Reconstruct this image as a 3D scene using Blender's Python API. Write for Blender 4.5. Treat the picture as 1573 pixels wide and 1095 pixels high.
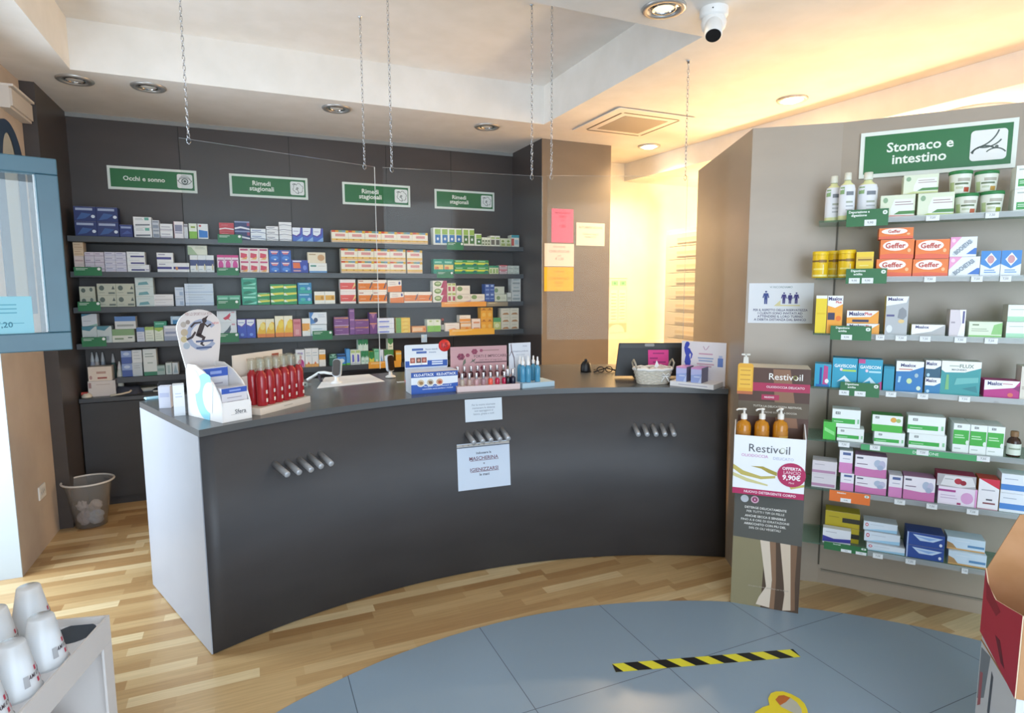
import bpy, math, random
from mathutils import Vector, Matrix
random.seed(7)
for o in list(bpy.data.objects): bpy.data.objects.remove(o)
SC = bpy.context.scene
COL = SC.collection
PI = math.pi

# ------------------------------------------------------------------ camera
IW, IH, FPX = 1573.0, 1095.0, 926.6
PITCH, YAW, ROLL, EYE = 0.11442, 0.41096, -0.00354, 1.55
cy, sy, cp, sp = math.cos(YAW), math.sin(YAW), math.cos(PITCH), math.sin(PITCH)
FW = Vector((sy*cp, cy*cp, -sp)); RT0 = Vector((cy, -sy, 0)); UP0 = RT0.cross(FW)
RT = RT0*math.cos(ROLL) + UP0*math.sin(ROLL); UP = -RT0*math.sin(ROLL) + UP0*math.cos(ROLL)
EYEP = Vector((0, 0, EYE))
cam = bpy.data.cameras.new('camera'); camo = bpy.data.objects.new('camera', cam); COL.objects.link(camo)
camo.matrix_world = Matrix(((RT.x, UP.x, -FW.x, 0), (RT.y, UP.y, -FW.y, 0), (RT.z, UP.z, -FW.z, EYE), (0, 0, 0, 1)))
cam.sensor_fit = 'HORIZONTAL'; cam.sensor_width = 36; cam.lens = 36*FPX/IW; cam.clip_start = .02
SC.camera = camo

# ------------------------------------------------------------------ light
SC.view_settings.view_transform = 'Standard'; SC.view_settings.look = 'None'
SC.view_settings.gamma = 1; SC.view_settings.use_curve_mapping = False
SC.view_settings.exposure = 0.70
wd = bpy.data.worlds.new('daylight'); SC.world = wd; wd.use_nodes = True
bg = wd.node_tree.nodes['Background']; bg.inputs[0].default_value = (.70, .84, 1, 1); bg.inputs[1].default_value = .9
def lamp(kind, name, loc, power, color, rot=(0, 0, 0), **k):
    l = bpy.data.lights.new(name, kind); l.energy = power; l.color = color
    for a, b in k.items(): setattr(l, a, b)
    o = bpy.data.objects.new(name, l); COL.objects.link(o); o.location = loc; o.rotation_euler = rot
    return o
DAY = (.74, .87, 1.0); WARM = (1.0, .72, .42)
lamp('AREA', 'shop_window_daylight', (-.35, -1.7, 1.5), 100, DAY, (PI/2, 0, 0), shape='RECTANGLE', size=4.0, size_y=2.3)
lamp('AREA', 'side_door_daylight', (-2.0, 3.35, 1.45), 50, DAY, (0, -PI/2, 0), shape='RECTANGLE', size=2.2, size_y=1.2)

# ------------------------------------------------------------------ helpers
def ray(px, py): return FW + RT*((px-IW/2)/FPX) - UP*((py-IH/2)/FPX)
def onz(px, py, z):
    d = ray(px, py); return EYEP + d*((z-EYE)/d.z)
def ony(px, py, y):
    d = ray(px, py); return EYEP + d*(y/d.y)
def onx(px, py, x):
    d = ray(px, py); return EYEP + d*(x/d.x)
class Plane:
    """a vertical plane through O, its u axis at angle a in plan, facing the room"""
    def __init__(s, O, a):
        s.O = Vector((O[0], O[1], 0)); s.a = a; s.u = Vector((math.cos(a), math.sin(a), 0)); s.n = Vector((math.sin(a), -math.cos(a), 0))
    def uv(s, px, py, off=0):
        d = ray(px, py); t = ((s.O-EYEP).dot(s.n)+off)/d.dot(s.n); q = EYEP+d*t
        return (q-s.O).dot(s.u), q.z
    def pt(s, u, v, off=0): return s.O + s.u*u + s.n*off + Vector((0, 0, v))
def lin(c):
    return c/12.92 if c <= .04045 else ((c+.055)/1.055)**2.4
def rgb(h):
    h = h.lstrip('#'); return tuple(lin(int(h[i:i+2], 16)/255) for i in (0, 2, 4))
_m = {}
def M(h, rough=.5, metal=0, spec=.5):
    k = (h, rough, metal, spec)
    if k not in _m:
        m = bpy.data.materials.new('mat_'+h); m.use_nodes = True; b = m.node_tree.nodes['Principled BSDF']
        b.inputs['Base Color'].default_value = (*rgb(h), 1); b.inputs['Roughness'].default_value = rough
        b.inputs['Metallic'].default_value = metal; b.inputs['Specular IOR Level'].default_value = spec
        _m[k] = m
    return _m[k]
def node_mat(name, fn):
    if name not in _m:
        m = bpy.data.materials.new(name); m.use_nodes = True; nt = m.node_tree
        fn(nt, nt.nodes['Principled BSDF'], nt.nodes['Material Output']); _m[name] = m
    return _m[name]
def noisy(name, h1, h2, scale=3, rough=.5, bump=0, detail=4, stretch=(1, 1, 1), spec=.5):
    def fn(nt, b, out):
        tc = nt.nodes.new('ShaderNodeTexCoord'); mp = nt.nodes.new('ShaderNodeMapping'); mp.inputs['Scale'].default_value = stretch
        nz = nt.nodes.new('ShaderNodeTexNoise'); nz.inputs['Scale'].default_value = scale; nz.inputs['Detail'].default_value = detail
        cr = nt.nodes.new('ShaderNodeValToRGB'); cr.color_ramp.elements[0].position = .35; cr.color_ramp.elements[1].position = .65
        cr.color_ramp.elements[0].color = (*rgb(h1), 1); cr.color_ramp.elements[1].color = (*rgb(h2), 1)
        nt.links.new(tc.outputs['Object'], mp.inputs[0]); nt.links.new(mp.outputs[0], nz.inputs['Vector'])
        nt.links.new(nz.outputs[0], cr.inputs[0]); nt.links.new(cr.outputs[0], b.inputs['Base Color'])
        b.inputs['Roughness'].default_value = rough; b.inputs['Specular IOR Level'].default_value = spec
        if bump:
            bp = nt.nodes.new('ShaderNodeBump'); bp.inputs['Strength'].default_value = bump; bp.inputs['Distance'].default_value = .01
            nt.links.new(nz.outputs[0], bp.inputs['Height']); nt.links.new(bp.outputs[0], b.inputs['Normal'])
    return node_mat(name, fn)
def clear(name, tint, haze, hazecol, ior=1.45, rough=0.0):
    def fn(nt, b, out):
        nt.nodes.remove(b)
        tr = nt.nodes.new('ShaderNodeBsdfTransparent'); tr.inputs[0].default_value = (*rgb(tint), 1)
        df = nt.nodes.new('ShaderNodeBsdfDiffuse'); df.inputs[0].default_value = (*rgb(hazecol), 1)
        tl = nt.nodes.new('ShaderNodeBsdfTranslucent'); tl.inputs[0].default_value = (*rgb(hazecol), 1)
        mm = nt.nodes.new('ShaderNodeMixShader'); mm.inputs[0].default_value = .5
        nt.links.new(df.outputs[0], mm.inputs[1]); nt.links.new(tl.outputs[0], mm.inputs[2])
        m1 = nt.nodes.new('ShaderNodeMixShader'); m1.inputs[0].default_value = haze
        nt.links.new(tr.outputs[0], m1.inputs[1]); nt.links.new(mm.outputs[0], m1.inputs[2])
        gl = nt.nodes.new('ShaderNodeBsdfGlossy'); gl.inputs['Roughness'].default_value = rough
        lw = nt.nodes.new('ShaderNodeLayerWeight'); lw.inputs[0].default_value = .5
        pw = nt.nodes.new('ShaderNodeMath'); pw.operation = 'POWER'; nt.links.new(lw.outputs['Facing'], pw.inputs[0]); pw.inputs[1].default_value = 4.5
        fr = nt.nodes.new('ShaderNodeMath'); fr.operation = 'MULTIPLY_ADD'; nt.links.new(pw.outputs[0], fr.inputs[0]); fr.inputs[1].default_value = .7; fr.inputs[2].default_value = ((ior-1)/(ior+1))**2
        m2 = nt.nodes.new('ShaderNodeMixShader'); nt.links.new(fr.outputs[0], m2.inputs[0])
        nt.links.new(m1.outputs[0], m2.inputs[1]); nt.links.new(gl.outputs[0], m2.inputs[2]); nt.links.new(m2.outputs[0], out.inputs[0])
    return node_mat(name, fn)
def emit(name, col, s):
    def fn(nt, b, out):
        b.inputs['Base Color'].default_value = (*col, 1); b.inputs['Emission Color'].default_value = (*col, 1); b.inputs['Emission Strength'].default_value = s
    return node_mat(name, fn)

_txt = {}
def text_geo(s, bold):
    if (s, bold) not in _txt:
        c = bpy.data.curves.new('lettering', 'FONT'); c.body = s; c.align_x = 'CENTER'; c.align_y = 'CENTER'; c.size = 1; c.resolution_u = 2; c.offset = bold
        o = bpy.data.objects.new('lettering', c); COL.objects.link(o); bpy.context.view_layer.update()
        me = bpy.data.meshes.new_from_object(o)
        V = [tuple(v.co) for v in me.vertices]; F = [tuple(p.vertices) for p in me.polygons]
        bpy.data.objects.remove(o); bpy.data.meshes.remove(me); bpy.data.curves.remove(c)
        xs = [v[0] for v in V]; ys = [v[1] for v in V]
        mx, my = (min(xs)+max(xs))/2, (min(ys)+max(ys))/2
        _txt[(s, bold)] = ([(v[0]-mx, v[1]-my) for v in V], F, max(xs)-min(xs), max(ys)-min(ys))
    return _txt[(s, bold)]

class MB:
    """collects shapes of several materials and links them as ONE mesh object"""
    def __init__(s): s.v = []; s.f = []; s.m = []; s.sm = []; s.mats = []
    def mi(s, m):
        if m not in s.mats: s.mats.append(m)
        return s.mats.index(m)
    def add(s, V, F, m, smooth=False, T=None):
        b = len(s.v); s.v += [tuple(T @ Vector(p)) if T else tuple(p) for p in V]; i = s.mi(m)
        for f in F: s.f.append(tuple(b+k for k in f)); s.m.append(i); s.sm.append(smooth)
        return s
    def box(s, x0, x1, y0, y1, z0, z1, m, T=None, side=None, top=None):
        V = [(x, y, z) for z in (z0, z1) for y in (y0, y1) for x in (x0, x1)]
        F = [(0, 1, 5, 4), (1, 3, 7, 5), (3, 2, 6, 7), (2, 0, 4, 6), (4, 5, 7, 6), (0, 2, 3, 1)]
        if side is None and top is None: return s.add(V, F, m, T=T)
        s.add(V, F[:1]+F[2:3], m, T=T); s.add(V, [F[1], F[3]], side or m, T=T); return s.add(V, F[4:], top or side or m, T=T)
    def lathe(s, prof, m, n=20, T=None, smooth=True, cap=True, a0=0):
        V = []; F = []
        for r, z in prof:
            for k in range(n):
                a = a0+2*PI*k/n; V.append((r*math.cos(a), r*math.sin(a), z))
        for i in range(len(prof)-1):
            for k in range(n):
                k2 = (k+1) % n; F.append((i*n+k, i*n+k2, (i+1)*n+k2, (i+1)*n+k))
        s.add(V, F, m, smooth, T)
        if cap:
            C = []
            if prof[0][0] > 1e-5: C.append(tuple(reversed(range(n))))
            if prof[-1][0] > 1e-5: C.append(tuple(range((len(prof)-1)*n, len(prof)*n)))
            if C: s.add(V, C, m, False, T)
        return s
    def tube(s, pts, r, m, n=8, T=None, closed=False):
        pts = [Vector(p) for p in pts]; V = []; F = []; N = len(pts)
        for i, p in enumerate(pts):
            t = (pts[(i+1) % N]-pts[i-1]) if closed else (pts[min(i+1, N-1)]-pts[max(i-1, 0)])
            t.normalize(); a = t.orthogonal() if abs(t.z) > .99 else t.cross(Vector((0, 0, 1))); a.normalize(); b = t.cross(a)
            rr = r[i] if isinstance(r, (list, tuple)) else r
            for k in range(n):
                q = 2*PI*k/n; V.append(tuple(p+(a*math.cos(q)+b*math.sin(q))*rr))
        for i in range(N if closed else N-1):
            j = (i+1) % N
            for k in range(n):
                k2 = (k+1) % n; F.append((i*n+k, i*n+k2, j*n+k2, j*n+k))
        if not closed: F += [tuple(reversed(range(n))), tuple(range((N-1)*n, N*n))]
        return s.add(V, F, m, True, T)
    def prism(s, poly, z0, z1, m, T=None, side=None):
        n = len(poly); V = [(x, y, z0) for x, y in poly]+[(x, y, z1) for x, y in poly]
        s.add(V, [tuple(reversed(range(n))), tuple(range(n, 2*n))], m, T=T)
        return s.add(V, [(i, (i+1) % n, n+(i+1) % n, n+i) for i in range(n)], side or m, T=T)
    # flat print on a face: (u, v) on the local x-z plane at depth y
    def poly(s, pts, y, m, T=None): return s.add([(u, y, v) for u, v in pts], [tuple(range(len(pts)))], m, T=T)
    def text(s, t, u, v, hgt, y, m, maxw=None, bold=.012, T=None):
        V, F, w, hh = text_geo(t, bold)
        k = hgt/.7; kx = k if not maxw or w*k <= maxw else maxw/w
        return s.add([(u+p[0]*kx, y, v+p[1]*k) for p in V], F, m, T=T)
    def plate(s, poly, y0, y1, m, T=None, side=None):
        n = len(poly); V = [(u, y0, v) for u, v in poly]+[(u, y1, v) for u, v in poly]
        s.add(V, [tuple(range(n)), tuple(reversed(range(n, 2*n)))], m, T=T)
        return s.add(V, [(i, n+i, n+(i+1) % n, (i+1) % n) for i in range(n)], side or m, T=T)
    def mesh(s, name):
        me = bpy.data.meshes.new(name); me.from_pydata(s.v, [], s.f); me.update()
        for m in s.mats: me.materials.append(m)
        me.polygons.foreach_set('material_index', s.m); me.polygons.foreach_set('use_smooth', s.sm)
        return me
    def build(s, name, parent=None, loc=None, rz=None, bevel=0):
        o = bpy.data.objects.new(name, s.mesh(name)); COL.objects.link(o)
        if loc is not None: o.location = loc
        if rz is not None: o.rotation_euler = (0, 0, rz)
        if parent: o.parent = parent
        if bevel:
            b = o.modifiers.new('bevel', 'BEVEL'); b.width = bevel; b.segments = 2; b.limit_method = 'ANGLE'
        return o
def tag(o, label, cat, group=None, kind=None):
    o['label'] = label; o['category'] = cat
    if group: o['group'] = group
    if kind: o['kind'] = kind
    return o
def struct(o): o['kind'] = 'structure'; return o
def empty(name, loc, rz=0):
    o = bpy.data.objects.new(name, None); COL.objects.link(o); o.location = loc; o.rotation_euler = (0, 0, rz); o.empty_display_size = .05
    return o
def thing(name, loc, label, cat, rz=0, group=None): return tag(empty(name, loc, rz), label, cat, group)
def copy_tree(o, parent=None):
    c = o.copy(); COL.objects.link(c)
    if parent: c.parent = parent
    for ch in list(o.children): copy_tree(ch, c)
    return c
def ell(cx, cz, rx, rz, n=20, a0=0, a1=2*PI):
    return [(cx+rx*math.cos(a0+(a1-a0)*k/n), cz+rz*math.sin(a0+(a1-a0)*k/n)) for k in range(n if abs(a1-a0-2*PI) < 1e-6 else n+1)]
def rrect(x0, x1, z0, z1, r, n=4):
    P = []
    for cx, cz, a in ((x1-r, z1-r, 0), (x0+r, z1-r, PI/2), (x0+r, z0+r, PI), (x1-r, z0+r, 1.5*PI)):
        P += [(cx+r*math.cos(a+PI/2*k/n), cz+r*math.sin(a+PI/2*k/n)) for k in range(n+1)]
    return P
def TR(x=0, y=0, z=0, rx=0, ry=0, rz=0): return Matrix.Translation((x, y, z)) @ Matrix.Rotation(rz, 4, 'Z') @ Matrix.Rotation(ry, 4, 'Y') @ Matrix.Rotation(rx, 4, 'X')
def circ3(a, b, c):
    (x1, y1), (x2, y2), (x3, y3) = a, b, c
    d = 2*(x1*(y2-y3)+x2*(y3-y1)+x3*(y1-y2))
    ux = ((x1*x1+y1*y1)*(y2-y3)+(x2*x2+y2*y2)*(y3-y1)+(x3*x3+y3*y3)*(y1-y2))/d
    uy = ((x1*x1+y1*y1)*(x3-x2)+(x2*x2+y2*y2)*(x1-x3)+(x3*x3+y3*y3)*(x2-x1))/d
    return ux, uy, math.hypot(x1-ux, y1-uy)

# ------------------------------------------------------------------ the room
HC, HR, HS = 2.785, 3.065, 2.61          # ceiling, recess, soffit
YB, XL, XR = 5.30, -1.19, 2.32           # back wall, left wall, pillar side
WHITE = noisy('plaster_white', 'e9e4dc', 'efeae3', 6, .9, .05)
BEIGE = noisy('plaster_beige', 'bfae9e', 'c6b6a6', 5, .9, .05)
CREAM = noisy('plaster_cream', 'f4ead2', 'f7efdb', 5, .9, .05)
DARK = noisy('laminate_dark', '453e3b', '4b4340', 2, .38, .0, stretch=(1, 1, 3))
TAUPE = noisy('laminate_taupe', '7a6d5f', '807364', 2, .32, .0, stretch=(1, 1, 3))
GREY = noisy('laminate_greige', 'a39686', 'a99c8c', 2, .35, .0, stretch=(1, 1, 3))
ANTH = noisy('laminate_anthracite', '403f41', '454446', 2, .55, .0, stretch=(1, 1, 3))
SHEENPANEL = noisy('laminate_window_sheen', 'a4a8b0', 'a9adb5', 2, .4, .0)  # window reflection on the counter end panel, put into its colour
STEEL = M('c9ccd0', .25, 1); CHROME = M('d8dadd', .15, 1); BLACK = M('131315', .45); WPLAST = M('eceae6', .4); CARD = M('f2f0ee', .6)
PAPER = M('eef0f2', .8); INK = M('3c3c48', .8)

def wood(nt, b, out):
    N = nt.nodes.new; L = nt.links.new
    tc = N('ShaderNodeTexCoord'); sx = N('ShaderNodeSeparateXYZ'); L(tc.outputs['Object'], sx.inputs[0])
    def math_(op, a, v=None):
        m = N('ShaderNodeMath'); m.operation = op
        if hasattr(a, 'links'): L(a, m.inputs[0])
        else: m.inputs[0].default_value = a
        if v is not None:
            if hasattr(v, 'links'): L(v, m.inputs[1])
            else: m.inputs[1].default_value = v
        return m.outputs[0]
    RW, LN = .062, .46
    row = math_('FLOOR', math_('DIVIDE', sx.outputs[1], RW))
    wn = N('ShaderNodeTexWhiteNoise'); wn.noise_dimensions = '1D'; L(row, wn.inputs['W'])
    xx = math_('ADD', math_('DIVIDE', sx.outputs[0], LN), math_('MULTIPLY', wn.outputs['Value'], 7.3))
    colm = math_('FLOOR', xx)
    cb = N('ShaderNodeCombineXYZ'); L(row, cb.inputs[0]); L(colm, cb.inputs[1])
    w2 = N('ShaderNodeTexWhiteNoise'); w2.noise_dimensions = '2D'; L(cb.outputs[0], w2.inputs['Vector'])
    cr = N('ShaderNodeValToRGB'); e = cr.color_ramp.elements
    e[0].position = 0; e[0].color = (*rgb('a78256'), 1); e[1].position = 1; e[1].color = (*rgb('dcc69c'), 1)
    q = e.new(.35); q.color = (*rgb('bb9a6c'), 1); q = e.new(.8); q.color = (*rgb('c8aa7c'), 1)
    L(w2.outputs['Value'], cr.inputs[0])
    mp2 = N('ShaderNodeMapping'); mp2.inputs['Scale'].default_value = (1.2, 22, 1); L(tc.outputs['Object'], mp2.inputs[0])
    nz = N('ShaderNodeTexNoise'); nz.inputs['Scale'].default_value = 4; nz.inputs['Detail'].default_value = 6; L(mp2.outputs[0], nz.inputs['Vector'])
    c2 = N('ShaderNodeValToRGB'); c2.color_ramp.elements[0].color = (.8, .76, .7, 1); c2.color_ramp.elements[1].color = (1.1, 1.08, 1.05, 1); c2.color_ramp.elements[0].position = .3; c2.color_ramp.elements[1].position = .7
    L(nz.outputs[0], c2.inputs[0])
    mx = N('ShaderNodeMix'); mx.data_type = 'RGBA'; mx.blend_type = 'MULTIPLY'; mx.inputs[0].default_value = .6; L(cr.outputs[0], mx.inputs[6]); L(c2.outputs[0], mx.inputs[7])
    L(mx.outputs[2], b.inputs['Base Color'])
    b.inputs['Roughness'].default_value = .3
WOOD = node_mat('parquet', wood)
def tiles(nt, b, out):
    tc = nt.nodes.new('ShaderNodeTexCoord'); mp = nt.nodes.new('ShaderNodeMapping'); mp.inputs['Location'].default_value = (.31, .54, 0)
    br = nt.nodes.new('ShaderNodeTexBrick'); br.offset = 0; br.inputs['Scale'].default_value = 1
    br.inputs['Brick Width'].default_value = .605; br.inputs['Row Height'].default_value = .6; br.inputs['Mortar Size'].default_value = .0016
    br.inputs['Color1'].default_value = (*rgb('8a9cab'), 1); br.inputs['Color2'].default_value = (*rgb('8799a8'), 1); br.inputs['Mortar'].default_value = (*rgb('4a5560'), 1)
    nt.links.new(tc.outputs['Object'], mp.inputs[0]); nt.links.new(mp.outputs[0], br.inputs['Vector']); nt.links.new(br.outputs['Color'], b.inputs['Base Color'])
    b.inputs['Roughness'].default_value = .33
TILE = node_mat('grey_tiles', tiles)

struct(MB().box(-2.4, 5.6, -1.8, 5.6, -.1, 0, WOOD).build('floor'))
fc = (1.0, .184, 2.267)
struct(MB().prism([(fc[0]+fc[2]*math.cos(a), fc[1]+fc[2]*math.sin(a)) for a in [2*PI*k/120 for k in range(120)] if True], 0.0, .002, TILE).build('floor_tiles'))

def ceiling():
    b = MB(); x0, x1, y0, y1 = -.86, 2.14, 2.52, 4.285; X0, X1, Y0, Y1 = -2.4, 5.6, -1.8, 5.6
    V = [(X0, Y0, HC), (X1, Y0, HC), (X1, Y1, HC), (X0, Y1, HC), (x0, y0, HC), (x1, y0, HC), (x1, y1, HC), (x0, y1, HC), (x0, y0, HR), (x1, y0, HR), (x1, y1, HR), (x0, y1, HR),
         (X0, Y0, HR+.1), (X1, Y0, HR+.1), (X1, Y1, HR+.1), (X0, Y1, HR+.1)]
    F = [(0, 4, 5, 1), (1, 5, 6, 2), (2, 6, 7, 3), (3, 7, 4, 0), (4, 8, 9, 5), (5, 9, 10, 6), (6, 10, 11, 7), (7, 11, 8, 4), (8, 11, 10, 9),
         (12, 13, 14, 15), (0, 1, 13, 12), (1, 2, 14, 13), (2, 3, 15, 14), (3, 0, 12, 15)]
    return b.add(V, F, WHITE).build('ceiling')
struct(ceiling())
b = MB(); b.prism([(3.56, 5.3), (3.83, 1.7), (4.02, -1.7), (5.4, -1.7), (5.4, 5.3)], HS, HC-.001, WHITE); struct(b.build('ceiling_soffit'))
struct(MB().box(-1.5, XR, YB, YB+.15, 0, HC, DARK).build('wall_back'))
struct(MB().box(XR, XR+.68, 4.68, YB+.15, 0, HC, TAUPE, side=DARK).build('wall_pillar'))
struct(MB().box(XR+.68, 5.5, YB, YB+.15, 0, HC, CREAM).build('wall_far'))
struct(MB().box(5.4, 5.55, -1.7, YB, 0, HC, CREAM).build('wall_right'))
# left wall: beige return beside the side door, lintel, and the wall before the door
struct(MB().box(XL-.35, XL-.001, 3.912, 3.9195, 0, 2.45, M('b9c3c8', .6)).build('jamb_daylight_tint'))  # jamb face of the beige wall, its daylight painted on as blue-grey
b = MB(); b.box(XL-.35, XL, 3.92, YB, 0, HC, BEIGE); b.box(XL-.35, XL, 2.93, 3.92, 2.45, HC, BEIGE); b.box(XL-.35, XL, -1.7, 2.93, 0, HC, BEIGE)
struct(b.build('wall_left'))
struct(MB().box(XL, XL+.075, 4.62, YB, 0, HC, DARK).build('wall_panel'))
struct(MB().box(-1.12, XR, YB-.012, YB, HC-.03, HC, M('8f8f8c', .5)).build('trim_1'))
# shadow-gap seams of the dark wall panels
b = MB()
for x in (-.42, .36, 1.14, 1.72): b.box(x-.002, x+.002, YB-.0015, YB, .8, HC, M('1c1918', .7))
struct(b.build('trim_2'))
# ------------------------------------------------------------------ counter
CT = .98
cb = circ3((-.208, 2.712), (.95, 2.972), (2.45, 2.545)); ct = circ3((-.21, 2.70), (1.0, 3.055), (2.45, 2.57))
def fy(x, z):
    yb = cb[1]+math.sqrt(max(cb[2]**2-(x-cb[0])**2, 0)); yt = ct[1]+math.sqrt(max(ct[2]**2-(x-ct[0])**2, 0))
    return yb+(yt-yb)*z/CT
def on_front(px, py, off=0):
    d = ray(px, py); lo, hi = .5, 6
    for _ in range(50):
        t = (lo+hi)/2; p = EYEP+d*t
        if p.y < fy(min(max(p.x, -.2), 2.44), p.z)-off: lo = t
        else: hi = t
    return EYEP+d*lo
def tangent(x, z): return math.atan2(fy(x+.01, z)-fy(x-.01, z), .02)
XA, XB = -.208, 2.443
NS = 48
xs = [XA+(XB-XA)*k/NS for k in range(NS+1)]
BACK = [(2.845, 3.365), (2.55, 3.72), (2.1, 3.93), (1.5, 4.03), (.81, 4.03), (.27, 3.95), (-.2, 3.75), (-.53, 3.52)]
ctr = thing('service_counter', (1.1, 3.4, 0), 'long anthracite counter with concave curved front and left end panel painted with pale window sheen', 'counter')
def local(P): return [(p[0]-1.1, p[1]-3.4) for p in P]
b = MB()
V = []; F = []
for x in xs: V += [(x-1.1, fy(x, 0)-3.4, 0.005), (x-1.1, fy(x, CT-.03)-3.4, CT-.03), (x-1.1, fy(x, 0)-3.4+.03, .005), (x-1.1, fy(x, CT-.03)-3.4+.03, CT-.03)]
for k in range(NS):
    a = 4*k; c = a+4
    F += [(a, c, c+1, a+1), (a+2, a+3, c+3, c+2), (a+1, c+1, c+3, a+3), (a, a+2, c+2, c)]
F += [(0, 1, 3, 2), (4*NS, 4*NS+2, 4*NS+3, 4*NS+1)]
b.add(V, F, ANTH, True).build('front_panel', ctr)
# end panel
def slab(p, q, t, z0, z1, m, name, par):
    d = Vector((q[0]-p[0], q[1]-p[1])); L = d.length; a = math.atan2(d.y, d.x)
    return MB().box(0, L, 0, t, z0, z1, m).build(name, par, (p[0]-1.1, p[1]-3.4, 0), a)
e = slab((-.53, 3.52), (-.213, 2.712), .03, .005, CT-.03, SHEENPANEL, 'end_panel', ctr); e['label'] = 'left end panel with window reflection painted pale grey'
top = [(x, fy(x, CT)-.004) for x in xs]+BACK
COUNTERTOP = noisy('laminate_top', '565859', '5b5d5e', 2, .26, 0)
MB().prism(local(top), CT-.03, CT, COUNTERTOP).build('countertop', ctr, bevel=.002)
inner = [(-.50, 3.50), (-.2, 3.72), (.27, 3.92), (.81, 4.0), (1.5, 4.0), (2.1, 3.9), (2.55, 3.69)]
b = MB()
for p, q in zip(inner, inner[1:]):
    p = (p[0]-1.1, p[1]-3.4); q = (q[0]-1.1, q[1]-3.4); d = Vector((q[0]-p[0], q[1]-p[1])); a = math.atan2(d.y, d.x)
    b.box(0, d.length, -.02, 0, .1, CT-.03, ANTH, T=TR(p[0], p[1], 0, rz=a))
b.build('rear_panel', ctr)
b = MB().lathe([(.0, 0), (.0135, 0), (.0135, .128), (.012, .13), (0, .13)], M('b4b7bb', .38, .35), 16)
pegm = b.mesh('peg')
def pegs(pts, ln):
    for px, py in pts:
        p = on_front(px, py); a = tangent(p.x, p.z)
        o = bpy.data.objects.new('peg', pegm); COL.objects.link(o); o.parent = ctr
        o.location = (p.x-1.1, p.y-3.4+.006, p.z); o.rotation_euler = (PI/2+.2, 0, a)
pegs([(421, 712), (440, 709), (459, 705), (475, 700), (491, 696)], .12)
pegs([(717, 665), (731, 663), (744, 661), (758, 660), (771, 659)], .12)
pegs([(975, 653), (989, 653), (1003, 653), (1017, 653), (1031, 653)], .12)

# ------------------------------------------------------------------ partition with the glass shelves
P0 = (2.36, 2.385); P1 = (2.68, 2.13); RA = math.radians(-51); HP = 2.335
RP = Plane(P1, RA)
A1 = math.atan2(P1[1]-P0[1], P1[0]-P0[0]); FP = Plane(P0, A1)
P2 = (P1[0]+1.5*math.cos(RA), P1[1]+1.5*math.sin(RA)); PB = (2.86, 3.37)
nb = Vector((-RP.n.x, -RP.n.y, 0))*.12
part = [P0, P1, P2, (P2[0]+nb.x, P2[1]+nb.y), (P1[0]+nb.x+.02, P1[1]+nb.y+.03), (2.62, 2.52), (2.96, 3.32), PB]
ptn = thing('partition_unit', (2.68, 2.13, 0), 'greige angled partition carrying glass shelves on the right', 'partition')
loc_part = [(x-2.68, y-2.13) for x, y in part]
MB().prism(loc_part, .0, HP, GREY).build('body', ptn)
b = MB(); T = TR(0, 0, 0, rz=RA)
b.box(.012, 1.5, -.012, -.0005, .07, .078, M('8d8578', .5), T=T); b.box(-.004, .004, -.004, 0, .1, 1.95, M('5b5449', .5), T=T); b.build('seam', ptn)
GEDGE = clear('shelf_glass', 'cfe8dc', .12, 'b9d6c9', 1.5)
ZR = []
for px, py in ((1400, 333), (1400, 425.5), (1450, 517), (1450, 606), (1420, 690), (1470, 777), (1380, 853)):
    ZR.append(RP.uv(px, py, .24)[1])
ORD = ['top', 'second', 'third', 'fourth', 'fifth', 'sixth', 'bottom']
for k, z in enumerate(ZR):
    sh = thing('glass_shelf', RP.pt(.6, z-.008, 0), '%s of seven greenish glass shelves on the right partition' % ORD[k], 'shelf', RA, 'glass shelves on the partition')
    MB().box(-.68, .9, -.252, -.002, 0, .0078, GEDGE).build('glass_pane', sh)
    b = MB()
    b.box(-.55, .9, -.2555, -.2525, -.012, .012, clear('label_rail', 'ffffff', .45, 'dde2e4', 1.4)); b.build('label_rail', sh)
    b = MB()
    for x in (-.5, .6): b.box(x-.006, x+.006, -.2, -.002, -.018, -.0005, STEEL)
    b.build('bracket', sh)

# ------------------------------------------------------------------ back wall shelves and base cabinets
YF = 5.075
ZB = []
for L in (((200, 364), (430, 370.5), (780, 379)), ((200, 416.5), (440, 419.5), (750, 421)), ((220, 469), (440, 468.5), (770, 463.5)), ((200, 523.5), (420, 518), (720, 509)), ((230, 576), (480, 563.5), (570, 559))):
    ZB.append(sum(ony(px, py, YF).z for px, py in L)/len(L))
SHELFM = noisy('laminate_shelf', '45484d', '4a4d52', 2, .35, 0)
BO = ['top', 'second', 'third', 'fourth', 'lowest']
for k, z in enumerate(ZB):
    x0 = -1.11 if k < 4 else ony(180, 578, YF).x
    o = MB().box(x0, XR-.003, 0, YB-5.045-.002, -.04, 0, SHELFM).build('wall_shelf', None, (0, 5.045, z-.0005), bevel=.002)
    tag(o, '%s of five long dark shelves on the back wall' % BO[k], 'shelf', 'long shelves on the back wall')
WT = ony(150, 611, 5.0).z
o = MB().box(-1.11, XR-.003, 0, YB-5.0-.002, -.03, 0, SHELFM).build('worktop', None, (0, 4.985, WT), bevel=.002)
tag(o, 'low dark worktop running under the back wall shelves', 'worktop')
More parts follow.
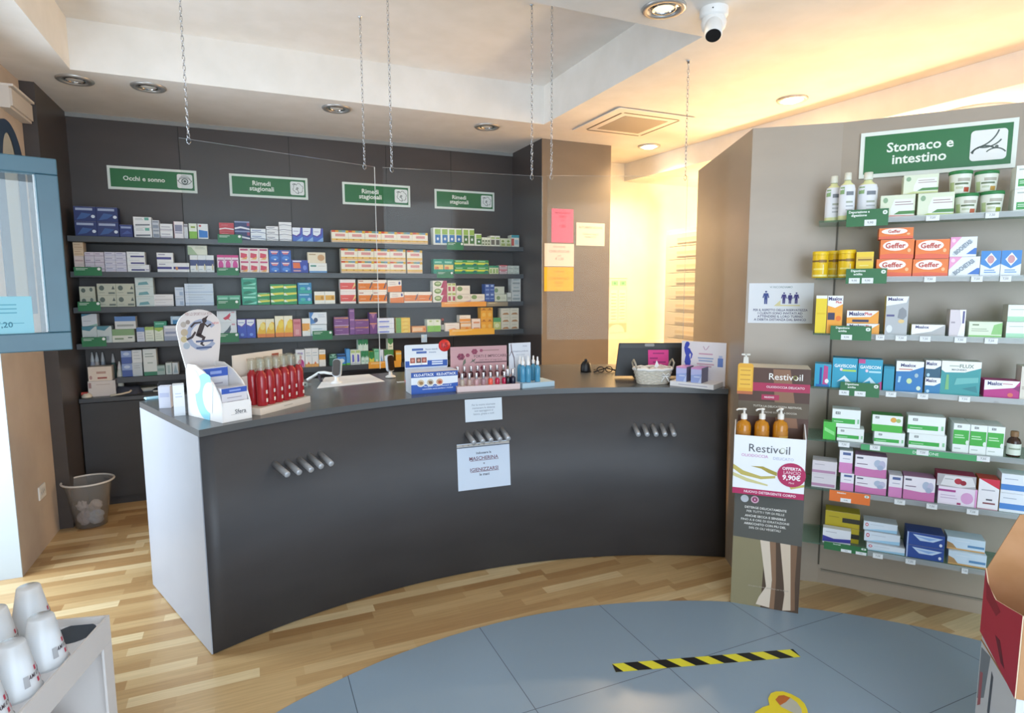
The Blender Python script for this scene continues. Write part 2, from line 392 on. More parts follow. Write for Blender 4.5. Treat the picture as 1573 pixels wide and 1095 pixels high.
for k in range(4):
    x0 = -1.11+k*.857; w = .853
    c = thing('base_cabinet', (x0, 5.0, 0), 'dark base cabinet under the back worktop, %s from the left wall' % ['first', 'second', 'third', 'fourth'][k], 'cabinet', 0, 'base cabinets below the back worktop')
    MB().box(0, w, .02, .28, .0, WT-.032, ANTH).build('body', c)
    d = MB().box(.003, w-.003, 0, .019, .06, WT-.035, ANTH).build('door', c, bevel=.001)
    MB().box(.44, .60, -.012, -.0005, WT-.115, WT-.105, STEEL).build('handle', d)

# ------------------------------------------------------------------ hanging acrylic sheets and chains
PLEXI = clear('acrylic', 'fafcfc', .005, 'e8eef2', 1.2, .06)
def sheet(p, q, z0, z1, label, fins):
    d = Vector((q[0]-p[0], q[1]-p[1])); a = math.atan2(d.y, d.x); L = d.length
    s = thing('acrylic_screen', (p[0], p[1], z0), label, 'protective screen', a, 'hanging acrylic screens')
    MB().box(0, L, -.002, .002, 0, z1-z0, PLEXI).build('acrylic_sheet', s)
    ed = clear('acrylic_edge', 'ffffff', .75 if fins else .3, 'f4f8fa', 1.3) if fins else clear('acrylic_edge_thin', 'ffffff', .25, 'dfe6ea', 1.3)
    b = MB(); b.box(L+.0002, L+.0025, -.0022, .0022, 0, z1-z0, ed); b.build('polished_edge', s)
    b = MB(); b.box(0, L, -.0022, .0022, z1-z0+.0002, z1-z0+.0016, clear('acrylic_edge_thin', 'ffffff', .25, 'dfe6ea', 1.3)); b.build('top_edge', s)
sheet((-.26, 3.31), (.716, 3.65), 1.06, 2.251, 'clear acrylic screen hanging over the left counter end', True)
sheet((.67, 3.20), (1.545, 3.115), 1.28, 2.165, 'clear acrylic screen hanging over the counter middle', False)
sheet((1.56, 3.08), (2.30, 2.80), 1.25, 2.165, 'clear acrylic screen hanging before the taupe pillar', False)
def chain(x, y, z0, z1, label):
    b = MB(); n = int((z1-z0)/.0215); p = (z1-z0)/n
    base = []; m = 12
    for k in range(m):
        a = 2*PI*k/m; base.append((.0055*math.cos(a), 0, (p*.62)*math.sin(a)))
    for i in range(n):
        b.tube(base, .0016, STEEL, 5, T=TR(0, 0, p*(i+.5), rz=(PI/2 if i % 2 else 0)+.5), closed=True)
    c = thing('hanging_chain', (x, y, z0), label, 'chain', 0, 'chains holding the acrylic screens')
    b.build('links', c)
    b = MB().lathe([(0, -.01), (.005, -.01), (.005, .0), (.011, .002), (.011, .006)], STEEL, 10, T=TR(0, 0, z1-z0-.006)); b.build('ceiling_hook', c)
    b = MB().tube([(0, 0, -.03), (.008, 0, -.02), (.008, 0, -.005), (0, 0, .004), (-.008, 0, -.005), (-.008, 0, -.02)], .0018, STEEL, 5, closed=True); b.build('shackle', c)
CH = [(290, 218, HR, 'hanging chain at the left end of the left acrylic screen'), (560, 254, HR, 'hanging chain at the right end of the left acrylic screen'),
      (602, 262, HR, 'hanging chain at the left end of the middle acrylic screen'), (817, 274, HR, 'hanging chain at the right end of the middle acrylic screen'),
      (847, 273, HR, 'hanging chain at the left end of the right acrylic screen'), (1060.5, 270, HC, 'hanging chain by the partition corner, right of the ceiling vent')]
SEG = [((-.26, 3.31), (.716, 3.65))]*2+[((.67, 3.20), (1.545, 3.115))]*2+[((1.56, 3.08), (2.30, 2.80))]*2
for (px, py, zt, lb), (p, q) in zip(CH, SEG):
    a = math.atan2(q[1]-p[1], q[0]-p[0]); u, v = Plane(p, a).uv(px, py); L = math.hypot(q[0]-p[0], q[1]-p[1]); u = min(max(u, .02), L-.012)
    P = Plane(p, a).pt(u, 0); chain(P.x, P.y, 2.258 if p[0] < 0 else 2.172, zt, lb)

# ------------------------------------------------------------------ ceiling fittings
RINGM = M('b9b6b2', .35, .6)
def downlight(x, y, label, on, power=0):
    t = thing('recessed_downlight', (x, y, HC), label, 'ceiling light', 0, 'recessed ceiling downlights')
    MB().lathe([(.098, -.0005), (.098, -.006), (.092, -.012), (.074, -.012), (.070, -.006), (.070, -.0005)], RINGM, 28, cap=False).build('ring', t)
    MB().lathe([(.070, -.003), (.055, -.004), (.053, -.010), (.048, -.008), (.046, -.002)], CHROME, 24, cap=False).build('gimbal', t)
    g = emit('halogen_on', (1, .78, .45), 30) if on == 2 else emit('halogen_dim', (1, .85, .62), .6) if on == 1 else M('e9e6df', .2)
    MB().lathe([(0, -.024), (.04, -.021), (.06, -.0125)] if on == 2 else [(0, -.0065), (.03, -.005), (.045, -.0015)], g, 20, cap=False).build('bulb', t)
    if power: lamp('SPOT', 'halogen_beam', (x, y, HC-.03), power, WARM, spot_size=2.6, spot_blend=.8, shadow_soft_size=.05)
for px, py, on, pw, lb in ((115, 122, 0, 0, 'unlit recessed downlight nearest the left wall'), (228, 133, 0, 0, 'unlit recessed downlight above the Occhi e sonno sign'), (517, 166, 0, 0, 'unlit recessed downlight before the middle of the back wall'),
                       (748, 194, 0, 0, 'unlit recessed downlight near the pillar'), (1020, 12, 1, 6, 'dim recessed downlight beside the security camera'),
                       (1217, 152, 2, 85, 'brightly lit recessed downlight over the partition'), (997, 224, 2, 135, 'brightly lit recessed downlight in the back room')):
    p = onz(px, py, HC); downlight(p.x, p.y, lb, on, pw)
t = thing('ceiling_lamp', (4.17, 2.405, HS), 'round glowing ceiling lamp behind the partition', 'ceiling light')
MB().lathe([(.2, 0), (.2, -.03), (.195, -.035)], WPLAST, 32, cap=False).build('rim', t)
MB().lathe([(0, -.05), (.12, -.047), (.195, -.034)], emit('lamp_glow', (1, .84, .55), 22), 32, cap=False).build('diffuser', t)
lamp('POINT', 'lamp_light', (4.17, 2.405, HS-.3), 16, WARM, shadow_soft_size=.15)
lamp('POINT', 'added_ceiling_fill', (4.45, 3.7, 1.6), 85, WARM, shadow_soft_size=.12)  # added unseen fill light, warms the ceiling from behind the partition
# air-conditioning cassette
t = thing('air_vent', (2.745, 4.0, HC), 'square white air conditioning cassette in the ceiling', 'air vent')
AW = .335
MB().plate(rrect(-AW, AW, -AW, AW, .02), 0, .006, M('efe6da', .5), T=TR(0, 0, -.0065, rx=-PI/2)).build('frame', t)
MB().box(-.19, .19, -.19, .19, -.0145, -.0127, M('a89c8c', .6)).build('grille', t)
b = MB()
for a in range(4): b.box(-.24, .24, .245, .262, -.0134, -.0126, M('6d6356', .6), T=TR(rz=a*PI/2))
b.build('slot', t)
# security camera
p = onz(1097, 14, HC)
t = thing('security_camera', (p.x, p.y, HC), 'white dome security camera on the ceiling, dark lens facing the room', 'security camera')
MB().lathe([(.062, 0), (.062, -.03), (.058, -.036), (.05, -.04)], WPLAST, 28).build('base', t)
MB().lathe([(.05, -.036), (.056, -.06), (.05, -.085), (.035, -.1), (.0, -.105)], WPLAST, 28, cap=False).build('ball', t)
h_ = MB().lathe([(.0, 0), (.036, 0), (.038, .01), (.038, .075), (.034, .08)], WPLAST, 24, T=TR(rz=-.72) @ TR(0, -.02, -.068, rx=PI*.82)).build('lens_housing', t)
MB().lathe([(0, .0815), (.033, .0812)], BLACK, 24, cap=False, T=TR(rz=-.72) @ TR(0, -.02, -.068, rx=PI*.82)).build('lens', h_)
b = MB().lathe([(.003, 0), (.003, .002), (0, .002)], M('444444', .5), 8, T=TR(-.045, -.043, -.018, rx=PI/2)); b.build('screw', t)

# ------------------------------------------------------------------ left wall fittings
FR = noisy('window_frame_blue', '426676', '487080', 3, .35, 0)
s0, s1 = ony(0, 240, 2.99), ony(100, 400, 3.1)
hx, hy = XL+.02, 2.955; ex, ey = -.695, 3.09; sa = math.atan2(ey-hy, ex-hx); sl = math.hypot(ex-hx, ey-hy)
z0, z1 = 1.295, 2.075
t = struct(thing('window_1', (hx, hy, z0), 'blue-grey window sash standing open into the room at left', 'window'))
t.rotation_euler = (0, 0, sa)
b = MB(); H = z1-z0
b.box(0, sl, -.03, .03, 0, .075, FR); b.box(0, sl, -.03, .03, H-.065, H, FR); b.box(0, .075, -.03, .03, .0755, H-.0655, FR); b.box(sl-.075, sl, -.03, .03, .0755, H-.0655, FR)
b.build('frame', t, bevel=.004)
MB().box(.076, sl-.076, -.006, .006, .076, H-.066, clear('window_glass', 'eef4f4', .05, 'dfe8ec', 1.5)).build('glass', t)
b = MB(); b.box(sl-.0815, sl-.077, -.012, -.0065, .0775, H-.0675, M('f3f5f5', .4)); b.build('bead', t)
n1 = MB(); SP = Plane((hx, hy), sa)
u1, v1 = SP.uv(48, 455, .008); u0 = .085; v0 = SP.uv(40, 523, .008)[1]
n1.box(u0, u1, -.0075, -.0065, v0-z0, v1-z0, M('9fd9e6', .7)); w = u1-u0
n1.text('7,20', u0+w*.68, v0-z0+(v1-v0)*.36, .022, -.0078, M('3f7f94', .7)); n1.box(u0+.02, u1-.03, -.0077, -.0076, v0-z0+.07, v0-z0+.073, M('6cb3c6', .7))
for k in range(3): n1.box(u0+.02, u1-.05, -.0077, -.0076, v0-z0+(v1-v0)*(.62+.09*k), v0-z0+(v1-v0)*(.62+.09*k)+.005, M('6cb3c6', .7))
tag(n1.build('window_notice', None, (hx, hy, z0), sa), 'light blue paper notice with a price, stuck on the open sash', 'notice')
# arched wall niche with a moulded hood above the door side
qa, qb, qt = onx(34, 239, XL), onx(14, 210, XL), onx(22.5, 194, XL)
w = .24; yc = qa.y-w; zb_ = 1.4; zc = qt.z-.27-zb_
t = thing('arched_niche', (XL, yc, zb_), 'arched blue-framed niche on the beige wall under white moulding', 'niche')
def arch(w, h0): return [(-w, 0)]+[(w*math.cos(a), zc+h0*math.sin(a)) for a in [PI-PI*k/20 for k in range(21)]]+[(w, 0)]
outer, innr = arch(w, .27), arch(w-.13, .20)
outer = [(max(u, 3.925-yc), v) for u, v in outer]; innr = [(max(u, 3.93-yc), v) for u, v in innr]
n = len(outer); V = [(0.006, u, v) for u, v in outer]+[(0.006, u, v) for u, v in innr]+[(0.0005, u, v) for u, v in outer]
F = [(i, n+i, n+i+1, i+1) for i in range(n-1)]+[(i, i+1, 2*n+i+1, 2*n+i) for i in range(n-1)]
b = MB(); b.add(V, F, M('2f4560', .4)).build('frame', t)
MB().add([(.002, u, v) for u, v in innr], [tuple(range(len(innr)))], M('b8b6ac', .6)).build('panel', t)
t = MB(); t.box(0, .05, -.36, 0, 0, .115, M('d9cfc4', .7)); t.box(.05, .062, -.36, -.012, .012, .103, M('cfc4b8', .7)); t.box(0, .07, -.36, .004, .1155, .128, M('e2d9cf', .7))
q = onx(33, 189, XL); tag(t.build('moulded_hood', None, (XL+.0005, q.y, q.z)), 'white moulded hood fixed above the arched niche', 'moulding')
q = onx(63, 755, XL)
t = thing('wall_socket', (XL, q.y, q.z), 'white wall socket low on the beige wall by the bin', 'socket')
MB().box(.0005, .009, -.06, .06, -.04, .04, WPLAST).build('plate', t, bevel=.003)
b = MB()
for y in (-.03, 0, .03): b.box(.0092, .0105, y-.012, y+.012, -.02, .02, M('dcd8d2', .4)); b.box(.0106, .0108, y-.002, y+.002, -.008, .008, BLACK)
b.build('outlet', t)

# ------------------------------------------------------------------ back room drawers
t = thing('drawer_tower', (3.6, 4.25, 0), 'tall cream tower of narrow drawers in the back room', 'drawer unit')
DM = M('f2e4c6', .4); DB = M('e6d5b3', .5)
MB().box(.012, .6, -.42, .42, 0, 2.07, DM).build('body', t)
for k in range(17):
    z = 2.03-.119*(k+1)
    if z < .03: break
    d = MB().box(-.004, .0115, -.40, .36, z+.002, z+.116, DM).build('drawer', t, bevel=.002)
    b = MB(); b.box(-.009, -.0045, -.2, .24, z+.03, z+.045, M('eedfc0', .4)); b.box(-.0065, -.0045, -.2, .24, z+.0455, z+.075, M('e6d3ae', .5)); b.build('handle', d)
    b = MB(); b.box(-.0055, -.0042, -.36, -.27, z+.075, z+.095, M('c4986c', .5)); b.build('tag', d)
q0, q1 = ony(937, 427, YB), ony(962, 510, YB)
b = MB(); x0, x1, za, zb = q0.x-.12, q1.x, q1.z, q0.z; W_ = x1-x0; H_ = zb-za
b.box(0, W_, -.002, -.0005, 0, H_, M('f3e9c9', .7))
b.box(0, W_, -.0024, -.0021, H_-.006, H_, M('d8b184', .7))
for u in (.1, .42, .72): b.box(W_*u, W_*(u+.24), -.0024, -.0021, H_*.86, H_*.95, M('8fce9a', .7)); b.text('+', W_*(u+.12), H_*.905, .025, -.0027, M('3f9a5b', .7), bold=.05)
for u in (.38, .7):
    b.box(W_*u, W_*(u+.26), -.0024, -.0021, H_*.2, H_*.78, M('f8f1da', .7))
    for k in range(9): b.box(W_*(u+.03), W_*(u+.22), -.0027, -.0025, H_*(.24+.058*k), H_*(.255+.058*k), M('cfc39c', .7))
b.poly([(W_*.3, 0), (W_, 0), (W_, H_*.17), (W_*.3, H_*.17)], -.0024, M('e3cfa0', .7)); b.poly(ell(W_*.62, 0, W_*.3, H_*.15, 16, 0, PI), -.0027, M('f6eed4', .7))
tag(b.build('wall_calendar', None, (x0, YB, za)), 'pale poster with green crosses on the cream back room wall', 'poster')
# ------------------------------------------------------------------ printed cartons
def design(mb, w, h, d, D):
    base, ops = D[0], D[1]; side = D[2] if len(D) > 2 and D[2] else base; top = D[3] if len(D) > 3 else side
    mb.box(-w/2, w/2, 0, d, 0, h, M(base, .45), side=M(side, .45), top=M(top, .45))
    mb.box(-w/2+.002, w/2-.002, -.0002, 0, h-.0012, h-.0006, M('b9b4ac', .7))                      # tuck flap crease
    paint(mb, w, h, ops)
def paint(mb, w, h, ops, y0=-.0004, T=None, x0=None):
    x0 = -w/2 if x0 is None else x0
    for i, o in enumerate(ops):
        y = y0-.00018*i; k = o[0]
        if k == 'r': mb.poly([(x0+w*o[1], h*o[2]), (x0+w*o[3], h*o[2]), (x0+w*o[3], h*o[4]), (x0+w*o[1], h*o[4])], y, M(o[5], .45), T)
        elif k == 'e': mb.poly(ell(x0+w*o[1], h*o[2], w*o[3], h*o[4], 16), y, M(o[5], .45), T)
        elif k == 'p': mb.poly([(x0+w*u, h*v) for u, v in o[1]], y, M(o[2], .45), T)
        elif k == 't': mb.text(o[1], x0+w*o[2], h*o[3], h*o[4], y, M(o[5], .5), w*(o[6] if len(o) > 6 else .85), o[7] if len(o) > 7 else .012, T)
        elif k == 'l':                                                                             # lines of small print
            n, u0, u1, v0, v1, c = o[1:7]
            for q in range(n):
                vv = v0+(v1-v0)*q/max(n-1, 1); uu = u1-(u1-u0)*(.12*((q*7) % 3))
                mb.poly([(x0+w*u0, h*vv), (x0+w*uu, h*vv), (x0+w*uu, h*(vv+.035)), (x0+w*u0, h*(vv+.035))], y, M(c, .6), T)
COLS = {1: [''], 2: ['left', 'right'], 3: ['left', 'middle', 'right']}
ROWS = {1: [''], 2: ['lower', 'upper'], 3: ['bottom', 'middle', 'top'], 4: ['bottom', 'second lowest', 'third lowest', 'top']}
NTH = ['leftmost', 'second', 'third', 'fourth', 'fifth', 'sixth', 'seventh']
def posword(c, nc, r, nr):
    col = COLS[nc][c] if nc in COLS else ('rightmost' if c == nc-1 else NTH[c]+('' if c == 0 else ' from left'))
    return (ROWS[nr][r]+' '+col).strip()
def cartons(plane, z, phrase, x0, x1, nc, yt, nr, D, desc, d=.085, yb=None, off=0, turn=0, zb0=None, name='medicine_box', cat='medicine box'):
    """a block of nc x nr like cartons; x0..x1 and yt are read off the photo on the plane of the box fronts"""
    pl = plane[0]; fo = plane[1]-off
    ym = yt if yb is None else (yt+yb)/2
    ua = pl.uv(x0, ym, fo)[0]; ub = pl.uv(x1, ym, fo)[0]
    zb = zb0+.0004 if zb0 is not None else z if yb is None else pl.uv((x0+x1)/2, yb, fo)[1]
    zt = pl.uv((x0+x1)/2, yt, fo)[1]
    w = (ub-ua)/nc; h = (zt-zb)/nr
    mb = MB(); design(mb, w-.0016, h-.0008, d, D); first = None
    me = None
    for r in range(nr):
        for c in range(nc):
            if first is None:
                o = mb.build(name); first = o
            else:
                o = first.copy(); COL.objects.link(o)
            jit = random.uniform(-1, 1)
            P = pl.pt(ua+w*(c+.5), 0, fo+random.uniform(-.003, .001)); o.location = (P.x, P.y, zb+h*r+.0003); o.rotation_euler = (0, 0, pl.a+turn+jit*.006)
            pw = posword(c, nc, r, nr)
            lb = desc+(', '+pw+(' of %d' % (nc*nr) if nc*nr > 2 else '') if pw else '')+', '+phrase
            tag(o, lb, cat, None if nc*nr == 1 else desc+'s on '+phrase)
    return zb+h*nr
W_, NAVY, GRN = 'f1f2f2', '26346e', '2a8a58'
BW = (Plane((0, YF), 0), 0)
def B(row, *a, **k): return cartons(BW, ZB[row], '%s back shelf' % BO[row], *a, **k)

navy = ('27356f', [('r', .08, .74, .85, .9, 'a9b4cf'), ('p', [(.1, .1), (.5, .2), (.8, .5), (.35, .58)], '3d5f9a'), ('e', .86, .34, .09, .11, 'dfe7f2')], '1e2a5a')
B(0, 112, 180, 2, 317.5, 2, navy, 'navy blue carton with silver title'); B(0, 183, 203, 1, 345, 1, ('2c3a7c', [('r', .1, .7, .9, .86, '9aa7c9'), ('p', [(.1, .2), (.9, .3), (.6, .55)], '44589c')]), 'small navy carton')
B(0, 204, 232, 1, 333, 2, (W_, [('r', .62, .68, .86, .95, '69b0a0'), ('l', 2, .1, .55, .7, .82, '9aa5a8'), ('p', [(.1, .12), (.9, .18), (.9, .32), (.1, .28)], '7a7f86')]), 'white carton with teal square')
B(0, 233, 244, 1, 338, 2, ('c9ced6', [('r', .1, .1, .9, .45, '8e98a8'), ('r', .1, .75, .9, .85, '77818f')]), 'narrow grey carton')
B(0, 245, 264.5, 1, 343.5, 2, (W_, [('r', 0, .05, 1, .3, 'cfcdd4'), ('r', .1, .5, .8, .6, 'a8a5b2')]), 'white carton with pale grey band')
B(0, 266, 281, 1, 340, 1, ('f3eef0', [('r', .12, .3, .88, .8, '8d8fa8'), ('r', .12, .34, .88, .42, 'd9d6e2'), ('r', 0, 0, .06, 1, 'b58a94')]), 'white carton with grey text panel')
B(0, 281.6, 288, 1, 344, 1, ('dfe0e4', [('r', 0, .8, 1, .95, '9d9aa6')]), 'slim white carton')
B(0, 289.5, 302, 1, 343, 1, ('eef4e2', [('r', 0, 0, 1, .48, '8cc63e'), ('r', .25, .7, .8, .82, '97b04a')]), 'white carton with lime lower half')
B(0, 303, 319, 1, 343.6, 1, (W_, [('p', [(.1, .1), (.95, .1), (.95, .52), (.1, .6)], '2f7fd0'), ('r', .12, .8, .35, .92, 'c84a52')]), 'white carton with blue lower block')
B(0, 336, 359, 1, 342, 2, ('c8434c', [('p', [(0, .3), (.4, .42), (1, .3), (1, .16), (.4, .28), (0, .15)], 'efdfe0'), ('l', 1, .15, .6, .7, .7, 'e9a9ab')]), 'red carton with pale wave')
B(0, 359.6, 383, 1, 339.7, 2, ('36406e', [('p', [(0, .3), (.4, .45), (1, .25), (1, .08), (.4, .25), (0, .12)], 'e6e6ee'), ('r', 0, .85, 1, 1, '8f98bb'), ('r', .82, .5, 1, .85, '9b4a66')]), 'dark indigo carton with white wave')
B(0, 384.5, 408, 1, 351, 2, ('eef1f6', [('p', [(0, .35), (.4, .5), (1, .3), (1, .2), (.4, .4), (0, .25)], '55628f'), ('r', .08, .62, .7, .75, '7384b5')]), 'white carton with slate blue wave')
gw = ('f0eeee', [('p', [(0, .35), (.4, .5), (1, .3), (1, .18), (.4, .38), (0, .22)], '8b8a99'), ('r', .08, .65, .7, .78, '7f7e8c')])
B(0, 408.5, 427.3, 1, 347.4, 3, gw, 'white carton with grey wave'); B(0, 428, 447.5, 1, 341, 4, ('f0eeee', gw[1][:1]), 'white plain-titled carton with grey wave')
B(0, 448.6, 496, 3, 350, 1, ('4a6cc4', [('p', [(0, 1), (0, .42), (.45, .3), (.85, .5), (.95, 1)], '5a4aa8'), ('p', [(0, 1), (0, .52), (.4, .42), (.72, .6), (.8, 1)], 'f0f2fa'), ('l', 1, .1, .6, .72, .72, '8a78b0'), ('p', [(.3, 0), (1, 0), (1, .35)], '8fb6e6')]), 'blue carton with white oval corner')
rain = ('fbf0dc', [('r', 0, .84, .22, 1, 'd8552a'), ('r', .22, .84, .42, 1, 'e8a03a'), ('r', .42, .84, .62, 1, '7fa58a'), ('r', .62, .84, .84, 1, '7d9fb2'), ('r', .84, .8, 1, 1, 'e6b428'), ('r', .22, .5, .8, .72, 'e6a09a'), ('r', 0, .17, 1, .32, 'f2c25a'), ('r', 0, .08, 1, .13, 'e59a3c'), ('e', .3, .25, .05, .06, 'c78a2a'), ('e', .75, .25, .05, .06, 'c78a2a')])
B(0, 509, 657, 6, 355.5, 1, rain, 'cream carton with rainbow top strip')
tall = lambda c: ('f2f4ea', [('r', .22, .62, 1, .92, '9fc35a'), ('r', .25, .12, 1, .6, c), ('e', .62, .36, .16, .08, 'e8f0f4')])
B(0, 665.5, 709, 4, 350, 1, tall('2f74b8'), 'tall white carton with blue panel')
B(0, 709.8, 728.5, 2, 351, 1, tall('4b7a3c'), 'tall white carton with dark green panel')
B(0, 729, 739.5, 1, 359, 1, tall('4f7d40'), 'medium white carton with green panel')
B(0, 740, 753, 3, 364.5, 1, ('eef0dc', [('r', .15, .15, .9, .7, '6f7d5a'), ('r', .3, .3, .75, .5, 'dfe3cc')]), 'little olive print carton')
B(0, 753.3, 768, 2, 362, 1, ('f0f0e0', [('r', .15, .15, .9, .62, '6d6a5e'), ('r', .15, .72, .9, .85, 'a9c46a')]), 'little cream carton with brown print')
B(0, 768.5, 785, 2, 366, 1, ('dfe2bf', [('r', .2, .1, .9, .4, 'a8b56a'), ('e', .5, .65, .25, .15, '8aa050')]), 'pale olive carton')
B(0, 785.5, 797.5, 1, 361, 1, ('e6e6da', [('r', 0, .78, 1, 1, '3f9aa6'), ('r', 0, .1, .35, .7, 'c6584e'), ('r', .45, .2, .9, .6, 'a9c4cc')]), 'cream carton with teal lid strip')

B(1, 112, 128, 1, 372, 2, ('e2c8a8', [('r', .1, .2, .9, .35, 'c9a98a'), ('r', .1, .6, .7, .7, 'c4a284')]), 'beige carton with tan print', yb=393)
B(1, 113, 128.5, 1, 393, 2, ('e0cfca', [('r', .1, .3, .9, .5, 'c3a8a8')]), 'dusty pink carton')
B(1, 129, 159, 2, 387, 3, ('d9d0dc', [('r', 0, .35, 1, .5, 'b9abbf'), ('r', .1, .65, .6, .8, 'a99fb4')]), 'lilac carton with mauve stripe')
B(1, 159.5, 193, 2, 387, 4, ('dcdae8', [('r', 0, .3, 1, .42, 'b3b1cc'), ('r', .1, .62, .7, .78, '9d9cba')]), 'lavender carton with grey stripe')
B(1, 194, 222, 1, 386.6, 3, (W_, [('r', .2, .18, .95, .42, '4a4a86'), ('l', 1, .1, .7, .7, .7, '9a9ab0')]), 'white carton with indigo band')
B(1, 222.5, 229, 1, 406.5, 1, ('f0f0f4', [('r', .1, .2, .9, .4, 'b9b9cc')]), 'tiny white carton')
B(1, 240, 265.5, 1, 388, 2, (W_, [('r', 0, .3, .88, .55, '4b478c'), ('r', .1, .75, .5, .86, 'a7a3b8')]), 'white carton with broad purple band')
B(1, 266, 290.5, 1, 403.7, 1, (W_, [('r', 0, .3, 1, .58, '4b478c'), ('e', .2, .4, .08, .2, 'd09060')]), 'long white carton with purple band')
B(1, 291, 328, 3, 391.7, 1, (W_, [('r', 0, .38, 1, .72, '3f4a80'), ('e', .82, .3, .1, .2, 'd9c9a0'), ('l', 1, .1, .5, .15, .15, 'b9c4d6')]), 'white carton with navy middle band')
B(1, 288, 318, 1, 377, 1, ('e9ead6', [('p', [(0, 0), (.5, 0), (.2, .8), (0, .9)], 'a9c09a'), ('l', 2, .4, .9, .65, .8, '8f9a86')]), 'cream carton with green leaf corner', yb=391.5)
B(1, 333, 366, 3, 391.7, 1, ('f4dce6', [('r', 0, .86, 1, 1, 'd8408a'), ('e', .5, .42, .36, .26, 'd8489a'), ('r', .1, .66, .9, .74, 'b86a94')]), 'pale pink carton with magenta shield')
B(1, 367, 411.5, 3, 380.8, 2, ('f6e6de', [('r', .1, .78, .9, .92, 'c94a78'), ('p', [(.1, .2), (.75, .15), (.8, .5), (.15, .6)], 'd9485e'), ('p', [(.1, .06), (.7, .06), (.85, .3), (.4, .16)], 'efb060')]), 'cream carton with crimson heart print')
B(1, 412.5, 446.5, 2, 384, 2, ('2f62b8', [('p', [(.12, .9), (.88, .9), (.7, .62), (.3, .62)], 'd97a86'), ('r', .18, .78, .82, .86, 'f0f0f4'), ('e', .5, .3, .35, .18, '4f8ad8'), ('e', .55, .16, .1, .06, 'e6f0fa')]), 'royal blue carton with pink badge')
B(1, 447.4, 473, 1, 399.4, 1, ('3a4aa8', [('p', [(.1, .35), (.55, .35), (.5, .8), (.08, .8)], 'e8703a'), ('r', .08, .86, .6, .95, 'e6e6f0'), ('r', .1, .1, .55, .22, 'd9a0a0'), ('e', .8, .4, .12, .2, '6f86d8')]), 'indigo carton with orange badge')
B(1, 474.5, 502, 1, 404, 1, ('f2f0ea', [('r', 0, 0, 1, .2, '6f9fd0'), ('r', .08, .62, .4, .8, '5f9a8a'), ('l', 1, .5, .9, .68, .68, 'c0b8aa')]), 'white carton with blue foot strip')
B(1, 472.5, 500, 1, 387.5, 1, ('efe0c4', [('e', .75, .5, .2, .3, 'd0a070'), ('r', .08, .75, .45, .85, 'b8a07a')]), 'cream carton with tan seal', yb=404)
B(1, 523.4, 622.8, 4, 382.5, 2, rain, 'cream carton with rainbow top strip'); B(1, 625, 648.5, 1, 384.5, 2, (rain[0], rain[1][:8]), 'single-stack cream carton with rainbow strip')
B(1, 666, 697, 2, 398, 1, ('2f9a7c', [('r', .05, .3, .95, .62, 'f0d27a'), ('r', .1, .3, .5, .48, 'e08a5a'), ('r', .1, .72, .8, .85, '8fd0b8')]), 'teal carton with yellow window')
B(1, 698, 750.5, 3, 399.4, 2, ('2f9a5a', [('r', 0, .35, 1, .62, 'd8dc4a'), ('p', [(.5, .1), (.95, .1), (.95, .5), (.7, .5)], '1f7a6a'), ('r', .1, .75, .7, .88, 'a9dcae')]), 'green carton with yellow band')
B(1, 751.5, 766, 3, 408, 1, ('dfe6b8', [('r', 0, .75, 1, 1, '3f9a72'), ('r', .3, .1, .7, .6, '7fa84a')]), 'slim yellow-green carton')
B(1, 767, 779.3, 1, 407, 2, ('dfc8c8', [('r', 0, .1, 1, .5, 'c9b0b4'), ('r', 0, .8, 1, 1, 'c94a52'), ('r', .2, .55, .8, .7, 'b05a66')]), 'pinkish carton with red top')
B(1, 779.8, 797.5, 2, 408, 2, ('cfd4c9', [('r', .1, .2, .9, .35, '8f9a92'), ('r', .1, .6, .6, .75, 'a4b0a8')]), 'grey-green carton')

sage = ('c3c6b4', [('e', .25, .62, .14, .22, '5d6a62'), ('p', [(.78, .5), (.95, .5), (.87, .82)], '5c6560'), ('r', .6, .1, .95, .26, '6f7a72'), ('l', 1, .1, .4, .2, .2, '8f968a')])
B(2, 121, 145.5, 1, 440, 2, (sage[0], sage[1][:1]+[('e', .75, .7, .1, .2, '66756d')]), 'sage carton with two dark seals'); B(2, 148, 205.5, 2, 435.5, 2, sage, 'sage carton with dark emblem')
B(2, 206.3, 234.5, 1, 424.6, 3, ('d2dedb', [('p', [(.15, .12), (.75, .2), (.65, .5), (.2, .4)], '6fa3a8'), ('l', 1, .1, .8, .75, .75, 'a9bab8')]), 'pale teal carton with wave')
B(2, 235.3, 266, 1, 452, 2, ('ebeaea', [('r', .05, .1, .95, .2, 'c0bcc0'), ('l', 1, .1, .6, .6, .6, 'a9a4a8')]), 'white carton with thin grey line')
B(2, 268, 282, 1, 441, 2, ('cfdcec', [('r', .5, .1, .9, .5, 'a3b8d4'), ('r', .1, .7, .9, .8, 'b4c4da')]), 'small pale blue carton')
B(2, 282.8, 327, 1, 435.5, 2, ('d9e6f6', [('r', 0, .2, 1, .26, 'a9c0e0'), ('l', 2, .08, .7, .55, .75, 'a8bcd8')]), 'large pale blue carton')
B(2, 333, 369, 2, 453.7, 1, ('5fb890', [('r', .1, .6, .9, .8, 'a9e0c8'), ('r', .1, .3, .6, .4, '2f7a5a')]), 'mint green carton')
B(2, 370, 393.8, 1, 424.6, 3, ('35a585', [('p', [(.1, .15), (.9, .2), (.5, .5), (.15, .4)], '1f7f62'), ('p', [(.3, .1), (.9, .1), (.95, .35)], '8fe0c8'), ('r', .1, .72, .9, .88, 'a4e6d0')]), 'tall sea green carton')
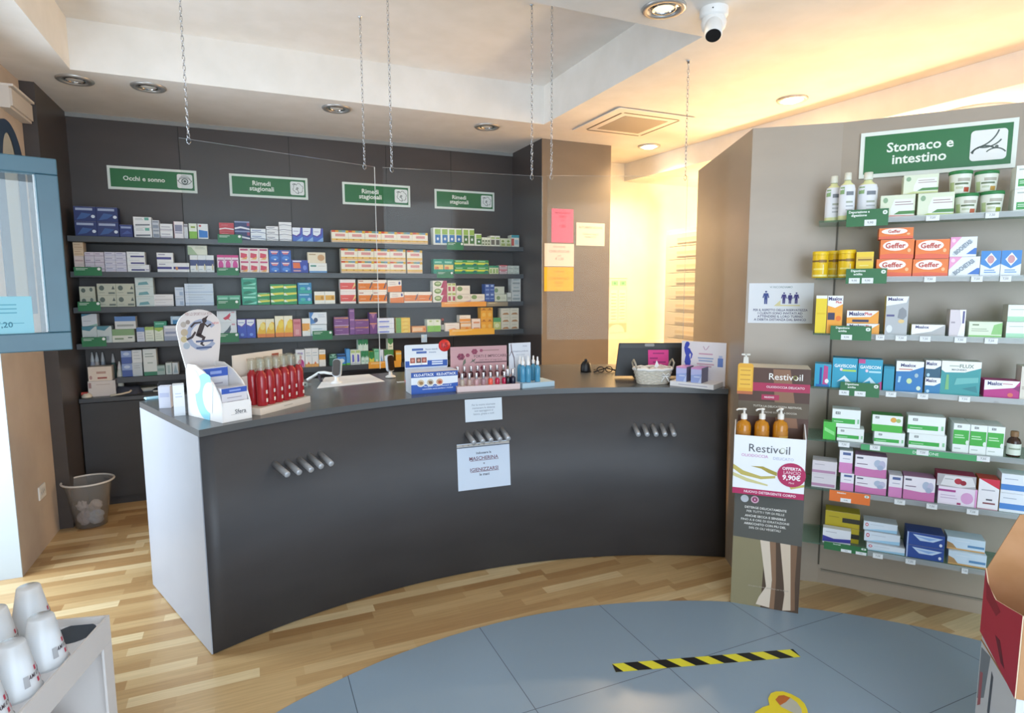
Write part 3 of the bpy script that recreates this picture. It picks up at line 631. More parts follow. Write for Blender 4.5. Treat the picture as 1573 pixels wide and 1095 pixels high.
gy = ('2f9a58', [('p', [(0, .35), (1, .5), (1, .8), (0, .7)], 'e2dc52'), ('p', [(0, .35), (.3, .35), (.1, .7), (0, .7)], 'f2f6d8'), ('r', .1, .84, .8, .93, 'a4dcae')])
B(2, 395.4, 414.3, 1, 449.6, 2, gy, 'low green carton with yellow flash'); B(2, 414.9, 455.3, 2, 436.4, 3, (gy[0], gy[1][:2]), 'green carton with yellow flash')
B(2, 456.8, 478.3, 1, 434, 2, ('2f86b8', [('r', 0, 0, 1, .3, '2fa59a'), ('r', .1, .82, .8, .93, 'a4d4e6'), ('e', .8, .45, .12, .15, '9fc4e6'), ('e', .35, .45, .2, .14, '4fc0b0')]), 'blue and teal carton')
B(2, 482.5, 514.5, 2, 447.6, 1, ('f6f2e6', [('r', .05, .3, .95, .7, 'eab04a'), ('e', .75, .5, .12, .14, 'c08a30')]), 'white carton with amber middle')
B(2, 522, 546, 1, 429, 2, ('fbeee8', [('r', 0, .18, 1, .72, 'e8605a'), ('p', [(.75, .18), (1, .5), (1, .72), (.95, .72)], 'f4d48a'), ('l', 1, .1, .5, .4, .4, 'f6c0ba')]), 'white carton with coral band')
org = ('fdf0e0', [('r', 0, .15, 1, .7, 'ee8432'), ('p', [(.75, .25), (.85, .25), (1, .75), (.93, .8)], '6a5f66'), ('l', 1, .1, .5, .36, .36, 'fbd8b0'), ('r', .05, .84, .35, .92, 'c98a78')])
B(2, 550, 594, 2, 429.6, 2, org, 'white carton with orange band and grey tick'); B(2, 620.8, 663.4, 2, 448.2, 1, (org[0], org[1][:3]), 'low white carton with orange band')
ot = ('fdf0e0', [('p', [(0, 0), (1, 0), (1, .55), (0, .45)], 'ee8432'), ('e', .85, .75, .07, .14, '4a4a90'), ('l', 2, .1, .6, .62, .78, 'a98a90')])
B(2, 599, 620.3, 1, 448.7, 1, ot, 'white carton with orange lower half, blue mark, standing low'); B(2, 595.5, 617, 1, 430.3, 1, ot, 'white carton with orange lower half, stacked up', yb=448.5)
B(2, 664.7, 686.5, 1, 431, 3, ('f4eee0', [('p', [(.55, 0), (1, 0), (1, 1), (.75, 1)], 'b8385a'), ('e', .35, .55, .26, .36, '7f9a52'), ('e', .35, .6, .18, .16, 'c9d49a')]), 'cream carton with green oval and crimson side')
B(2, 687, 700.3, 2, 434.7, 2, ('f0e6c8', [('r', .2, .15, .8, .62, 'b84a58'), ('r', .1, .75, .9, .95, 'b0bd5a')]), 'tiny cream carton with red print')
cg = ('f5e9d8', [('e', .25, .62, .2, .28, '8aa46a'), ('l', 2, .5, .9, .5, .65, 'c9a89a'), ('p', [(.5, 0), (1, 0), (1, .25)], 'd9b8c4')])
B(2, 700.8, 744.5, 2, 451.8, 1, cg, 'cream carton with green seal'); B(2, 701, 722, 1, 438.6, 1, (cg[0], cg[1][:2]), 'cream carton with green seal, stacked up', yb=451.7)
B(2, 745, 759.5, 2, 436.3, 2, ('3f5fa8', [('r', .2, .7, .8, .9, 'a9c0e6'), ('r', .1, .3, .9, .4, '8aa4d8')]), 'small cobalt carton')
B(2, 760, 778.6, 1, 452, 1, ('dfe0c8', [('e', .3, .5, .16, .28, '8fa070'), ('l', 2, .5, .9, .4, .6, 'a9a88f')]), 'pale olive carton with seal'); B(2, 757, 775, 1, 440, 1, ('d9dbc8', [('e', .3, .5, .16, .28, '87a078')]), 'pale olive carton with seal, stacked up', yb=451.8)
B(2, 779.3, 785.5, 1, 449.5, 1, ('d9d9d0', [('r', .1, .2, .9, .5, 'a9a9a0')]), 'slim grey carton'); B(2, 786, 800, 1, 427, 3, ('cfd0cc', [('r', .1, .2, .9, .45, '9fa5a4'), ('r', .2, .7, .8, .85, 'a8b4b4')]), 'grey-white carton at shelf end')

B(3, 125, 171, 2, 501, 1, ('cdd6d4', [('p', [(0, 1), (.9, 1), (.5, .72), (0, .8)], '4f8a9a'), ('p', [(.1, .15), (.8, .15), (.8, .4), (.1, .4)], 'aab6ba')]), 'grey-white carton with teal swoosh')
B(3, 125, 149, 1, 482, 1, ('d9dde2', [('p', [(0, 1), (.7, 1), (0, .78)], '4a84a0'), ('p', [(.3, 0), (1, 0), (1, .2)], '8fb8ae'), ('l', 1, .1, .6, .4, .4, 'a4a9b4')]), 'grey-white carton with teal swoosh, stacked up', yb=501)
B(3, 171.5, 206, 1, 505.5, 1, ('dfe0d4', [('r', 0, .52, 1, 1, '86a878'), ('r', .1, .2, .5, .34, '8fa084'), ('r', .7, .3, .9, .38, '5a6a58')]), 'wide carton with sage top')
B(3, 176, 208.5, 1, 485.8, 1, ('dadcdc', [('r', 0, .62, 1, 1, '5f88c4'), ('r', .1, .2, .9, .36, 'a4a9a8')]), 'wide carton with cornflower top', yb=505.3)
B(3, 209, 221.3, 1, 503, 1, ('d9dde8', [('r', 0, .7, 1, 1, '6a8ac4'), ('l', 3, .15, .85, .2, .55, 'aab4cc')]), 'white carton with blue cap strip')
B(3, 222, 236, 1, 502, 1, ('e2e8d8', [('r', 0, .78, 1, 1, 'a4c46a'), ('l', 3, .15, .85, .2, .55, 'b4bfae')]), 'white carton with lime cap strip')
B(3, 236.8, 250.4, 1, 503, 1, ('e4ecd8', [('p', [(0, 1), (1, 1), (1, .85), (.5, .7), (0, .85)], 'a4c450'), ('l', 3, .15, .85, .2, .5, 'b0bcae')]), 'white carton with lime scallop')
B(3, 236.5, 256, 1, 493.4, 1, ('3f9a78', [('r', .1, .5, .8, .7, '8fd0b8')]), 'flat emerald carton', yb=502.8, off=.02)
B(3, 251, 271.5, 1, 500, 1, ('ccd0de', [('r', 0, 0, 1, .3, '9fa9c0'), ('r', .1, .82, .9, .95, 'eef0f4'), ('r', .1, .45, .9, .6, '8f99b8')]), 'blue-grey carton with white top strip')
B(3, 272.6, 293, 1, 497.6, 1, ('c3cdd9', [('r', 0, .75, 1, .85, '93a4b8'), ('r', .1, .3, .6, .5, 'd8a0a8')]), 'grey-blue carton'); B(3, 262, 292.5, 1, 485.4, 1, ('a9c9e2', [('p', [(.1, 0), (.7, 0), (.85, .5), (.1, .5)], '2f7fb8'), ('r', .1, .7, .8, .85, 'd8e8f4')]), 'sky blue carton with blue panel', yb=497.5)
B(3, 294, 307.5, 1, 500, 1, ('e4e8ee', [('r', 0, .7, 1, .8, 'a9b4c4')]), 'white carton behind the display card'); B(3, 308, 328.5, 1, 497.6, 1, ('e6eef4', [('e', .8, .35, .2, .3, '58b8dc'), ('e', .4, .55, .25, .14, 'a4b4d4'), ('r', .1, .85, .9, .95, 'c0c8d8')]), 'white carton with aqua spot')
bird = lambda c: ('e9eef2', [('p', [(.3, .35), (.55, .6), (.72, .62), (.6, .3), (.42, .2)], c), ('p', [(.5, .55), (.7, .85), (.68, .55)], c), ('p', [(.55, .28), (.75, .12), (.62, .3)], c), ('r', .75, .82, .92, .92, 'd9a4aa')])
B(3, 333, 363.3, 1, 495, 1, bird('5d6a75'), 'white carton with grey bird'); B(3, 333, 363, 1, 477.5, 1, bird('d23a52'), 'white carton with red bird', yb=495)
B(3, 364, 392, 2, 490, 1, ('3f56c0', [('p', [(0, 1), (0, .68), (.5, .56), (.95, .75), (1, 1)], '6a52b4'), ('p', [(.04, .97), (.04, .72), (.48, .62), (.85, .78), (.9, .97)], 'eef2fa'), ('l', 1, .12, .75, .8, .8, '8a9ad0'), ('e', .5, .18, .2, .08, '7fa0f0')]), 'tall blue carton with white oval top')
yo = ('f8f0d4', [('r', 0, 0, 1, .22, 'ee8a3a'), ('p', [(0, .2), (1, .2), (1, .8), (.7, .85), (.2, .5)], 'f4c030'), ('e', .65, .6, .3, .2, 'fae27a')])
B(3, 394, 421, 2, 490, 1, yo, 'tall carton with orange sunrise'); B(3, 421.8, 449, 2, 485, 1, (yo[0], yo[1][:2]+[('e', .65, .6, .3, .2, 'f8d848')]), 'taller carton with golden sunrise')
B(3, 449.8, 462, 1, 490, 1, ('d9868a', [('r', .1, .7, .9, .85, 'c0606a'), ('r', .25, .1, .75, .4, 'e6a9aa')]), 'salmon pink carton')
B(3, 463.6, 476.5, 1, 489, 1, ('f6f2ea', [('r', 0, .3, .9, .72, 'f0a848'), ('e', .8, .3, .12, .08, 'fbe6c0')]), 'white carton with tangerine block')
B(3, 477, 502, 1, 498.5, 1, ('eaf2f8', [('l', 1, .1, .7, .6, .6, '4f9ab8'), ('r', 0, 0, 1, .16, 'b4d4e6')]), 'white carton with blue title, lower'); B(3, 475.5, 502, 1, 479.5, 1, ('eef2f8', [('p', [(0, 1), (.25, 1), (.1, .6), (.35, .1), (0, 0)], '4f86c8'), ('e', .35, .35, .12, .2, '4a5a7a'), ('l', 2, .5, .9, .6, .75, 'aab8cc')]), 'white carton with blue curl, upper', yb=498)
pur = ('83518f', [('r', 0, .8, .95, .95, 'b8786a'), ('p', [(.6, .8), (.95, .8), (.95, .95)], 'e8a04a'), ('l', 1, .1, .55, .5, .5, 'd4b0d8'), ('r', 0, .0, 1, .1, 'c9a4cc')])
B(3, 513, 535.7, 1, 486.8, 2, pur, 'purple carton with orange edge'); B(3, 536.2, 544.3, 1, 473.6, 3, ('8a5a9a', [('r', .1, .6, .9, .8, 'b884b8')]), 'slim violet carton'); B(3, 544.8, 566.8, 1, 490, 2, (pur[0], pur[1][:3]), 'low purple carton'); B(3, 567.2, 578.8, 1, 480, 2, ('7a4a88', [('p', [(.2, .9), (.8, .9), (.5, .4)], 'b87aa0'), ('r', 0, .92, 1, 1, 'e8a070')]), 'small purple carton with pink triangle')
B(3, 579.5, 605.3, 1, 488.3, 3, ('f0f2fa', [('r', .05, .15, .7, .45, '8a9ae0'), ('r', 0, .88, 1, .95, 'c4cae6')]), 'white carton with periwinkle stripe')
B(3, 608, 630, 1, 488, 4, ('f2c632', [('r', 0, 0, .36, 1, '6fa84a'), ('p', [(.4, .2), (.9, .3), (.7, .8)], 'f8e06a')]), 'yellow carton with green end')
B(3, 632.5, 654.5, 1, 501, 1, ('f2a458', [('r', .06, .2, .75, .8, 'f8d0a0'), ('e', .88, .5, .07, .2, 'e07a2a')]), 'low orange carton')
B(3, 656, 677, 2, 490.6, 1, ('edf4e2', [('r', 0, 0, 1, .5, '86c83e'), ('r', .3, .8, .7, .92, 'b0c87a')]), 'white carton with bright green half')
B(3, 684, 706, 1, 496, 1, ('fbeee2', [('p', [(.1, .15), (.9, .15), (.6, .4)], 'e6a08a'), ('l', 1, .1, .6, .7, .7, 'd9b0a0')]), 'white carton with coral wedge'); B(3, 707.3, 724, 1, 495.3, 1, ('f6b46a', [('r', .05, .5, .95, .85, 'fbe4cc'), ('p', [(.3, .1), (.9, .1), (.6, .45)], 'f08a3a')]), 'orange carton with pale panel, lower')
B(3, 706, 723, 1, 484, 1, ('fbeede', [('r', 0, .1, 1, .5, 'f0a04a'), ('l', 1, .1, .6, .7, .7, 'e0a080')]), 'white carton with orange band, upper', yb=495)
B(3, 724.5, 738, 1, 489.5, 2, ('fbe6d8', [('r', .2, .2, .9, .5, 'e8a078')]), 'peach carton'); B(3, 738.5, 757, 2, 472, 2, ('f6ae2e', [('r', .1, .72, .9, .82, 'd88a1a'), ('e', .5, .86, .2, .06, 'b86a1a'), ('e', .5, .35, .3, .18, 'f8c45a')]), 'golden orange carton')
B(3, 758, 769.5, 1, 488, 1, ('d4dc8a', [('r', 0, .65, 1, 1, '5aa86a'), ('e', .5, .35, .3, .18, 'eef0c0')]), 'carton with green top and lime foot')
B(3, 770, 797, 2, 473, 3, ('ece2cc', [('p', [(.1, .08), (.9, .08), (.7, .35), (.3, .3)], 'c08a58'), ('l', 1, .2, .8, .65, .65, 'a9a08c')]), 'cream carton with brown dish')

B(4, 185, 201.5, 1, 538.7, 2, ('8fa4d4', [('r', 0, 0, 1, .5, '4a62a8'), ('e', .5, .75, .3, .12, 'c0d0ea')]), 'two-tone blue carton')
B(4, 202, 218, 1, 557, 1, ('c9d2d8', [('l', 2, .2, .8, .6, .75, '9fabb4')]), 'grey carton, lower'); B(4, 202.5, 218, 1, 537.5, 1, ('e0e4e6', [('l', 3, .15, .85, .3, .8, 'a9b4b8')]), 'white carton with grey lines, upper', yb=557)
B(4, 218.5, 239.5, 1, 536, 1, ('e2e8e6', [('r', 0, 0, 1, .14, '3f8a6a'), ('l', 2, .15, .8, .7, .8, 'a0b0aa'), ('r', .3, .45, .7, .5, 'b4c4be')]), 'tall white carton with green foot')
B(4, 240.6, 253.3, 1, 561.5, 1, ('a9c0bc', [('r', .1, .4, .9, .7, '86a8a2')]), 'small grey-green carton'); B(4, 254, 263.4, 1, 557, 1, ('d0dcdc', [('r', .3, .1, .7, .8, 'a9c0c0')]), 'narrow pale carton'); B(4, 264, 273.4, 1, 557, 1, ('d4dee4', [('p', [(.2, .1), (.9, .1), (.5, .9)], '9fb8c4')]), 'narrow carton with grey triangle')
fig = ('f2f2f6', [('p', [(.15, 0), (.15, .3), (.3, .42), (.45, .44), (.45, .5), (.62, .5), (.62, .44), (.78, .42), (.92, .3), (.92, 0), (.78, 0), (.76, .2), (.72, 0), (.36, 0), (.32, .2), (.28, 0)], 'c22a86'), ('e', .53, .58, .12, .1, 'c22a86'), ('r', .2, .72, .8, .84, 'b0a4d0')])
B(4, 454, 467.5, 1, 537, 1, fig, 'white carton with magenta torso'); B(4, 468, 489, 2, 535, 1, ('f4f2f0', [('r', 0, 0, 1, .16, 'f0b060'), ('p', [(.3, .16), (.5, .3), (.7, .16)], 'e07040'), ('l', 2, .15, .85, .6, .75, 'b8c4cc')]), 'white carton with orange foot'); B(4, 489.5, 499.8, 1, 537, 1, ('f4f2ee', [('r', 0, .4, 1, .72, 'f0a838'), ('l', 1, .1, .8, .85, .85, 'b9c0b0')]), 'white carton with amber block')
B(4, 506, 517, 1, 544, 1, ('2f6a56', [('r', 0, .7, 1, .8, '8fc0aa'), ('p', [(.2, 1), (.9, 1), (.5, .8)], 'a4d0c0')]), 'dark green carton')
B(4, 518, 531, 1, 544, 1, ('3f8ad8', [('r', 0, .78, 1, .95, '24406a'), ('e', .5, .4, .35, .2, 'd8ecfa'), ('r', 0, 0, 1, .12, '5ab84a')]), 'bright blue carton with green foot'); B(4, 531.5, 537.5, 1, 536, 1, ('5aa4e6', [('r', 0, 0, 1, .12, '6ac04a')]), 'slim sky blue carton')
B(4, 538, 553.7, 2, 537, 1, ('e9f0e6', [('r', .1, .78, .9, .95, 'b8d08a'), ('p', [(.3, .15), (.75, .2), (.7, .65), (.35, .7)], '6a6ad0'), ('r', .1, .05, .9, .1, 'a9b4d8')]), 'white carton with violet foot picture')
gz = ('dcefe2', [('p', [(0, 1), (1, 1), (1, .6), (.75, .45), (.5, .65), (.25, .45), (0, .6)], '2f8a56'), ('r', .2, .15, .8, .3, 'a9d0bc')])
B(4, 554.4, 566.5, 2, 539, 1, gz, 'mint carton with green zigzag, lower'); B(4, 550, 565.5, 2, 520.5, 1, (gz[0], gz[1][:1]), 'mint carton with green zigzag, upper', yb=538.8)
B(4, 567, 574.4, 1, 540, 1, ('e8dc5a', [('p', [(0, 1), (1, 1), (1, .5), (.5, .35), (0, .5)], '2f8a4a')]), 'yellow carton with green top'); B(4, 574.8, 582.2, 1, 536, 1, ('8fd4b0', [('e', .5, .2, .2, .1, 'e6f4ea'), ('r', .1, .8, .9, .9, '4fae84')]), 'jade carton'); B(4, 582.6, 589, 1, 537, 1, ('dfeaf4', [('p', [(.2, 0), (.9, 0), (.4, .6)], '7fb0e0')]), 'slim white carton with blue wedge')
gc = ('e4e6ce', [('p', [(0, 1), (1, 1), (1, .6), (.5, .4), (0, .6)], '4a8a4a'), ('r', .2, .2, .8, .3, 'b0b890')])
B(4, 590, 604.5, 2, 537, 1, gc, 'cream carton with green peak, lower'); B(4, 595.8, 604, 1, 518.6, 1, gc, 'cream carton with green peak, upper', yb=536.8)
B(4, 608, 616.5, 1, 539, 1, ('f2b23a', [('r', 0, .7, 1, .85, 'e0cf9a')]), 'amber carton')

# green and orange shelf-edge strips
def strip(row, x0, x1, y0, y1, col, label, text=None, dot=True, cat='shelf label'):
    pl, fo = BW; fo = .033
    ua, zt = pl.uv(x0, y0, fo); ub, zb = pl.uv(x1, y1, fo)
    w, h = ub-ua, zt-zb; b = MB(); b.box(0, w, -.0015, 0, 0, h, M(col, .5))
    if dot: b.poly(ell(w*.9, h*.78, .010, .010, 14), -.0019, M('f4f6f2', .5))
    for k in range(2): b.box(w*.07, w*(.5-.1*k), -.0019, -.0016, h*(.8-.15*k), h*(.86-.15*k), M('d8e8d8' if dot else 'fbe6b0', .5))
    P = pl.pt(ua, 0, fo)
    tag(b.build('shelf_label', None, (P.x, P.y, zb), 0), label, cat, 'strips on the back shelf edges')
G1 = '2c7a4c'
for a in ((0, 334, 372, 359.5, 373.5, G1, 'green strip below the red cartons on the top back shelf'), (0, 686.5, 712, 371.5, 384, G1, 'green strip below the tall cartons on the top back shelf'),
          (1, 113, 157, 410, 423.5, G1, 'green strip at the left end of the second back shelf'), (1, 333, 367.5, 411, 423, G1, 'green strip below the pink cartons on the second back shelf'), (1, 671, 696.5, 417, 427, G1, 'green strip below the teal cartons on the second back shelf'),
          (2, 119, 155, 463.5, 477.5, G1, 'green strip at the left end of the third back shelf'), (2, 333, 367.5, 461, 474, G1, 'green strip below the mint cartons on the third back shelf'),
          (3, 125, 164, 518.5, 531.5, G1, 'green strip at the left end of the fourth back shelf'), (3, 333, 367.5, 512, 525, G1, 'green strip below the bird cartons on the fourth back shelf'), (3, 480, 511, 508.5, 521, G1, 'green strip before the blue-curl cartons on the fourth back shelf')):
    strip(*a)
for a in ((2, 678, 747, 464, 470.5, 'f2a23c', 'orange strip along the right of the third back shelf', None, False), (3, 690, 759.5, 506, 513, 'f4b42e', 'yellow strip along the right of the fourth back shelf', None, False), (4, 566, 616, 556, 563.5, 'eea63a', 'amber strip along the lowest back shelf', None, False), (2, 748, 780, 464, 470, '9a8a70', 'brownish strip at the right end of the third back shelf', None, False)):
    strip(*a)
strip(3, 647, 656, 514, 525.5, 'b9d4ea', 'pale blue tag hanging from the fourth back shelf', None, False)
# the dark bottle on the fourth shelf, and the things on the low worktop at the left
p = ony(680, 505, YF+.06)
t = thing('syrup_bottle', (p.x, YF+.06, ZB[3]+.0003), 'dark brown bottle with red cap, fourth back shelf', 'bottle')
MB().lathe([(0, 0), (.018, 0), (.018, .07), (.008, .085), (.008, .09)], M('3a1f14', .2), 16).build('glass_body', t); MB().lathe([(.0, .112), (.011, .112), (.011, .0905), (0, .0905)], M('b8452e', .4), 14).build('cap', t); MB().lathe([(.0184, .012), (.0184, .055)], M('f0e6dc', .6), 16, cap=False).build('paper_label', t)
WY = 5.06
WP = Plane((0, WY), 0)
cartons((WP, 0), WT, 'on the low worktop', 134, 177, 1, 585, 1, ('e4d8d0', [('r', .02, .55, .12, .9, 'b08a86'), ('l', 1, .3, .8, .75, .75, 'c8b4a8')], 'c8bcc0'), 'cream carton with pale lid, lower', d=.12)
cartons((WP, 0), WT, 'on the low worktop', 135, 172, 1, 563, 1, ('ead9c8', [('r', .35, .5, .75, .66, 'c09a8a'), ('r', .38, .14, .78, .26, 'a8584e'), ('e', .1, .25, .06, .14, 'c49a92')]), 'cream carton with red printing, upper', d=.1, yb=585)
q = WP.uv(135, 570)
for i, (px, py, hgt, c, lb) in enumerate(((141, 541, .15, 'cfd0dc', 'pale squeeze bottle, leftmost behind the cream cartons'), (148, 541, .16, 'e6d8d0', 'cream squeeze bottle with pointed cap behind the cream cartons'), (157, 541, .15, 'c4c9d4', 'grey squeeze bottle, third behind the cream cartons'), (173, 543, .15, '5f7f7a', 'dark green squeeze bottle behind the cream cartons'), (183, 555, .11, 'dfe0d4', 'short white squeeze bottle right of the cream cartons'))):
    u, v = WP.uv(px, py, -.22 if i < 4 else -.06); P = WP.pt(u, 0, -.22 if i < 4 else -.06)
    hh = v-WT
    t = thing('squeeze_bottle', (P.x, P.y, WT+.0005), lb, 'bottle', 0, 'squeeze bottles on the low worktop')
    MB().lathe([(0, 0), (.017, 0), (.019, .01), (.019, hh*.62), (.012, hh*.76)], M(c, .35), 16).build('bottle_body', t)
    MB().lathe([(.013, hh*.765), (.012, hh*.82), (.004, hh), (0, hh)], M('eceae8', .4), 14).build('nozzle', t)
def slabthing(nm, px, py, w, d, h, rz, c, c2, label, cat):
    p = onz(px, py, WT); b = MB(); b.box(-w/2, w/2, -d/2, d/2, 0, h*.2, M(c2, .6)); b.box(-w/2+.004, w/2-.003, -d/2+.004, d/2-.004, h*.2, h*.82, M('e4dfd2', .8)); b.box(-w/2, w/2, -d/2, d/2, h*.82, h, M(c, .6))
    tag(b.build(nm, None, (p.x, max(p.y, 5.07), WT+.0005), rz), label, cat)
slabthing('booklet', 220, 600, .17, .13, .03, .25, 'd9d0b8', '8f94a0', 'cream booklet lying on the low worktop', 'book')
slabthing('booklet', 256, 600, .16, .12, .02, -.1, '49525a', '3a4046', 'dark booklet lying near the display on the low worktop', 'book')
p = onz(199, 604, WT); b = MB()
b.add([(.09*math.cos(a)*(1+.15*math.sin(3*a)), .05*math.sin(a), 0) for a in [2*PI*k/12 for k in range(12)]]+[(.07*math.cos(a), .035*math.sin(a), .05+.012*math.sin(2*a)) for a in [2*PI*k/12 for k in range(12)]]+[(0, 0, .055)],
      [(k, (k+1) % 12, 12+(k+1) % 12, 12+k) for k in range(12)]+[(12+k, 12+(k+1) % 12, 24) for k in range(12)], M('3f4350', .6), True)
tag(b.build('pouch', None, (p.x, 5.10, WT+.001)), 'dark soft pouch lying beside the cream cartons', 'pouch')
p = onz(187, 607, WT); tag(MB().tube([(-.06, -.02, .008), (0, .0, .012), (.05, .02, .02), (.06, .035, .03)], .007, M('d9cdb8', .6)).build('pen', None, (p.x, 5.02, WT+.001)), 'cream pen leaning on the dark pouch', 'pen')
p = onz(120, 610, WT); b = MB().lathe([(0, 0), (.03, 0), (.034, .012), (.02, .03), (0, .034)], M('e0d2bc', .5), 14); b.box(-.03, .005, -.012, .012, .022, .04, M('b8443a', .5)); tag(b.build('stamp_pad', None, (max(p.x, -1.07), 5.03, WT+.001)), 'small red and cream thing at the left end of the worktop', 'ornament')
# wall signs
def sign(pl, off, x0, y0, x1, y1, lines, icon, label, th, tsize):
    ua, zt = pl.uv(x0, y0, off); ub, zb = pl.uv(x1, y1, off); w, h = ub-ua, zt-zb
    P = pl.pt(ua, 0, off); s = thing('wall_sign', (P.x, P.y, zb), label, 'sign', pl.a)
    MB().box(0, w, 0, .008, 0, h, M('e9efe6', .4)).build('border', s)
    m_ = .018*th; MB().box(m_, w-m_, -.002, -.0002, m_, h-m_, M('23703c', .4)).build('panel', s)
    b = MB(); n = len(lines)
    for i, t in enumerate(lines): b.text(t, w*.40, h*(.5+(n-1)*.13-i*.27)+(0 if n > 1 else .0), h*tsize, -.0026, M('eef4ea', .5), w*.56, .02)
    b.build('lettering', s)
    iw = h*.62; x = w*.86 if not icon == 'tum' else w*.83; b = MB(); b.plate(rrect(x-iw/2, x+iw/2, h*.5-iw/2, h*.5+iw/2, iw*.12), -.0032, -.0026, M('eef0ee', .5))
    L = M('5a6660', .6)
    def arc(cx, cz, r, a0, a1, t, sz=1):
        pts = [(cx+r*math.cos(a0+(a1-a0)*k/12), cz+r*sz*math.sin(a0+(a1-a0)*k/12)) for k in range(13)]; inn = [(cx+(r-t)*math.cos(a0+(a1-a0)*k/12), cz+(r-t)*sz*math.sin(a0+(a1-a0)*k/12)) for k in range(13)]
        for k in range(12): b.poly([pts[k], pts[k+1], inn[k+1], inn[k]], -.0035, L)
    c = h*.5; r = iw/2
    if icon == 'eye':
        arc(x, c-r*.5, r*1.0, .5, PI-.5, r*.08, 1.1); arc(x, c+r*.7, r*1.1, PI+.5, 2*PI-.5, r*.07, 1.1); arc(x, c, r*.45, 0, 2*PI, r*.14); arc(x, c, r*.18, 0, 2*PI, r*.17); arc(x, c, r*.8, .4, PI-.4, r*.05)
    elif icon == 'tum':
        arc(x-r*.9, c+r*1.3, r*1.5, -1.2, -.25, r*.09); arc(x-r*.2, c+r*.9, r*1.1, -1.9, -.6, r*.09); arc(x-r*.2, c-r*.9, r*.9, .9, 2.6, r*.1); arc(x+r*.4, c-r*.9, r*.7, .6, 2.4, r*.08); arc(x+r*.45, c-r*.15, r*.1, 0, 2*PI, r*.09); arc(x-r*.5, c-r*.5, r*.4, 1.6, 3.2, r*.1)
    else:
        for k in range(6):
            a = k*PI/3+.3; arc(x+r*.1+r*.45*math.cos(a), c+r*.45*math.sin(a), r*.33, a-1.2, a+1.2, r*.07)
        arc(x-r*.4, c+r*.3, r*.4, .5, 2.5, r*.1); arc(x, c, r*.16, 0, 2*PI, r*.1); arc(x-r*.3, c-r*.6, r*.5, -.5, 1.5, r*.08)
    b.build('picture', s)
WS = Plane((0, YB-.009), 0)
sign(WS, 0, 163.5, 253.5, 303.5, 297, ['Occhi e sonno'], 'eye', 'green wall sign reading Occhi e sonno with eye picture', 1, .19)
for x0, y0, x1, y1, lb in ((351.5, 266, 473.5, 307, 'left'), (525.5, 279, 630.5, 318.5, 'middle'), (667.5, 290, 759.5, 324.5, 'right')):
    sign(WS, 0, x0, y0, x1, y1, ['Rimedi', 'stagionali'], 'flower', 'green wall sign reading Rimedi stagionali, %s of the three alike' % lb, 1, .2)
sign(RP, .012, 1323, 205, 1559.5, 257, ['Stomaco e', 'intestino'], 'tum', 'large green sign reading Stomaco e intestino on the partition', 1, .2)
# ------------------------------------------------------------------ products on the glass shelves (text as printed)
RF = .235
def R(row, *a, **k): return cartons((RP, RF), ZR[row], '%s glass shelf' % ORD[row], *a, **k)
def can(row, x0, x1, yt, yb, body, lid, label, ops, kind='tub', off=0, lidh=.16, taper=1.0, zb=None, cat='tub'):
    pl = RP; fo = RF-off; ua, z_t = pl.uv(x0, (yt+yb)/2, fo); ub = pl.uv(x1, (yt+yb)/2, fo)[0]; z_t = pl.uv((x0+x1)/2, yt, fo)[1]
    z_b = ZR[row] if zb is None else zb
    r = (ub-ua)/2; h = z_t-z_b; P = pl.pt((ua+ub)/2, 0, fo-r)
    t = thing(kind, (P.x, P.y, z_b+.0004), label, cat, pl.a)
    return t, r, h, P
def wrap(mb, r, h, u0, u1, v0, v1, c, dr=.0006, r2=None, n=8):
    """a patch of print wrapped round the front of a round pack; u in degrees from the front"""
    V = []; F = []
    for k in range(n+1):
        a = -PI/2+math.radians(u0+(u1-u0)*k/n)
        for v in (v0, v1):
            rr = (r if r2 is None else r2+(r-r2)*v)+dr; V.append((rr*math.cos(a), rr*math.sin(a), h*v))
    for k in range(n): F.append((2*k, 2*k+2, 2*k+3, 2*k+1))
    return mb.add(V, F, M(c, .45), True)
# top shelf
def wbottle(x0, x1, yt, label, off=0):
    t, r, h, P = can(0, x0, x1, yt, 335, None, None, label, None, 'white_bottle', off, cat='bottle')
    T = Matrix.Diagonal((1, .7, 1, 1))
    MB().lathe([(0, 0), (r*.94, 0), (r, .006), (r, h*.66), (r*.86, h*.74), (r*.45, h*.80), (r*.40, h*.84)], M('dfe0a8', .3), 24, T=T).build('bottle_body', t)
    b = MB().lathe([(r*1.01, h*.10), (r*1.01, h*.66), (r*.87, h*.742)], M('e6e8ec', .4), 24, T=T, cap=False)
    for (u0, u1, v0, v1, c) in ((-5, 50, .52, .6, '7a8088'), (-5, 45, .36, .4, 'a9b0a0'), (-5, 50, .28, .31, 'b4b8bc'), (-5, 50, .2, .23, 'b4b8bc'), (-60, -20, .55, .7, '8fb07a')):
        V = []; n = 6
        for k in range(n+1):
            a = -PI/2+math.radians(u0+(u1-u0)*k/n)
            for v in (v0, v1): rr = r*1.01*(1 if v < .66 else .93)+.0008; V.append((rr*math.cos(a), rr*.7*math.sin(a)-.0004, h*v))
        b.add(V, [(2*k, 2*k+2, 2*k+3, 2*k+1) for k in range(n)], M(c, .5), True)
    b.build('paper_label', t)
    MB().lathe([(r*.44, h*.845), (r*.46, h*.855), (r*.44, h), (0, h)], M('e4e6d8', .4), 20).build('cap', t)
wbottle(1268, 1293, 269, 'white bottle with pale cap, leftmost on the top glass shelf', .055); wbottle(1289, 1314, 264, 'white bottle with leaf label, middle of three on the top glass shelf', 0); wbottle(1317.5, 1349, 263, 'white bottle with grey print, right of three on the top glass shelf', .02)
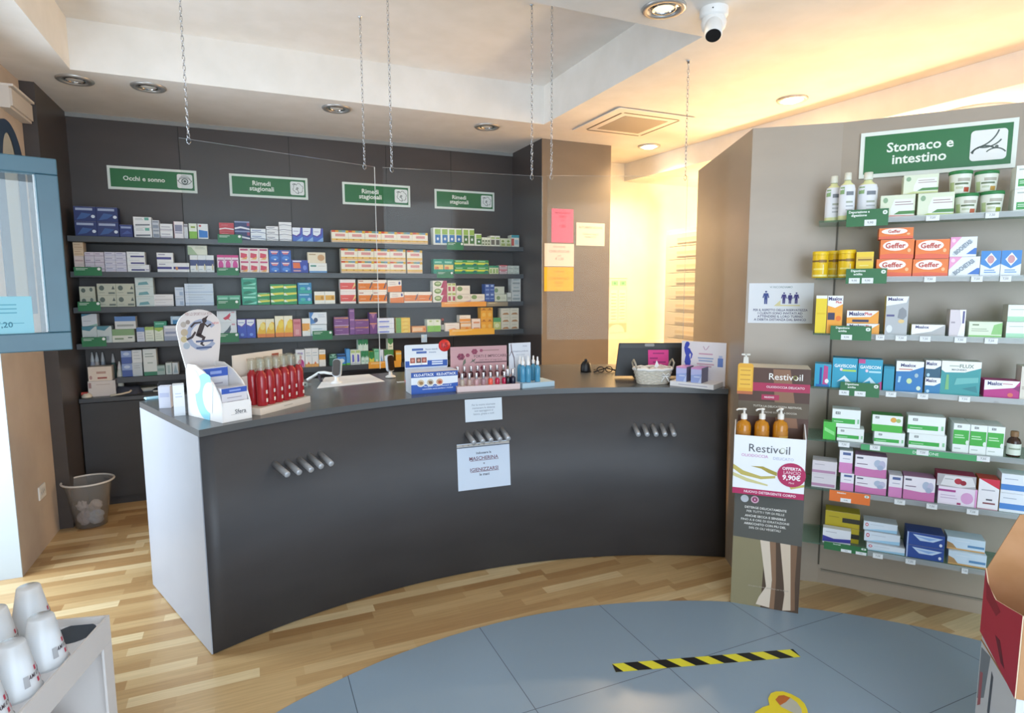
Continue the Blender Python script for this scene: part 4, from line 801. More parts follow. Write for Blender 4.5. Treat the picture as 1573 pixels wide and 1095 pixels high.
tis = lambda c: ('dfe6cc', [('p', [(.3, .1), (.95, .1), (.95, .8), (.4, .8), (.3, .4)], 'eef2ea'), ('l', 2, .42, .95, .55, .66, 'a88a8a'), ('p', [(.4, .14), (1, .14), (1, .28), (.55, .28)], '4f8a4a'), ('e', .14, .78, .07, .12, '8fae8a'), ('p', [(.05, 0), (1, 0), (1, .08), (.3, .12)], c)])
R(0, 1353.5, 1407, 1, 299, 1, tis('d99a94'), 'pale green tea carton with pink foot'); R(0, 1411, 1467.5, 1, 295.5, 1, tis('b8cf6a'), 'pale green tea carton with lime foot')
R(0, 1388, 1442, 1, 267.5, 1, tis('c9d49a'), 'pale green tea carton, stacked at the back', yb=297, off=.03)
def tub(x0, x1, yt, label, spot, off, zb=None):
    t, r, h, P = can(0, x0, x1, yt, yt+35, None, None, label, None, 'herbal_tub', off, zb=zb)
    b = MB().lathe([(0, 0), (r*.80, 0), (r*.82, .003), (r*.95, h*.86)], M('eceee0', .45), 26)
    for (u0, u1, v0, v1, c) in ((-35, 40, .38, .46, '6a7a5a'), (-20, 50, .52, .66, 'b8b4a4'), (-30, 10, .2, .3, 'c4ccae'), (15, 50, .06, .26, spot), (-70, -40, .05, .5, 'b8c890')): wrap(b, r*.98, h, u0, u1, v0, v1, c, .0008, r*.80)
    b.build('tub_body', t)
    MB().lathe([(r*.97, h*.845), (r, h*.85), (r, h*.985), (r*.95, h), (0, h)], M('2f8248', .4), 26).build('lid', t)
    return P, h
P_, h1 = tub(1468, 1506, 296, 'herbal tub with green lid, lower left of four', 'c46a4a', .0); P_, h2 = tub(1507.5, 1546.5, 292.5, 'herbal tub with green lid, lower right of four', '9aa83a', .0)
P_, h3 = tub(1459, 1497, 261, 'herbal tub with green lid, upper left of four', 'b84a30', .03, ZR[0]+max(h1, h2)+.001); tub(1499, 1538, 261, 'herbal tub with green lid, upper right of four', 'c49a4a', .03, ZR[0]+max(h1, h2)+.001)
R(0, 1562.5, 1604, 1, 252.6, 2, ('eef2ea', [('r', .1, .1, 1, .42, '3fa04f'), ('l', 2, .15, .8, .22, .3, 'd8ecd8'), ('r', .1, .8, .7, .86, 'b4bcb4')]), 'white carton with green block')
# second shelf
def ycan(x0, x1, yt, label, off):
    t, r, h, P = can(1, x0, x1, yt, 405, None, None, label, None, 'yellow_canister', off, cat='canister')
    b = MB().lathe([(0, 0), (r*.96, 0), (r, .003), (r, h*.86)], M('efc51e', .4), 26)
    for (u0, u1, v0, v1, c) in ((-75, -10, .6, .66, '7a5a2a'), (-10, 55, .58, .68, '8a6a30'), (-50, 30, .3, .36, 'f8e47a'), (-60, 60, .05, .12, 'f6e8a0'), (20, 26, .14, .5, 'fbf2c0')): wrap(b, r, h, u0, u1, v0, v1, c)
    b.build('canister_body', t); MB().lathe([(r*1.02, h*.865), (r*1.03, h*.875), (r*1.03, h*.98), (r*.98, h), (0, h)], M('f2cc28', .35), 26).build('lid', t)
ycan(1248, 1273, 386, 'yellow canister, leftmost of three on the second glass shelf', .02); ycan(1271, 1292, 385, 'yellow canister standing behind, middle of three on the second glass shelf', .10); ycan(1288.5, 1315, 383.5, 'yellow canister, right of three on the second glass shelf', .015)
R(1, 1315.8, 1343, 1, 386.5, 1, ('f0cf3c', [('r', 0, .6, 1, .8, 'e6c050'), ('r', .1, .66, .9, .72, '8a6a30'), ('l', 2, .2, .8, .3, .45, 'f8e890')]), 'yellow carton beside the yellow canisters')
gef = ('f08038', [('e', .45, .68, .38, .27, 'fdf4ea'), ('t', 'Geffer', .45, .68, .26, 'c0453a', .6, .03), ('p', [(0, 0), (1, 0), (1, .2), (.4, .28), (0, .22)], 'ea6a4a'), ('e', .86, .42, .05, .1, 'f8c08a')], 'e8702c')
R(1, 1346.5, 1402, 1, 397.5, 1, gef, 'orange sachet carton with white oval, bottom left of five'); R(1, 1402.8, 1458, 1, 397.5, 1, gef, 'orange sachet carton with white oval, bottom right of five')
R(1, 1352, 1404.5, 1, 367.3, 1, gef, 'orange sachet carton with white oval, middle left of five', yb=397.3); R(1, 1406, 1459, 1, 367.3, 1, gef, 'orange sachet carton with white oval, upper right of five', yb=397.3); R(1, 1350, 1403.5, 1, 349.5, 1, gef, 'orange sachet carton with white oval, topmost of five', yb=367)
bio = ('eceff0', [('p', [(0, 1), (.42, 1), (0, .35)], 'eca0c8'), ('e', .12, .82, .07, .1, 'f6d4e6'), ('p', [(.62, .12), (.92, .42), (1, .42), (1, .1)], '3f78c8')])
def bios(x0, x1, yt, yb, lab):
    pl = RP; R(1, x0, x1, 1, yt, 1, (bio[0], bio[1]+[('p', [(.08, .12), (.2, .04), (.86, .78), (.74, .88)], 'd4dce0')]), lab, yb=yb)
    o = [o for o in bpy.data.objects if o.get('label', '').startswith(lab)][-1]; me = o.data
    w = max(v.co.x for v in me.vertices)*2; h = max(v.co.z for v in me.vertices)
    b = MB(); b.text('BIOCHETASI', 0, 0, h*.2, 0, M('8a97a4', .5), w*.8, .03, T=TR(w*-.02, -.0022, h*.47, ry=-math.atan2(h*.72, w*.66)))
    q = b.build('lettering', o)
bios(1458.5, 1506.5, 394, None, 'white and pink carton with slanted grey title, lower'); bios(1459.5, 1501, 363.5, 394, 'white and pink carton with slanted grey title, upper')
R(1, 1508, 1571, 2, 384.5, 1, ('eaf0f6', [('p', [(0, 1), (1, 1), (1, .48), (.5, .3), (0, .48)], '3f8ad0'), ('p', [(.5, .92), (.8, .66), (.5, .4), (.2, .66)], 'f2f4f8'), ('e', .5, .66, .18, .16, 'd09aa0'), ('l', 2, .2, .8, .14, .22, '6a9ad0')]), 'white carton with blue top and diamond')
# third shelf
mx = lambda t: [('t', t, .44, .84, .13, '2f2f6a', .8, .03)]
R(2, 1272, 1296, 1, 454, 1, ('f6a93a', [('p', [(0, 1), (1, 1), (1, .78), (.5, .68), (0, .74)], 'f2f2f2'), ('t', 'Maalox', .5, .92, .09, '2f2f6a', .9, .03), ('t', 'Plus', .72, .83, .06, 'd04a4a', .4, .03), ('r', .04, .36, .5, .55, '3a3a5a'), ('e', .75, .4, .18, .07, 'ee7a2a')], 'f0d030'), 'tall yellow and orange antacid carton')
R(2, 1254, 1271.5, 1, 453.7, 1, ('f0d434', [('r', 0, .92, 1, 1, 'f2f2ea'), ('r', .1, .5, .9, .54, 'e6c424')]), 'plain yellow carton end, left on the shelf')
mp = ('f4a63c', [('p', [(0, 1), (1, 1), (.75, .52), (0, .45)], 'f2f2f2'), ('t', 'Maalox', .32, .76, .3, '2f2f6a', .5, .03), ('t', 'Plus', .68, .76, .22, 'd04a4a', .25, .03), ('r', .18, .1, .7, .3, '3a3a5a')])
R(2, 1300.5, 1351.5, 1, 497, 1, mp, 'flat orange and white antacid carton, lower'); R(2, 1300.5, 1350, 1, 477, 1, mp, 'flat orange and white antacid carton, upper', yb=496.8)
R(2, 1362, 1397, 1, 455, 1, ('b8bcbe', [('p', [(0, 1), (1, 1), (.9, .84), (0, .75)], 'f2f4f4'), ('t', 'Maalox', .42, .93, .08, '2f2f6a', .75, .03), ('p', [(.55, .45), (.6, .66), (.75, .72), (.92, .64), (.95, .5), (.8, .4)], '8a8f94'), ('r', .05, .48, .4, .53, '5a5a8a'), ('e', .72, .36, .14, .05, 'e6c88a'), ('e', .2, .16, .14, .1, 'e2e6e8')], 'e0d060'), 'tall grey antacid carton with white top')
R(2, 1400.5, 1453, 1, 498.5, 1, ('b4b4b4', [('p', [(0, 1), (1, 1), (.6, .4), (0, .1)], 'f4f4f2'), ('t', 'Maalox', .32, .78, .24, '2f2f6a', .5, .03)]), 'flat grey and white antacid carton')
R(2, 1460, 1485, 1, 475.5, 1, ('d9d0d4', [('p', [(.55, 0), (1, 0), (1, 1), (.6, 1), (.75, .5)], 'f2f0f4'), ('r', .8, .5, .93, .95, '5a5a8a'), ('r', .1, .5, .35, .56, 'a9a0a8')]), 'narrow upright grey-pink carton')
R(2, 1489, 1541, 1, 494, 1, ('dfead0', [('p', [(.68, .2), (1, .2), (1, .95), (.75, .8)], '8fc87a'), ('r', 0, 0, 1, .14, '8fce7a'), ('l', 2, .08, .6, .4, .52, '9aa890'), ('r', .1, .76, .3, .84, '7a8a6a')]), 'flat pale green carton with leaf corner')
R(2, 1549, 1594, 1, 468, 2, ('eef4ec', [('r', 0, 0, 1, .3, 'a9dcb8'), ('l', 1, .1, .6, .7, .7, 'b4c4b8')], 'd0cdbf'), 'white carton with mint foot')
# fourth shelf
gv = lambda pink: ('2fa0c0', [('t', 'GAVISCON', .5, .74, .1, 'e6f2f6', .85, .03), ('r', .0, .86, .28 if pink else 0, 1, 'c04a8a'), ('e', .36, .62, .06, .05, 'f0d4e0'), ('r', .45 if pink else .4, .56, .95, .62, 'b4e0ea' if pink else 'b8dc5a'), ('p', [(.2, .2), (.5, .42), (.9, .1), (.6, .1), (.5, .3)], 'e6f2f8' if not pink else 'c9e6f0'), ('p', [(.65, .12), (1, .3), (1, 0), (.8, 0)], '2a86b4' if not pink else 'c0408a')], '1f8fb0')
R(3, 1279.5, 1318.5, 1, 550, 1, gv(0), 'turquoise carton with green line and white pills'); R(3, 1319, 1357, 1, 552, 1, gv(1), 'turquoise carton with magenta corner')
R(3, 1252, 1278, 1, 559, 1, ('2fa0c4', [('p', [(.5, .1), (.8, .05), (.8, .9), (.55, .95)], 'c04a8a'), ('r', .3, .1, .44, .85, '2a4a9a'), ('e', .75, .25, .12, .1, 'f2f2f4'), ('r', .1, .0, .9, .1, '1f6ab0')]), 'turquoise carton turned sideways, leftmost', off=.0)
R(3, 1358, 1375, 1, 562.5, 1, ('2a97b4', [('r', 0, .9, 1, 1, '1f86a4')]), 'plain turquoise carton side')
R(3, 1377.5, 1420.5, 1, 555, 1, ('2f7ab8', [('p', [(0, 1), (1, 1), (1, .84), (.5, .68), (0, .66)], 'f2f4f4'), ('t', 'Maalox', .44, .87, .1, '2f2f6a', .75, .03), ('l', 1, .1, .6, .72, .72, 'd08a7a'), ('e', .5, .36, .1, .09, 'c8e0a8'), ('e', .75, .55, .07, .07, 'a4c0c8'), ('p', [(.08, .3), (.16, .3), (.2, .5), (.1, .5)], 'a9d4ea'), ('e', .85, .14, .08, .07, 'd4e6d0')], 'd2d4d2'), 'large blue antacid carton with white top')
mb2 = ('2f7eb0', [('p', [(0, 1), (1, 1), (1, .7), (.6, .5), (0, .5)], 'f0f0ee'), ('t', 'Maalox', .4, .82, .2, '2f2f6a', .7, .03), ('e', .2, .14, .1, .1, 'b0d4e6')], 'd2d4d2')
R(3, 1421.5, 1445.8, 1, 580, 1, mb2, 'small blue antacid carton, lower'); R(3, 1421.5, 1445.5, 1, 553.5, 1, ('2a5a72', mb2[1], 'd2d4d2'), 'small dark blue antacid carton, upper', yb=579.8)
R(3, 1447, 1509, 1, 555, 1, ('3a9a9c', [('p', [(0, 1), (1, 1), (1, .82), (.6, .68), (.1, .66), (0, .74)], 'f0f2ee'), ('t', 'FLUX', .64, .86, .1, '8a9a8a', .4, .03), ('l', 1, .2, .45, .84, .84, 'c0c8bc'), ('t', 'MAGNESIO', .45, .75, .05, '6a7a7a', .4, .02), ('p', [(.12, .15), (.22, .15), (.2, .6), (.14, .6)], '7ab87a'), ('p', [(.35, .3), (.95, .4), (.95, .55), (.4, .5)], '6ab8b4'), ('p', [(.55, .2), (.95, .1), (.9, .3)], '2f8288')], 'dcdcd4'), 'large teal carton with white top')
R(3, 1512.5, 1568, 1, 584.5, 1, ('b82a80', [('p', [(0, 1), (1, 1), (.85, .62), (0, .42)], 'f2eef0'), ('t', 'Maalox', .3, .82, .2, '2f2f6a', .42, .03), ('l', 1, .52, .8, .8, .8, 'c04a6a'), ('e', .75, .2, .08, .12, 'd86a5a'), ('p', [(.8, .6), (1, .75), (1, .4)], '8a1f6a')]), 'flat magenta and white antacid carton')
R(3, 1570, 1596, 1, 563, 1, ('dcd6c8', [('r', .1, .3, .9, .4, 'c0b8a8')]), 'cream carton at the frame edge')
# fifth shelf
gl = ('eef4f0', [('r', 0, .22, .82, .48, '3fae4a'), ('l', 1, .06, .4, .3, .3, 'c8ecc8'), ('t', 'ESI', .2, .78, .14, '5a5f60', .3, .03), ('r', .9, .25, .96, .5, '8fc89a')])
R(4, 1286, 1328, 1, 658, 1, gl, 'flat white carton with green stripe, front left'); R(4, 1278, 1322, 1, 629, 1, gl, 'flat white carton with green stripe, upper left', yb=657)
R(4, 1265, 1285, 1, 648, 1, ('4fc04a', [('p', [(.1, .5), (.9, .25), (.9, .45), (.1, .7)], '8fe08a')]), 'bright green carton end, leftmost', d=.05)
R(4, 1343, 1391, 1, 664, 1, gl, 'flat white carton with green stripe, second pair'); R(4, 1339.5, 1387, 1, 638, 1, ('eef4ee', [('r', 0, 0, 1, .42, '4fb846'), ('e', .7, .75, .1, .15, 'e0a848'), ('e', .86, .72, .08, .12, 'a4c47a'), ('t', 'ESI', .16, .84, .12, '5a5f60', .3, .03)], '3fa046'), 'white and green carton with fruit picture', yb=663.8)
R(4, 1396.5, 1455, 1, 667, 1, gl, 'flat white carton with green stripe, third pair lower'); R(4, 1394, 1452.5, 1, 639.5, 1, gl, 'flat white carton with green stripe, third pair upper', yb=666.8)
R(4, 1465.5, 1545.5, 3, 653, 1, ('eef4f0', [('r', .0, .28, .95, .78, '45b046'), ('l', 2, .08, .7, .5, .58, 'c4ecc0'), ('t', 'ESI', .35, .9, .07, '5a5f60', .4, .03), ('e', .88, .36, .1, .08, 'e6f2e6'), ('l', 1, .1, .5, .12, .12, 'c0ccc4')]), 'upright white carton with green panel', d=.14)
t, r, h, P = can(4, 1549, 1572, 664, 690, None, None, 'small brown glass bottle with pale label, right end of fifth glass shelf', None, 'brown_bottle', .01, cat='bottle')
MB().lathe([(0, 0), (r*.96, 0), (r, .004), (r, h*.58), (r*.8, h*.7), (r*.5, h*.76), (r*.48, h*.84)], M('3a2214', .15), 24).build('glass_body', t)
b = MB(); wrap(b, r, h, -80, 80, .08, .52, 'dfe8da', n=14); wrap(b, r, h, -50, 50, .3, .36, '9aa890', .0012); b.build('paper_label', t); MB().lathe([(r*.58, h*.79), (r*.58, h*.98), (r*.5, h), (0, h)], M('8a6a48', .5), 20).build('cap', t)
# sixth shelf
mv = ('dcd4d8', [('r', 0, .1, .95, .3, 'b88aa8'), ('l', 1, .1, .5, .7, .7, 'a09aa4')])
R(5, 1248, 1286.5, 1, 708, 2, mv, 'pale carton with mauve stripe')
pk = ('f0ecf2', [('r', 0, 0, 1, .46, 'd98ac0'), ('r', .25, .8, .85, .92, '5a6a9a'), ('l', 1, .25, .8, .62, .62, 'b8b4c8')])
R(5, 1291.5, 1312.5, 1, 727, 1, pk, 'narrow white and pink carton, front left'); R(5, 1289, 1310, 1, 692, 1, pk, 'narrow white and pink carton, upper left', yb=726.7)
pb = ('f0eaf0', [('p', [(0, 0), (1, 0), (1, .42), (.6, .36), (0, .42)], 'd07ab0'), ('e', .72, .66, .12, .18, 'b4c0d4'), ('e', .86, .62, .1, .2, 'c4c0d8'), ('e', .8, .48, .1, .12, 'a9b4cc'), ('l', 1, .06, .4, .56, .56, '7a5a78'), ('r', .05, .82, .25, .9, '6a6a7a')], 'b884a8')
R(5, 1314, 1363, 1, 733, 1, pb, 'pink and white carton with bubbles, lower left'); R(5, 1313, 1362.5, 1, 700, 1, pb, 'pink and white carton with bubbles, upper left', yb=732.7)
R(5, 1366, 1387.5, 1, 730, 1, pk, 'narrow white and pink carton, middle of shelf'); R(5, 1388.5, 1438, 1, 733, 1, pb, 'pink and white carton with bubbles, right of the narrow one')
R(5, 1441.5, 1502.5, 1, 749, 1, ('f2e6f2', [('e', .75, .45, .16, .32, 'e0a8d4'), ('r', 0, .72, .45, .84, 'b04a90'), ('r', .5, .05, .6, .16, 'a8386a'), ('l', 2, .06, .5, .35, .5, 'c8b0cc'), ('r', .95, 0, 1, 1, 'e8a4d4')]), 'white carton with large pink ball')
R(5, 1439, 1500, 1, 729.5, 1, ('b8b4b6', [('p', [(.2, .9), (.9, .9), (1, .2), (.6, .0), (.1, .1)], 'e6e4e4'), ('e', .55, .5, .1, .24, 'b83a48'), ('e', .68, .4, .08, .2, '9a2a3a'), ('l', 1, .2, .42, .6, .6, '7a7a80')], 'a83a5a'), 'grey and white carton with red berries', yb=748.6)
R(5, 1504, 1537, 1, 736, 1, ('f2f0f2', [('p', [(0, 1), (1, 1), (1, .7)], 'd8304a'), ('l', 1, .15, .8, .62, .62, 'b4b4bc'), ('r', .4, .3, .7, .35, '5a5a60'), ('r', .25, .18, .85, .23, '8a4a50'), ('r', 0, 0, 1, .03, 'd0a0b0')], 'd8a83a', 'd84a3a'), 'upright white carton with red corner')
R(5, 1539, 1592, 1, 729.5, 2, ('eaf0f6', [('r', 0, .15, 1, .45, '4f8ad0'), ('l', 1, .1, .5, .72, .72, 'a9b4c4')]), 'white carton with wide blue band')
# bottom shelf
R(6, 1268, 1322, 1, 787, 2, ('b8a41e', [('r', .5, .3, 1, .62, '2e2a20'), ('l', 1, .1, .4, .6, .6, '8a7a20')]), 'olive yellow carton with black band', off=.05)
R(6, 1264, 1308, 1, 813, 1, ('e4e6ea', [('p', [(0, .1), (1, .2), (1, .45), (.4, .35), (0, .5)], '3f3f9a'), ('l', 1, .1, .5, .75, .75, 'a9a9b4')]), 'white carton with indigo wave', d=.04, off=-.0)
lb = ('dfe9f2', [('p', [(0, 0), (1, 0), (1, .35), (.4, .2)], 'a4d0ea'), ('e', .1, .6, .05, .2, 'c84a60'), ('e', .1, .6, .03, .1, 'f2e6ea'), ('l', 1, .2, .6, .65, .65, 'b4bcc8')], 'c9ccd0')
zq = R(6, 1331, 1391, 1, 838, 1, lb, 'flat pale blue carton with red dot, bottom of three', d=.12); zq = R(6, 1327, 1383, 1, 819, 1, lb, 'flat pale blue carton with red dot, middle of three', yb=837.6, off=.02, d=.1, zb0=zq); R(6, 1326, 1379, 1, 803, 1, lb, 'flat pale blue carton with red dot, top of three', yb=818.6, off=.035, d=.08, zb0=zq)
R(6, 1393.5, 1453, 1, 820, 2, ('2f4f9a', [('p', [(.15, .85), (.95, .75), (.7, .4), (.35, .4)], 'c9ddf4'), ('p', [(.2, .72), (.8, .68), (.6, .48)], '8fb4e6'), ('e', .9, .25, .04, .12, 'e6ecf6'), ('r', 0, 0, .04, 1, 'a9bce0')], '24407f'), 'dark blue carton with pale swoosh', d=.11)
bb = ('cfe2ee', [('p', [(0, 0), (.3, 0), (.15, .45), (0, .6)], 'b08a5a'), ('r', 0, 0, 1, .12, 'd0a468'), ('r', .55, .3, .98, .48, '5f8fb8'), ('l', 1, .2, .6, .7, .7, 'e6f0f6')])
zq = R(6, 1457, 1517, 1, 849.5, 1, bb, 'flat sky blue carton with brown corner, lower'); R(6, 1454, 1514, 1, 827, 1, bb, 'flat sky blue carton with brown corner, upper', yb=849.3, off=.02, zb0=zq)

# shelf-edge holders and price tags on the glass shelves
TO = .2575
def edge(px0, px1, py0, py1, col, lines, label, tags=(), dot=True):
    off = TO+.004; ua, zt = RP.uv(px0, py0, off); ub, zb = RP.uv(px1, py1, off); w, h = ub-ua, zt-zb
    P = RP.pt(ua, 0, off); b = MB(); b.box(0, w, 0, .0015, 0, h, M(col, .45))
    if dot: b.poly(rrect(w*.86, w*.97, h*.66, h*.9, h*.1), -.0004, M('e6ece4', .5)); b.poly(ell(w*.915, h*.78, .004, .004, 10), -.0007, M('8fae96', .5))
    for i, s in enumerate(lines): b.text(s, w*.06+w*.24, h*(.84-.2*i), h*.14, -.0004, M('eef4ec', .5), w*.5, .025)
    tag(b.build('shelf_label', None, (P.x, P.y, zb), RP.a), label, 'shelf label', 'coloured labels on the glass shelf edges')
    for k, (u0, u1) in enumerate(tags):
        t = MB(); t.box(w*u0, w*u1, -.0016, -.0006, h*.02, h*.38, M('e9ecec', .6)); t.text('9,90', w*(u0+u1)/2, h*.2, h*.13, -.002, M('8a9090', .6), w*(u1-u0)*.7)
        n_ = ['left', 'right'][k] if len(tags) > 1 else 'only'
        tag(t.build('price_tag', None, (P.x, P.y, zb), RP.a), 'white price tag, %s one on the %s' % (n_, label.split(',')[0]), 'price tag', 'price tags on the glass shelf edges')
edge(1301, 1364, 323, 346, '2b6d3e', ['Depurazione e', 'digestione'], 'green label on the top glass shelf edge', ((.44, .72),))
edge(1300, 1361.5, 413, 435.5, '2b6d3e', ['Digestione', 'acidita'], 'green label on the second glass shelf edge', ((.08, .35), (.4, .68)))
edge(1276, 1338, 500, 523.5, '2b6d3e', ['Digestione', 'acidita'], 'green label on the third glass shelf edge', ((.27, .54),))
edge(1291, 1350, 586, 611, '2b6d3e', ['Digestione', 'acidita'], 'green label on the fourth glass shelf edge', ((-.02, .24), (.38, .66)))
edge(1274.5, 1336, 752, 777, 'e8762e', ['Intestino'], 'orange label on the sixth glass shelf edge', ((.28, .54),))
edge(1266, 1332, 831, 854, '2b6d3e', ['Emorroidi'], 'green label on the bottom glass shelf edge', ((.4, .64), (.74, .98)))
ua, z0 = RP.uv(1322, 692, TO+.004); P = RP.pt(ua, 0, TO+.004); ub = RP.uv(1510, 700, TO+.004)[0]; b = MB(); w = ub-ua; b.box(0, w, 0, .0015, 0, .026, M('4fa56a', .5)); b.text('DIGESTIONE', w*.55, .013, .012, -.0004, M('dcf0e0', .5), w*.3)
b.text('ESI', w*.1, .013, .009, -.0004, M('dcf0e0', .5), w*.1)
tag(b.build('shelf_label', None, (P.x, P.y, ZR[4]-.026), RP.a), 'long green strip along the fifth glass shelf edge', 'shelf label', 'coloured labels on the glass shelf edges')
TG = [(0, 1403, 1423, 'left', 'tea cartons'), (0, 1491, 1511, 'right', 'herbal tubs'), (1, 1407, 1424.5, 'left', 'orange cartons'), (1, 1477.5, 1495, 'middle', 'pink cartons'), (1, 1521, 1538, 'right', 'blue-topped cartons'), (1, 1566, 1584, 'rightmost', 'frame edge'),
      (2, 1340, 1353, 'first', 'flat orange carton'), (2, 1370, 1387, 'second', 'tall grey carton'), (2, 1407, 1423.5, 'third', 'flat grey carton'), (2, 1460, 1478, 'fourth', 'narrow upright carton'), (2, 1506, 1526, 'fifth', 'flat pale green carton'),
      (3, 1361, 1377, 'left', 'plain turquoise side'), (3, 1410, 1426.5, 'middle', 'large blue carton'), (3, 1474, 1491.5, 'right', 'large teal carton'), (4, 1293, 1310, 'first', 'front left carton'), (4, 1342, 1358, 'second', 'second pair of cartons'), (4, 1415, 1434, 'third', 'third pair of cartons'), (4, 1509.5, 1530, 'fourth', 'three upright cartons'),
      (5, 1386, 1403, 'left', 'narrow pink carton'), (5, 1437, 1454, 'middle', 'pink ball carton'), (5, 1501, 1519.5, 'right', 'red-cornered carton'), (6, 1358, 1374, 'left', 'pale blue cartons'), (6, 1410.5, 1426.5, 'middle', 'dark blue cartons'), (6, 1501, 1511, 'right', 'sky blue cartons')]
for row, x0, x1, w_, lb_ in TG:
    off = TO+.0065; ua = RP.uv(x0, 600, off)[0]; ub = RP.uv(x1, 600, off)[0]; P = RP.pt(ua, 0, off); w = ub-ua; b = MB(); b.box(0, w, 0, .001, 0, .023, M('e9ecec', .6)); b.text('7,50', w*.5, .012, .008, -.0005, M('8a9090', .6), w*.7); b.box(w*.1, w*.8, -.0004, 0, .019, .0202, M('b4b9b9', .6))
    tag(b.build('price_tag', None, (P.x, P.y, ZR[row]-.0225), RP.a), 'white price tag under the %s, %s glass shelf' % (lb_, ORD[row]), 'price tag', 'price tags on the glass shelf edges')

# ------------------------------------------------------------------ notices
def notice(pl, off, x0, x1, y0, y1, col, lines, label, tcol='8a4a4a', tilt=0, fill=()):
    ua, zt = pl.uv(x0, y0, off); ub, zb = pl.uv(x1, y1, off); w, h = ub-ua, zt-zb; P = pl.pt(ua, 0, off); b = MB(); b.box(0, w, 0, .0006, 0, h, M(col, .7))
    for s, v, sz, c in lines: b.text(s, w*.5, h*v, h*sz, -.0003, M(c or tcol, .7), w*.84, .015)
    for (u0, v0, u1, v1, c) in fill: b.box(w*u0, w*u1, -.0003, -.0001, h*v0, h*v1, M(c, .7))
    o = b.build('notice', None, (P.x, P.y, zb), pl.a); o.rotation_euler = (0, tilt, pl.a); return tag(o, label, 'notice')
PF = Plane((XR, 4.68), 0)
notice(PF, .0025, 847.5, 880.5, 320, 373, 'f8708a', [('MASCHERINE', .88, .06, None), ('FFP2', .76, .09, None), ('solo', .66, .05, None), ('1,50', .48, .10, None)], 'pink paper notice on the taupe pillar', 'c03a5a')
notice(PF, .0025, 836.5, 881.5, 373.5, 409.5, 'f6e0cc', [('MASCHERINE', .86, .07, None), ('CHIRURGICHE', .66, .11, None), ('solo', .48, .07, None), ('€ 1,50', .33, .11, None)], 'white paper notice on the pillar, between pink and yellow', 'c0a090')
notice(PF, .0025, 836, 881, 410, 447, 'fdb92a', [('SI ESEGUE', .82, .08, None), ('IL', .68, .06, None), ('CONTROLLO', .53, .11, None), ('DELLA', .36, .10, None), ('pressione', .22, .06, None)], 'yellow paper notice on the taupe pillar', 'd08a1a')
notice(PF, .0025, 885.5, 928.5, 341.5, 378, 'f8ead0', [('AUTOMEDICAZIONE', .8, .1, None), ('CONSULTARE IL', .5, .08, None), ('FARMACISTA', .38, .07, None)], 'cream paper notice on the pillar, right of the pink one', 'c8a890')
p = PF.pt(0, 0); 
o = notice(FP, .0025, 1151, 1247.5, 435, 497, 'dfe2e6', [('VI RICORDIAMO', .9, .05, '8fa0a4'), ('PER IL RISPETTO DELLA RISERVATEZZA', .33, .055, '3f3f6a'), ('I CLIENTI SONO INVITATI AD', .25, .055, '3f3f6a'), ('ATTENDERE IL LORO TURNO', .17, .055, '3f3f6a'), ('A DEBITA DISTANZA DAL BANCO', .09, .055, '3f3f6a')], 'white notice with blue standing figures on the partition')
ua, zt = FP.uv(1151, 435, .0025); ub, zb = FP.uv(1247.5, 497, .0025); w, h = ub-ua, zt-zb; b = MB()
def pict(cx, v0, v1, c, skirt=False):
    hh = h*(v1-v0); z = h*v0; x = w*cx; k = hh*.12
    b.poly(ell(x, z+hh*.93, hh*.075, hh*.075, 12), -.0006, M(c, .7)); b.poly([(x-k*1.3, z+hh*.45), (x-k*2, z+hh*.48), (x-k*1.3, z+hh*.82), (x+k*1.3, z+hh*.82), (x+k*2, z+hh*.48), (x+k*1.3, z+hh*.45), (x+k*.9, z+hh*.66), (x+k*(1.3 if skirt else .95), z+hh*.34), (x-k*(1.3 if skirt else .95), z+hh*.34), (x-k*.9, z+hh*.66)], -.0006, M(c, .7))
    for s in (-1, 1): b.poly([(x+s*k*.1, z), (x+s*k*.9, z), (x+s*k*.95, z+hh*.36), (x+s*k*.05, z+hh*.36)], -.0008, M(c, .7))
pict(.27, .48, .81, '3f4f8a'); pict(.55, .49, .77, '3f3a7a'); pict(.645, .49, .75, '3a3578', True); pict(.74, .49, .77, '3f3a7a')
b.poly([(w*.4, h*.43), (w*.8, h*.43), (w*.8, h*.46), (w*.5, h*.46), (w*.5, h*.58)], -.0006, M('d8d0a0', .7)); b.build('pictogram', o)
def front_notice(c4, col, lines, label, fill=()):
    # a sheet taped to the curved counter front
    (px0, py0), (px1, py1) = c4; n = 6; b = MB(); A = on_front(px0, py0, .004); C_ = on_front(px1, py1, .004); m = on_front((px0+px1)/2, (py0+py1)/2, .004)
    a = tangent(m.x, m.z); u = Vector((math.cos(a), math.sin(a), 0)); nn = Vector((math.sin(a), -math.cos(a), 0)); w = (C_-A).dot(u); h = A.z-C_.z
    lean = math.atan2(fy(m.x, C_.z+h)-fy(m.x, C_.z), h)
    b.box(-w/2, w/2, 0, .0006, 0, h, M(col, .75))
    for s, v, sz, c in lines: b.text(s, 0, h*v, h*sz, -.0004, M(c, .7), w*.8, .02)
    for (u0, v0, u1, v1, c) in fill: b.box(w*(u0-.5), w*(u1-.5), -.0004, -.0001, h*v0, h*v1, M(c, .7))
    o = b.build('notice'); bz = (A.z+C_.z)/2-h/2; o.location = (m.x+nn.x*.005, fy(m.x, bz)+nn.y*.005, bz); o.rotation_euler = (-lean, 0, a); return tag(o, label, 'notice')
front_notice(((714, 614), (772, 644)), 'd3dce4', [('Per la vostra sicurezza', .74, .085, '9aa4b0'), ('mantenere la distanza', .6, .085, '9aa4b0'), ('non appoggiarsi al', .46, .085, '9aa4b0'), ('banco, grazie a tutti', .32, .085, '9aa4b0')], 'small white notice on the counter front, above the middle pegs')
